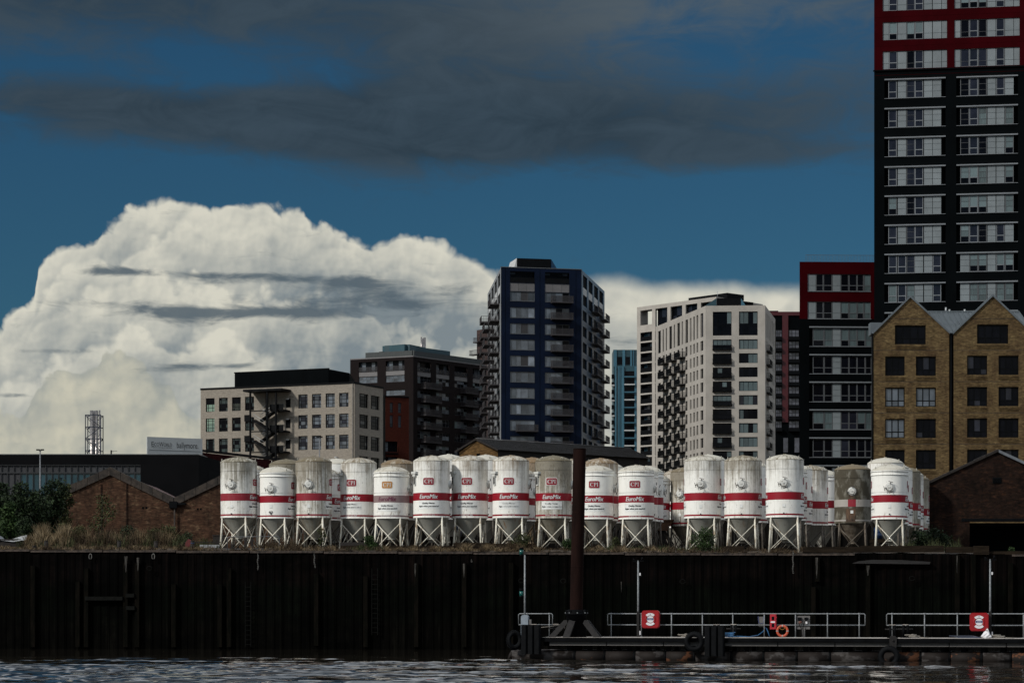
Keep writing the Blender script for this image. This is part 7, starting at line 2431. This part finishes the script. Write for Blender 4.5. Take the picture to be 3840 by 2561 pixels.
def pile():
    b = PF.w(pxb(2161, 1.2), 1.2, 0)
    root = thing('mooring_pile', Vector((b.x, b.y, -1.5)), 'tall rusty brown steel mooring pile through the pontoon', 'pile')
    zt = zat(1683, b.y)
    dxm = (2174.5 - 2162) * b.y / F
    f = lambda z: dxm * (z - zat(2285, b.y)) / (zt - zat(2285, b.y))
    # rounded steel tube with a plate seam and an open top
    r = 0.318
    mb = MB().cyl((f(-1.5), 0, 0.0), (f(zt), 0, zt + 1.5), r, n=40, caps=False)
    mb.cyl((f(zt) , 0, zt + 1.5), (f(zt - 1), 0, zt + 0.5), r - 0.03, n=40, caps=False)
    mb.build('pile_tube', M['pile_rust'], root)
    MB().lathe([(r - 0.03, 0), (r + 0.006, 0), (r + 0.006, 0.05), (r - 0.03, 0.05)], 40, closed=True).build('pile_rim', M['pile_rust'], root, root.location + Vector((f(zt), 0, zt + 1.46)))
    for z in (4.6, 7.3):
        MB().lathe([(r, -0.02), (r + 0.006, -0.012), (r + 0.006, 0.012), (r, 0.02)], 40).build('weld_seam', M['pile_rust'], root, root.location + Vector((f(z), 0, z + 1.5)))
    # collar
    g_ = dthing('pile_guide', 2162, 1.2, 'black steel guide collar with raking braces round the foot of the pile', 'pile guide')
    def sub(mb, name, m=M['pontoon_black']):
        return link(name, mb.mesh(name, m), g_)
    h = pz(2285, 2162, 1.2) - DZ
    sub(MB().lathe([(0.35, 0), (0.50, 0), (0.50, h * 0.80), (0.56, h * 0.82), (0.56, h * 0.86), (0.45, h * 0.9), (0.45, h), (0.35, h)], 24, closed=True), 'collar')
    for i in range(8):
        a = i * PI / 4 + 0.3
        sub(MB().box(-0.05, 0.05, -0.03, 0.03, h - 0.09, h - 0.02), 'roller_block', M['rubber']).location = (0.5 * math.cos(a), 0.5 * math.sin(a), 0)
        sub(MB().cyl((0.55 * math.cos(a), 0.55 * math.sin(a), h * 0.86), (0.55 * math.cos(a), 0.55 * math.sin(a), h * 0.9), 0.03, n=6), 'bolt', M['rail_galv'])
    for xa, ya, xb in ((-1.15, -0.6, -0.42), (-0.28, -1.15, -0.12), (1.15, -0.6, 0.42), (0.9, 0.9, 0.35)):
        s_ = 0.17
        sub(MB().add([(xa - s_, ya, 0), (xa + s_, ya, 0), (xa + s_, ya + 0.2, 0), (xa - s_, ya + 0.2, 0),
                      (xb - s_, ya * 0.4, h * 0.62), (xb + s_, ya * 0.4, h * 0.62), (xb + s_, ya * 0.4 + 0.2, h * 0.62), (xb - s_, ya * 0.4 + 0.2, h * 0.62)],
                     [(0, 1, 5, 4), (1, 2, 6, 5), (2, 3, 7, 6), (3, 0, 4, 7), (4, 5, 6, 7)]), 'raking_brace', M['grey_steel'])
M['grey_steel'] = mat('grey_steel', (0.022, 0.021, 0.021), 0.7, var=0.3, scale=3, spec=0.1)
pile()
def railing(u0, u1, posts, label):
    """two-bar tube railing along the back of the deck"""
    bk = DB - 0.35
    root = dthing('deck_railing', u0, bk, label, 'railing', 'tube railings along the pontoon')
    w = pxb(u1, bk) - pxb(u0, bk)
    ht, hm = 1.16, 0.60
    r = 0.026
    MB().tube([(0.0, 0, hm), (0, 0, ht - 0.05), (0.05, 0, ht), (w - 0.05, 0, ht), (w, 0, ht - 0.05), (w, 0, hm)], r, 8).build('top_rail', M['rail_galv'], root, WORLD[root.name][0], PF.th)
    MB().cyl((0, 0, hm), (w, 0, hm), r, n=8).build('mid_rail', M['rail_galv'], root, WORLD[root.name][0], PF.th)
    for u in posts:
        x = pxb(u, bk) - pxb(u0, bk)
        o = MB().cyl((x, 0, 0), (x, 0, ht), r * 1.05, n=8).build('post', M['rail_galv'], root, WORLD[root.name][0], PF.th)
        for z in (hm, ht):
            link('rail_clamp', MB().cyl((x - 0.05, 0, z), (x + 0.05, 0, z), 0.038, n=8).mesh('rail_clamp', M['rail_galv']), o)
        link('foot_plate', MB().box(x - 0.07, x + 0.07, -0.07, 0.07, 0, 0.02).mesh('foot_plate', M['rail_galv']), o)
railing(1945, 2072, (1977, 2060), 'short tube railing left of the mooring pile')
railing(2279, 3244, (2292, 2405, 2518, 2634, 2748, 2866, 2983, 3103, 3222), 'long tube railing along the middle of the pontoon')
railing(3325, 4000, (3345, 3467, 3590, 3712, 3838, 3960), 'tube railing at the right-hand end of the pontoon')
def tyre(u, v, rpx, label, tilt=0.0, out_=0.25, squash=1.0):
    Yc = PF.A.y + PF.d.y * px(u)
    c = PF.w(px(u), -out_, zat(v, Yc))
    root = thing('tyre_fender', c, label, 'tyre', 'tyre fenders on the pontoon', PF.th + tilt)
    R_ = rpx * Yc / F
    r = R_ * 0.33
    prof = []
    n = 40
    vs, fs = [], []
    m_ = 14
    for i in range(n):
        a = 2 * PI * i / n
        for j in range(m_):
            t = 2 * PI * j / m_
            rr = R_ - r * 0.8 + r * 0.8 * math.cos(t)
            y = 0.13 * math.sin(t) * (1.15 if abs(math.cos(t)) < 0.8 else 0.95)
            vs.append((rr * math.cos(a) * squash, y, rr * math.sin(a)))
    for i in range(n):
        for j in range(m_):
            fs.append((i * m_ + j, i * m_ + (j + 1) % m_, ((i + 1) % n) * m_ + (j + 1) % m_, ((i + 1) % n) * m_ + j))
    link('tyre_casing', MB().add(vs, fs, True).mesh('tyre_casing', M['rubber']), root)
    tr = MB()
    for i in range(36):
        a = 2 * PI * i / 36
        ca, sa = math.cos(a), math.sin(a)
        tr.cyl((R_ * ca * 0.99 * squash, -0.09, R_ * sa * 0.99), (R_ * ca * 0.99 * squash, 0.09, R_ * sa * 0.99), 0.022, n=5)
    tag(link('tyre_tread', tr.mesh('tyre_tread', M['rubber']), root), kind='stuff')
    return root
tyre(1931, 2399, 37, 'tyre fender on the left end of the pontoon', 0.5, 0.1, 0.8)
tyre(2607, 2405, 38, 'tyre fender beside the middle rubber block', 0.0)
tyre(3336, 2461, 41, 'large tyre fender hanging low at the waterline', 0.0, 0.3)
def tyre_bracket():
    p = dthing('tyre_bracket', 3348, -0.16, 'rusty bracket carrying the low hanging tyre', 'bracket')
    link('bracket_plate', MB().prism([(-0.14, -0.5), (0.16, -0.5), (0.2, 0.0), (0.1, 0.12), (-0.1, 0.12), (-0.17, 0.0)], -0.03, 0.05).mesh('bracket_plate', M['grey_steel']), p)
    link('bracket_pin', MB().cyl((0, -0.1, -0.1), (0, 0.1, -0.1), 0.05, n=10).mesh('bracket_pin', M['grey_steel']), p)
tyre_bracket()
def rubber_block(u0, u1, v0, v1, label):
    Yc = PF.A.y + PF.d.y * px(u0)
    z1, z0 = zat(v0, Yc), zat(v1, Yc)
    c = PF.w(px(u0), -0.14, z0)
    root = thing('rubber_fender', c, label, 'fender', 'ribbed rubber fenders', PF.th)
    w = px(u1) - px(u0)
    h = z1 - z0
    link('backing_plate', MB().box(0, w, -0.04, 0.02, 0, h).mesh('backing_plate', M['pontoon_black']), root)
    for i in range(3):
        a, b = w * i / 3 + 0.02, w * (i + 1) / 3 - 0.02
        m_ = MB()
        pts = [(a, -0.04), (a, -0.2), (a + 0.05, -0.26), (b - 0.05, -0.26), (b, -0.2), (b, -0.04)]
        m_.plan([(x, y) for x, y in pts], 0.01, h - 0.01)
        link('rubber_rib', m_.mesh('rubber_rib', M['rubber']), root)
rubber_block(1959, 2032, 2341, 2451, 'ribbed black rubber fender at the left end of the pontoon')
rubber_block(2645, 2720, 2346, 2459, 'ribbed black rubber fender in the middle of the pontoon')
def bollard(u, back, label):
    root = dthing('mooring_bollard', u, back, label, 'bollard', 'cross bollards on the pontoon')
    link('base', MB().box(-0.25, 0.25, -0.15, 0.15, 0, 0.04).mesh('base', M['pontoon_black']), root)
    for x in (-0.1, 0.1):
        link('bollard_post', MB().cyl((x, 0, 0.03), (x, 0, 0.62), 0.06, n=12).mesh('bollard_post', M['pontoon_black']), root)
    link('cross_bar', MB().cyl((-0.36, 0, 0.42), (0.36, 0, 0.42), 0.03, n=8).mesh('cross_bar', M['grey_steel']), root)
    link('top_plate', MB().box(-0.14, 0.14, -0.08, 0.08, 0.62, 0.65).mesh('top_plate', M['deck']), root)
def bol(u, vtop, back, label):
    Yc = PF.A.y + PF.d.y * px(u) + back
    o = bollard(u, back, label)
for u, b_, lb in ((2003, 0.5, 'cross bollard above the left rubber fender'), (2084, 2.2, 'roped cross bollard just left of the pile'), (2687, 0.5, 'cross bollard above the middle rubber fender'),
                  (2751, 2.4, 'cross bollard behind the blue hose'), (3347, 0.6, 'cross bollard above the hanging tyre'), (3396, 2.2, 'cross bollard beside a rope coil')):
    bollard(u, b_, lb)
def light_pole(u, back, vt, vb, label, lamps, tall_base):
    Yc = PF.A.y + PF.d.y * px(u) + back
    root = dthing('light_pole', u, back, label, 'pole', 'slim poles on the pontoon')
    h = zat(vt, Yc) - DZ
    def sub(mb, name, m):
        return link(name, mb.mesh(name, m), root)
    sub(MB().cyl((0, 0, 0), (0.0, 0, h), 0.05, 0.04, 10), 'pole_tube', M['rail_galv'])
    if tall_base:
        hb = zat(2305, Yc) - DZ
        sub(MB().box(-0.17, 0.20, -0.14, 0.14, 0.0, hb - 0.08).prism([(-0.17, hb - 0.08), (0.20, hb - 0.08), (0.13, hb), (-0.1, hb)], -0.14, 0.14), 'cabinet', M['blue_grey'])
        sub(MB().box(0.20, 0.34, -0.08, 0.08, hb * 0.45, hb * 0.8), 'junction_box', M['grey_box'])
    else:
        sub(MB().box(-0.06, 0.06, -0.06, 0.06, 0, 1.28), 'pole_sleeve', M['grey_steel'])
        sub(MB().box(0.07, 0.13, -0.04, 0.04, 0.1, 0.3), 'switch_box', M['white_pl'])
        sub(MB().box(-0.28, 0.28, -0.03, 0.03, h - 0.05, h + 0.0).cyl((0.16, 0, h), (0.22, 0, h + 0.16), 0.04, n=8).cyl((-0.16, 0, h - 0.02), (-0.26, 0, h + 0.1), 0.035, n=8), 'lamp_head', M['pontoon_black'])
        sub(MB().box(0.06, 0.13, -0.03, 0.03, h - 0.75, h - 0.62), 'sensor', M['white_pl'])
    for v in lamps:
        z = zat(v, Yc) - DZ
        sub(MB().cyl((-0.17, 0, z - 0.13), (-0.17, 0, z + 0.12), 0.105, n=14), 'lantern_lens', M['lens_green'])
        sub(MB().cyl((-0.17, 0, z + 0.12), (-0.17, 0, z + 0.24), 0.12, 0.10, 14).cyl((-0.17, 0, z - 0.22), (-0.17, 0, z - 0.13), 0.09, 0.11, 14).box(-0.17, 0.04, -0.02, 0.02, z - 0.19, z - 0.15), 'lantern_cap', M['pontoon_black'])
light_pole(1968, 0.9, 2080, 2305, 'slim grey pole with two green lanterns at the left end', (2069, 2224), True)
light_pole(2393, DB - 0.4, 2101, 2388, 'slim grey pole beside the left red lifebuoy case', (), False)
light_pole(3713, DB - 0.4, 2096, 2390, 'slim grey pole beside the right red lifebuoy case', (), False)
def buoy_case(u, v, label):
    bk = DB - 0.62
    Yc = PF.A.y + PF.d.y * px(u) + bk
    root = thing('lifebuoy_case', PF.w(pxb(u, bk), bk, zat(v, Yc)), label, 'lifebuoy case', 'red lifebuoy cases', PF.th)
    w, h = 0.455, 0.445
    def rr(w_, h_, r):
        pts = []
        for cx_, cz_, a0 in ((w_ - r, -h_ + r, -90), (w_ - r, h_ - r, 0), (-w_ + r, h_ - r, 90), (-w_ + r, -h_ + r, 180)):
            pts += [(cx_ + r * math.cos(rad(a0 + 15 * i)), cz_ + r * math.sin(rad(a0 + 15 * i))) for i in range(7)]
        return pts
    def sub(mb, name, m, par=root):
        return link(name, mb.mesh(name, m), par)
    sub(MB().prism(rr(w, h, 0.16), -0.06, 0.12), 'case_shell', M['buoy_red'])
    sub(MB().prism(rr(w - 0.03, h - 0.03, 0.14), -0.09, -0.06), 'case_front', M['buoy_red'])
    # raised ring and white panels
    ring = []
    n = 40
    vs, fs = [], []
    for i in range(n):
        a = 2 * PI * i / n
        for j in range(8):
            t = 2 * PI * j / 8
            r_ = 0.235 + 0.05 * math.cos(t)
            vs.append((r_ * math.sin(a), -0.09 + 0.028 * math.sin(t), r_ * math.cos(a)))
    for i in range(n):
        for j in range(8):
            fs.append((i * 8 + j, i * 8 + (j + 1) % 8, ((i + 1) % n) * 8 + (j + 1) % 8, ((i + 1) % n) * 8 + j))
    sub(MB().add(vs, fs, True), 'case_ring', M['buoy_red'])
    def arc(a0, a1, r0, r1, y):
        k_ = 10
        vs = []
        for i in range(k_ + 1):
            a = rad(a0 + (a1 - a0) * i / k_)
            vs += [(r0 * math.sin(a), y, r0 * math.cos(a)), (r1 * math.sin(a), y, r1 * math.cos(a))]
        return MB().add(vs, [(2 * i, 2 * i + 2, 2 * i + 3, 2 * i + 1) for i in range(k_)])
    sub(arc(-46, 46, 0.20, 0.315, -0.122), 'white_patch', M['white_pl'])
    sub(arc(134, 226, 0.20, 0.315, -0.122), 'white_patch', M['white_pl'])
    disc = MB()
    dv = [(0.172 * math.cos(2 * PI * i / 28), -0.098, 0.172 * math.sin(2 * PI * i / 28)) for i in range(28)]
    disc.add(dv, [tuple(range(28))])
    d = sub(disc, 'notice_disc', M['white_pl'])
    sub(MB().box(-0.158, 0.158, -0.104, -0.099, -0.035, 0.062), 'notice_band', M['label_blue'], d)
    for z in (0.035, 0.012, -0.012):
        sub(MB().box(-0.10, 0.10, -0.107, -0.104, z - 0.003, z + 0.003), 'notice_line', M['white_pl'], d)
    sub(MB().cyl((0.0, -0.123, 0.262), (0.0, -0.128, 0.262), 0.022, n=10), 'emblem', M['label_blue'])
    sub(MB().box(-0.02, 0.02, 0.12, 0.5, -0.1, 0.1), 'bracket', M['rail_galv'])
    return root
buoy_case(2440, 2321, 'red lifebuoy case on the railing right of the pile')
buoy_case(3672, 2331, 'red lifebuoy case at the right-hand end of the pontoon')
def cabinet():
    bk = DB - 0.5
    u, v0, v1 = 2900, 2359, 2302
    Yc = PF.A.y + PF.d.y * px(u) + bk
    root = thing('extinguisher_cabinet', PF.w(pxb(u, bk), bk, zat(v0, Yc)), 'narrow bright red equipment cabinet with two windows on the railing', 'cabinet', None, PF.th)
    h = zat(v1, Yc) - zat(v0, Yc)
    w = 0.155
    def sub(mb, name, m, par=root):
        return link(name, mb.mesh(name, m), par)
    sub(MB().box(-w, w, -0.1, 0.12, 0, h), 'cabinet_body', M['cab_red'])
    dr = sub(MB().box(-w + 0.02, w - 0.02, -0.13, -0.10, 0.02, h - 0.02), 'cabinet_door', M['cab_red'])
    for z in (h * 0.27, h * 0.73):
        sub(MB().box(-0.065, 0.065, -0.136, -0.13, z - 0.09, z + 0.09), 'window', M['glass_dark'], dr)
    sub(MB().box(-0.11, 0.10, -0.136, -0.13, h * 0.44, h * 0.54), 'label', M['white_pl'], dr)
    for z in (h * 0.22, h * 0.78):
        sub(MB().box(w, w + 0.025, -0.12, -0.06, z - 0.03, z + 0.03), 'hinge', M['cab_red'])
cabinet()
def lifebuoy():
    bk = DB - 0.6
    Yc = PF.A.y + PF.d.y * px(2934) + bk
    R_ = 0.31
    root = thing('lifebuoy', PF.w(pxb(2934, bk), bk, DZ + R_), 'orange ring lifebuoy leaning on the railing under the red cabinet', 'lifebuoy', None, PF.th)
    n, m_ = 48, 12
    def ringpart(a0, a1, r, fat):
        k_ = max(4, int(n * abs(a1 - a0) / 360))
        vs, fs = [], []
        for i in range(k_ + 1):
            a = rad(a0 + (a1 - a0) * i / k_)
            for j in range(m_):
                t = 2 * PI * j / m_
                rr = 0.252 + (0.06 + fat) * math.cos(t)
                vs.append((rr * math.sin(a), (0.05 + fat) * math.sin(t), rr * math.cos(a)))
        for i in range(k_):
            for j in range(m_):
                fs.append((i * m_ + j, i * m_ + (j + 1) % m_, (i + 1) * m_ + (j + 1) % m_, (i + 1) * m_ + j))
        return MB().add(vs, fs, True)
    link('ring', ringpart(0, 360, R_, 0).mesh('ring', M['orange']), root)
    for a in (0, 90, 180, 270):
        link('reflective_band', ringpart(a - 6, a + 6, R_, 0.004).mesh('reflective_band', M['white_worn']), root)
    link('grab_rope', MB().tube([(0.19 * s_, -0.05, 0.24 - 0.19 * (1 - (s_) ** 2) * 0.9) for s_ in [-1 + i / 6 for i in range(13)]], 0.012, 6).mesh('grab_rope', M['rope_yellow']), root)
M['white_worn'] = mat('white_worn', (0.30, 0.27, 0.26), 0.6, var=0.3, scale=8)
lifebuoy()
def panels():
    bk = DB - 0.28
    Yc = lambda u: PF.A.y + PF.d.y * px(u) + bk
    o = thing('power_board', PF.w(pxb(3012, bk), bk, zat(2358, Yc(3012))), 'grey electrical board with sockets and cables on the railing', 'electrical board', None, PF.th)
    def sub(root, mb, name, m):
        return link(name, mb.mesh(name, m), root)
    sub(o, MB().box(-0.33, 0.33, 0, 0.05, 0, 0.66), 'board', M['grey_box'])
    sub(o, MB().box(-0.26, -0.08, -0.12, 0, 0.42, 0.58), 'socket', M['pontoon_black'])
    sub(o, MB().box(0.07, 0.24, -0.12, 0, 0.44, 0.58), 'socket', M['pontoon_black'])
    sub(o, MB().cyl((-0.2, -0.14, 0.33), (-0.06, -0.14, 0.36), 0.055, n=10).cyl((-0.16, -0.16, 0.30), (-0.12, -0.16, 0.30), 0.04, n=8), 'plug', M['brown_plug'])
    sub(o, MB().box(0.13, 0.21, -0.1, 0, 0.27, 0.38), 'breaker', M['white_pl'])
    d = DZ - WORLD[o.name][0].z
    sub(o, MB().tube([(-0.22, -0.1, 0.3), (-0.15, -0.12, 0.16), (-0.07, -0.1, 0.0), (-0.05, -0.08, d + 0.03)], 0.018, 6), 'cable', M['pontoon_black'])
    sub(o, MB().tube([(0.1, -0.1, 0.42), (0.03, -0.12, 0.2), (0.0, -0.1, 0.0), (-0.01, -0.08, d + 0.03)], 0.018, 6), 'cable', M['pontoon_black'])
    sub(o, MB().box(-0.07, 0.09, 0.01, 0.05, d, 0.0), 'stand', M['grey_box'])
    o = thing('grey_board', PF.w(pxb(2855, bk), bk, zat(2349, Yc(2855))), 'small tapered grey board hung on the railing by the blue hose', 'board', None, PF.th)
    sub(o, MB().prism([(-0.13, 0), (0.14, 0), (0.15, 0.5), (-0.17, 0.5)], 0, 0.04), 'board', M['grey_box'])
    sub(o, MB().tube([(-0.16, -0.03, 0.52), (-0.13, -0.03, 0.2), (-0.1, -0.03, 0.17), (0.08, -0.03, 0.17), (0.11, -0.03, 0.2), (0.12, -0.03, 0.5)], 0.012, 6), 'cord', M['label_blue'])
    h = thing('water_hose', PF.w(pxb(2720, 1.2), 1.2, DZ), 'blue water hose trailing over the deck up to the grey board', 'hose', None, PF.th)
    X = lambda u: pxb(u, 2.0) - pxb(2720, 2.0)
    sub(h, MB().tube([(X(2722), 0, 0.05), (X(2740), 0.3, 0.03), (X(2760), 0.2, 0.06), (X(2800), 0.8, 0.03), (X(2825), 1.5, 0.10), (X(2840), 1.9, 0.28), (X(2848), 1.95, 0.47), (X(2852), 1.95, 0.44), (X(2860), 1.9, 0.2), (X(2864), 1.9, 0.04)], 0.022, 8), 'hose_run', M['hose_blue'])
    co_ = [(X(2735) + 0.16 * math.cos(t) * (1 + 0.04 * t), 0.15 * math.sin(t), 0.02 + 0.012 * t) for t in [i * 0.5 for i in range(40)]]
    sub(h, MB().tube(co_, 0.02, 6), 'hose_coil', M['hose_blue'])
M['brown_plug'] = mat('brown_plug', (0.10, 0.035, 0.022), 0.6, var=0.4)
panels()
def ropes():
    for u, bk, lb in ((3420, 1.6, 'pale rope coil beside the bollard right of the hanging tyre'), (3740, 1.4, 'pale rope coil beside the white bag'), (2568, 1.0, 'small pale rope heap on the deck left of the middle tyre')):
        o = dthing('rope_coil', u, bk, lb, 'rope', 'ropes on the pontoon')
        r = random.Random(u)
        pts = []
        for i in range(60):
            t = i * 0.45
            pts.append((0.30 * math.cos(t) * (0.6 + 0.4 * r.random()) + 0.1 * math.sin(t * 0.2), 0.2 * math.sin(t), 0.03 + 0.002 * i + 0.02 * r.random()))
        link('rope_turns', MB().tube(pts, 0.02, 6).mesh('rope_turns', M['rope']), o)
        link('rope_tail', MB().tube([(0.3, 0, 0.03), (0.5, -0.1, 0.02), (0.8, 0.0, 0.02)], 0.02, 6).mesh('rope_tail', M['rope']), o)
    o = dthing('rope_line', 2000, 0.6, 'mooring rope running from the left bollard to the roped bollard', 'rope')
    X = lambda u: px(u) - px(2000)
    link('rope_run', MB().tube([(X(2030), 0, 0.48), (X(2055), 0.5, 0.52), (X(2075), 1.2, 0.6), (X(2092), 1.5, 0.62), (X(2107), 1.4, 0.5)], 0.02, 6).mesh('rope_run', M['rope']), o)
    link('rope_hitch', MB().tube([(X(2084) + 0.1 * math.cos(t), 1.6 + 0.1 * math.sin(t), 0.45 + 0.015 * t) for t in [i * 0.6 for i in range(24)]], 0.02, 6).mesh('rope_hitch', M['rope']), o)
    o = dthing('white_bag', 3698, 1.2, 'crumpled white bag on the deck below the right lifebuoy case', 'bag')
    r = random.Random(4)
    vs, fs = [], []
    n = 12
    for j, (z, rr) in enumerate(((0, .17), (.08, .21), (.18, .19), (.28, .13), (.36, .07), (.46, .015))):
        for i in range(n):
            a = 2 * PI * i / n
            q = rr * (1 + r.uniform(-.22, .22))
            vs.append((q * math.cos(a) * 1.1 + z * 0.12, q * math.sin(a) * 0.7, z + r.uniform(-.02, .02)))
    for j in range(5):
        for i in range(n):
            fs.append((j * n + i, j * n + (i + 1) % n, (j + 1) * n + (i + 1) % n, (j + 1) * n + i))
    link('bag_body', MB().add(vs, fs).mesh('bag_body', M['white_pl']), o)
    link('bag_tie', MB().cyl((0.04, 0, 0.35), (0.045, 0, 0.38), 0.075, n=10).mesh('bag_tie', M['rope']), o)
    o = dthing('deck_ramp', 3640, 1.8, 'low bluish metal ramp plate on the deck left of the white bag', 'ramp')
    link('ramp_plate', MB().prism([(-0.55, 0.0), (0.55, 0.0), (0.1, 0.11), (-1.0, 0.11)], -0.3, 0.5).mesh('ramp_plate', M['blue_steel']), o)
    link('ramp_lip', MB().box(-1.0, 0.1, -0.34, -0.3, 0.09, 0.12).mesh('ramp_lip', M['blue_steel']), o)
M['blue_steel'] = mat('blue_steel', (0.045, 0.055, 0.085), 0.5, var=0.3)
ropes()
tag(bpy.data.objects['quay_wall'], kind='thing')
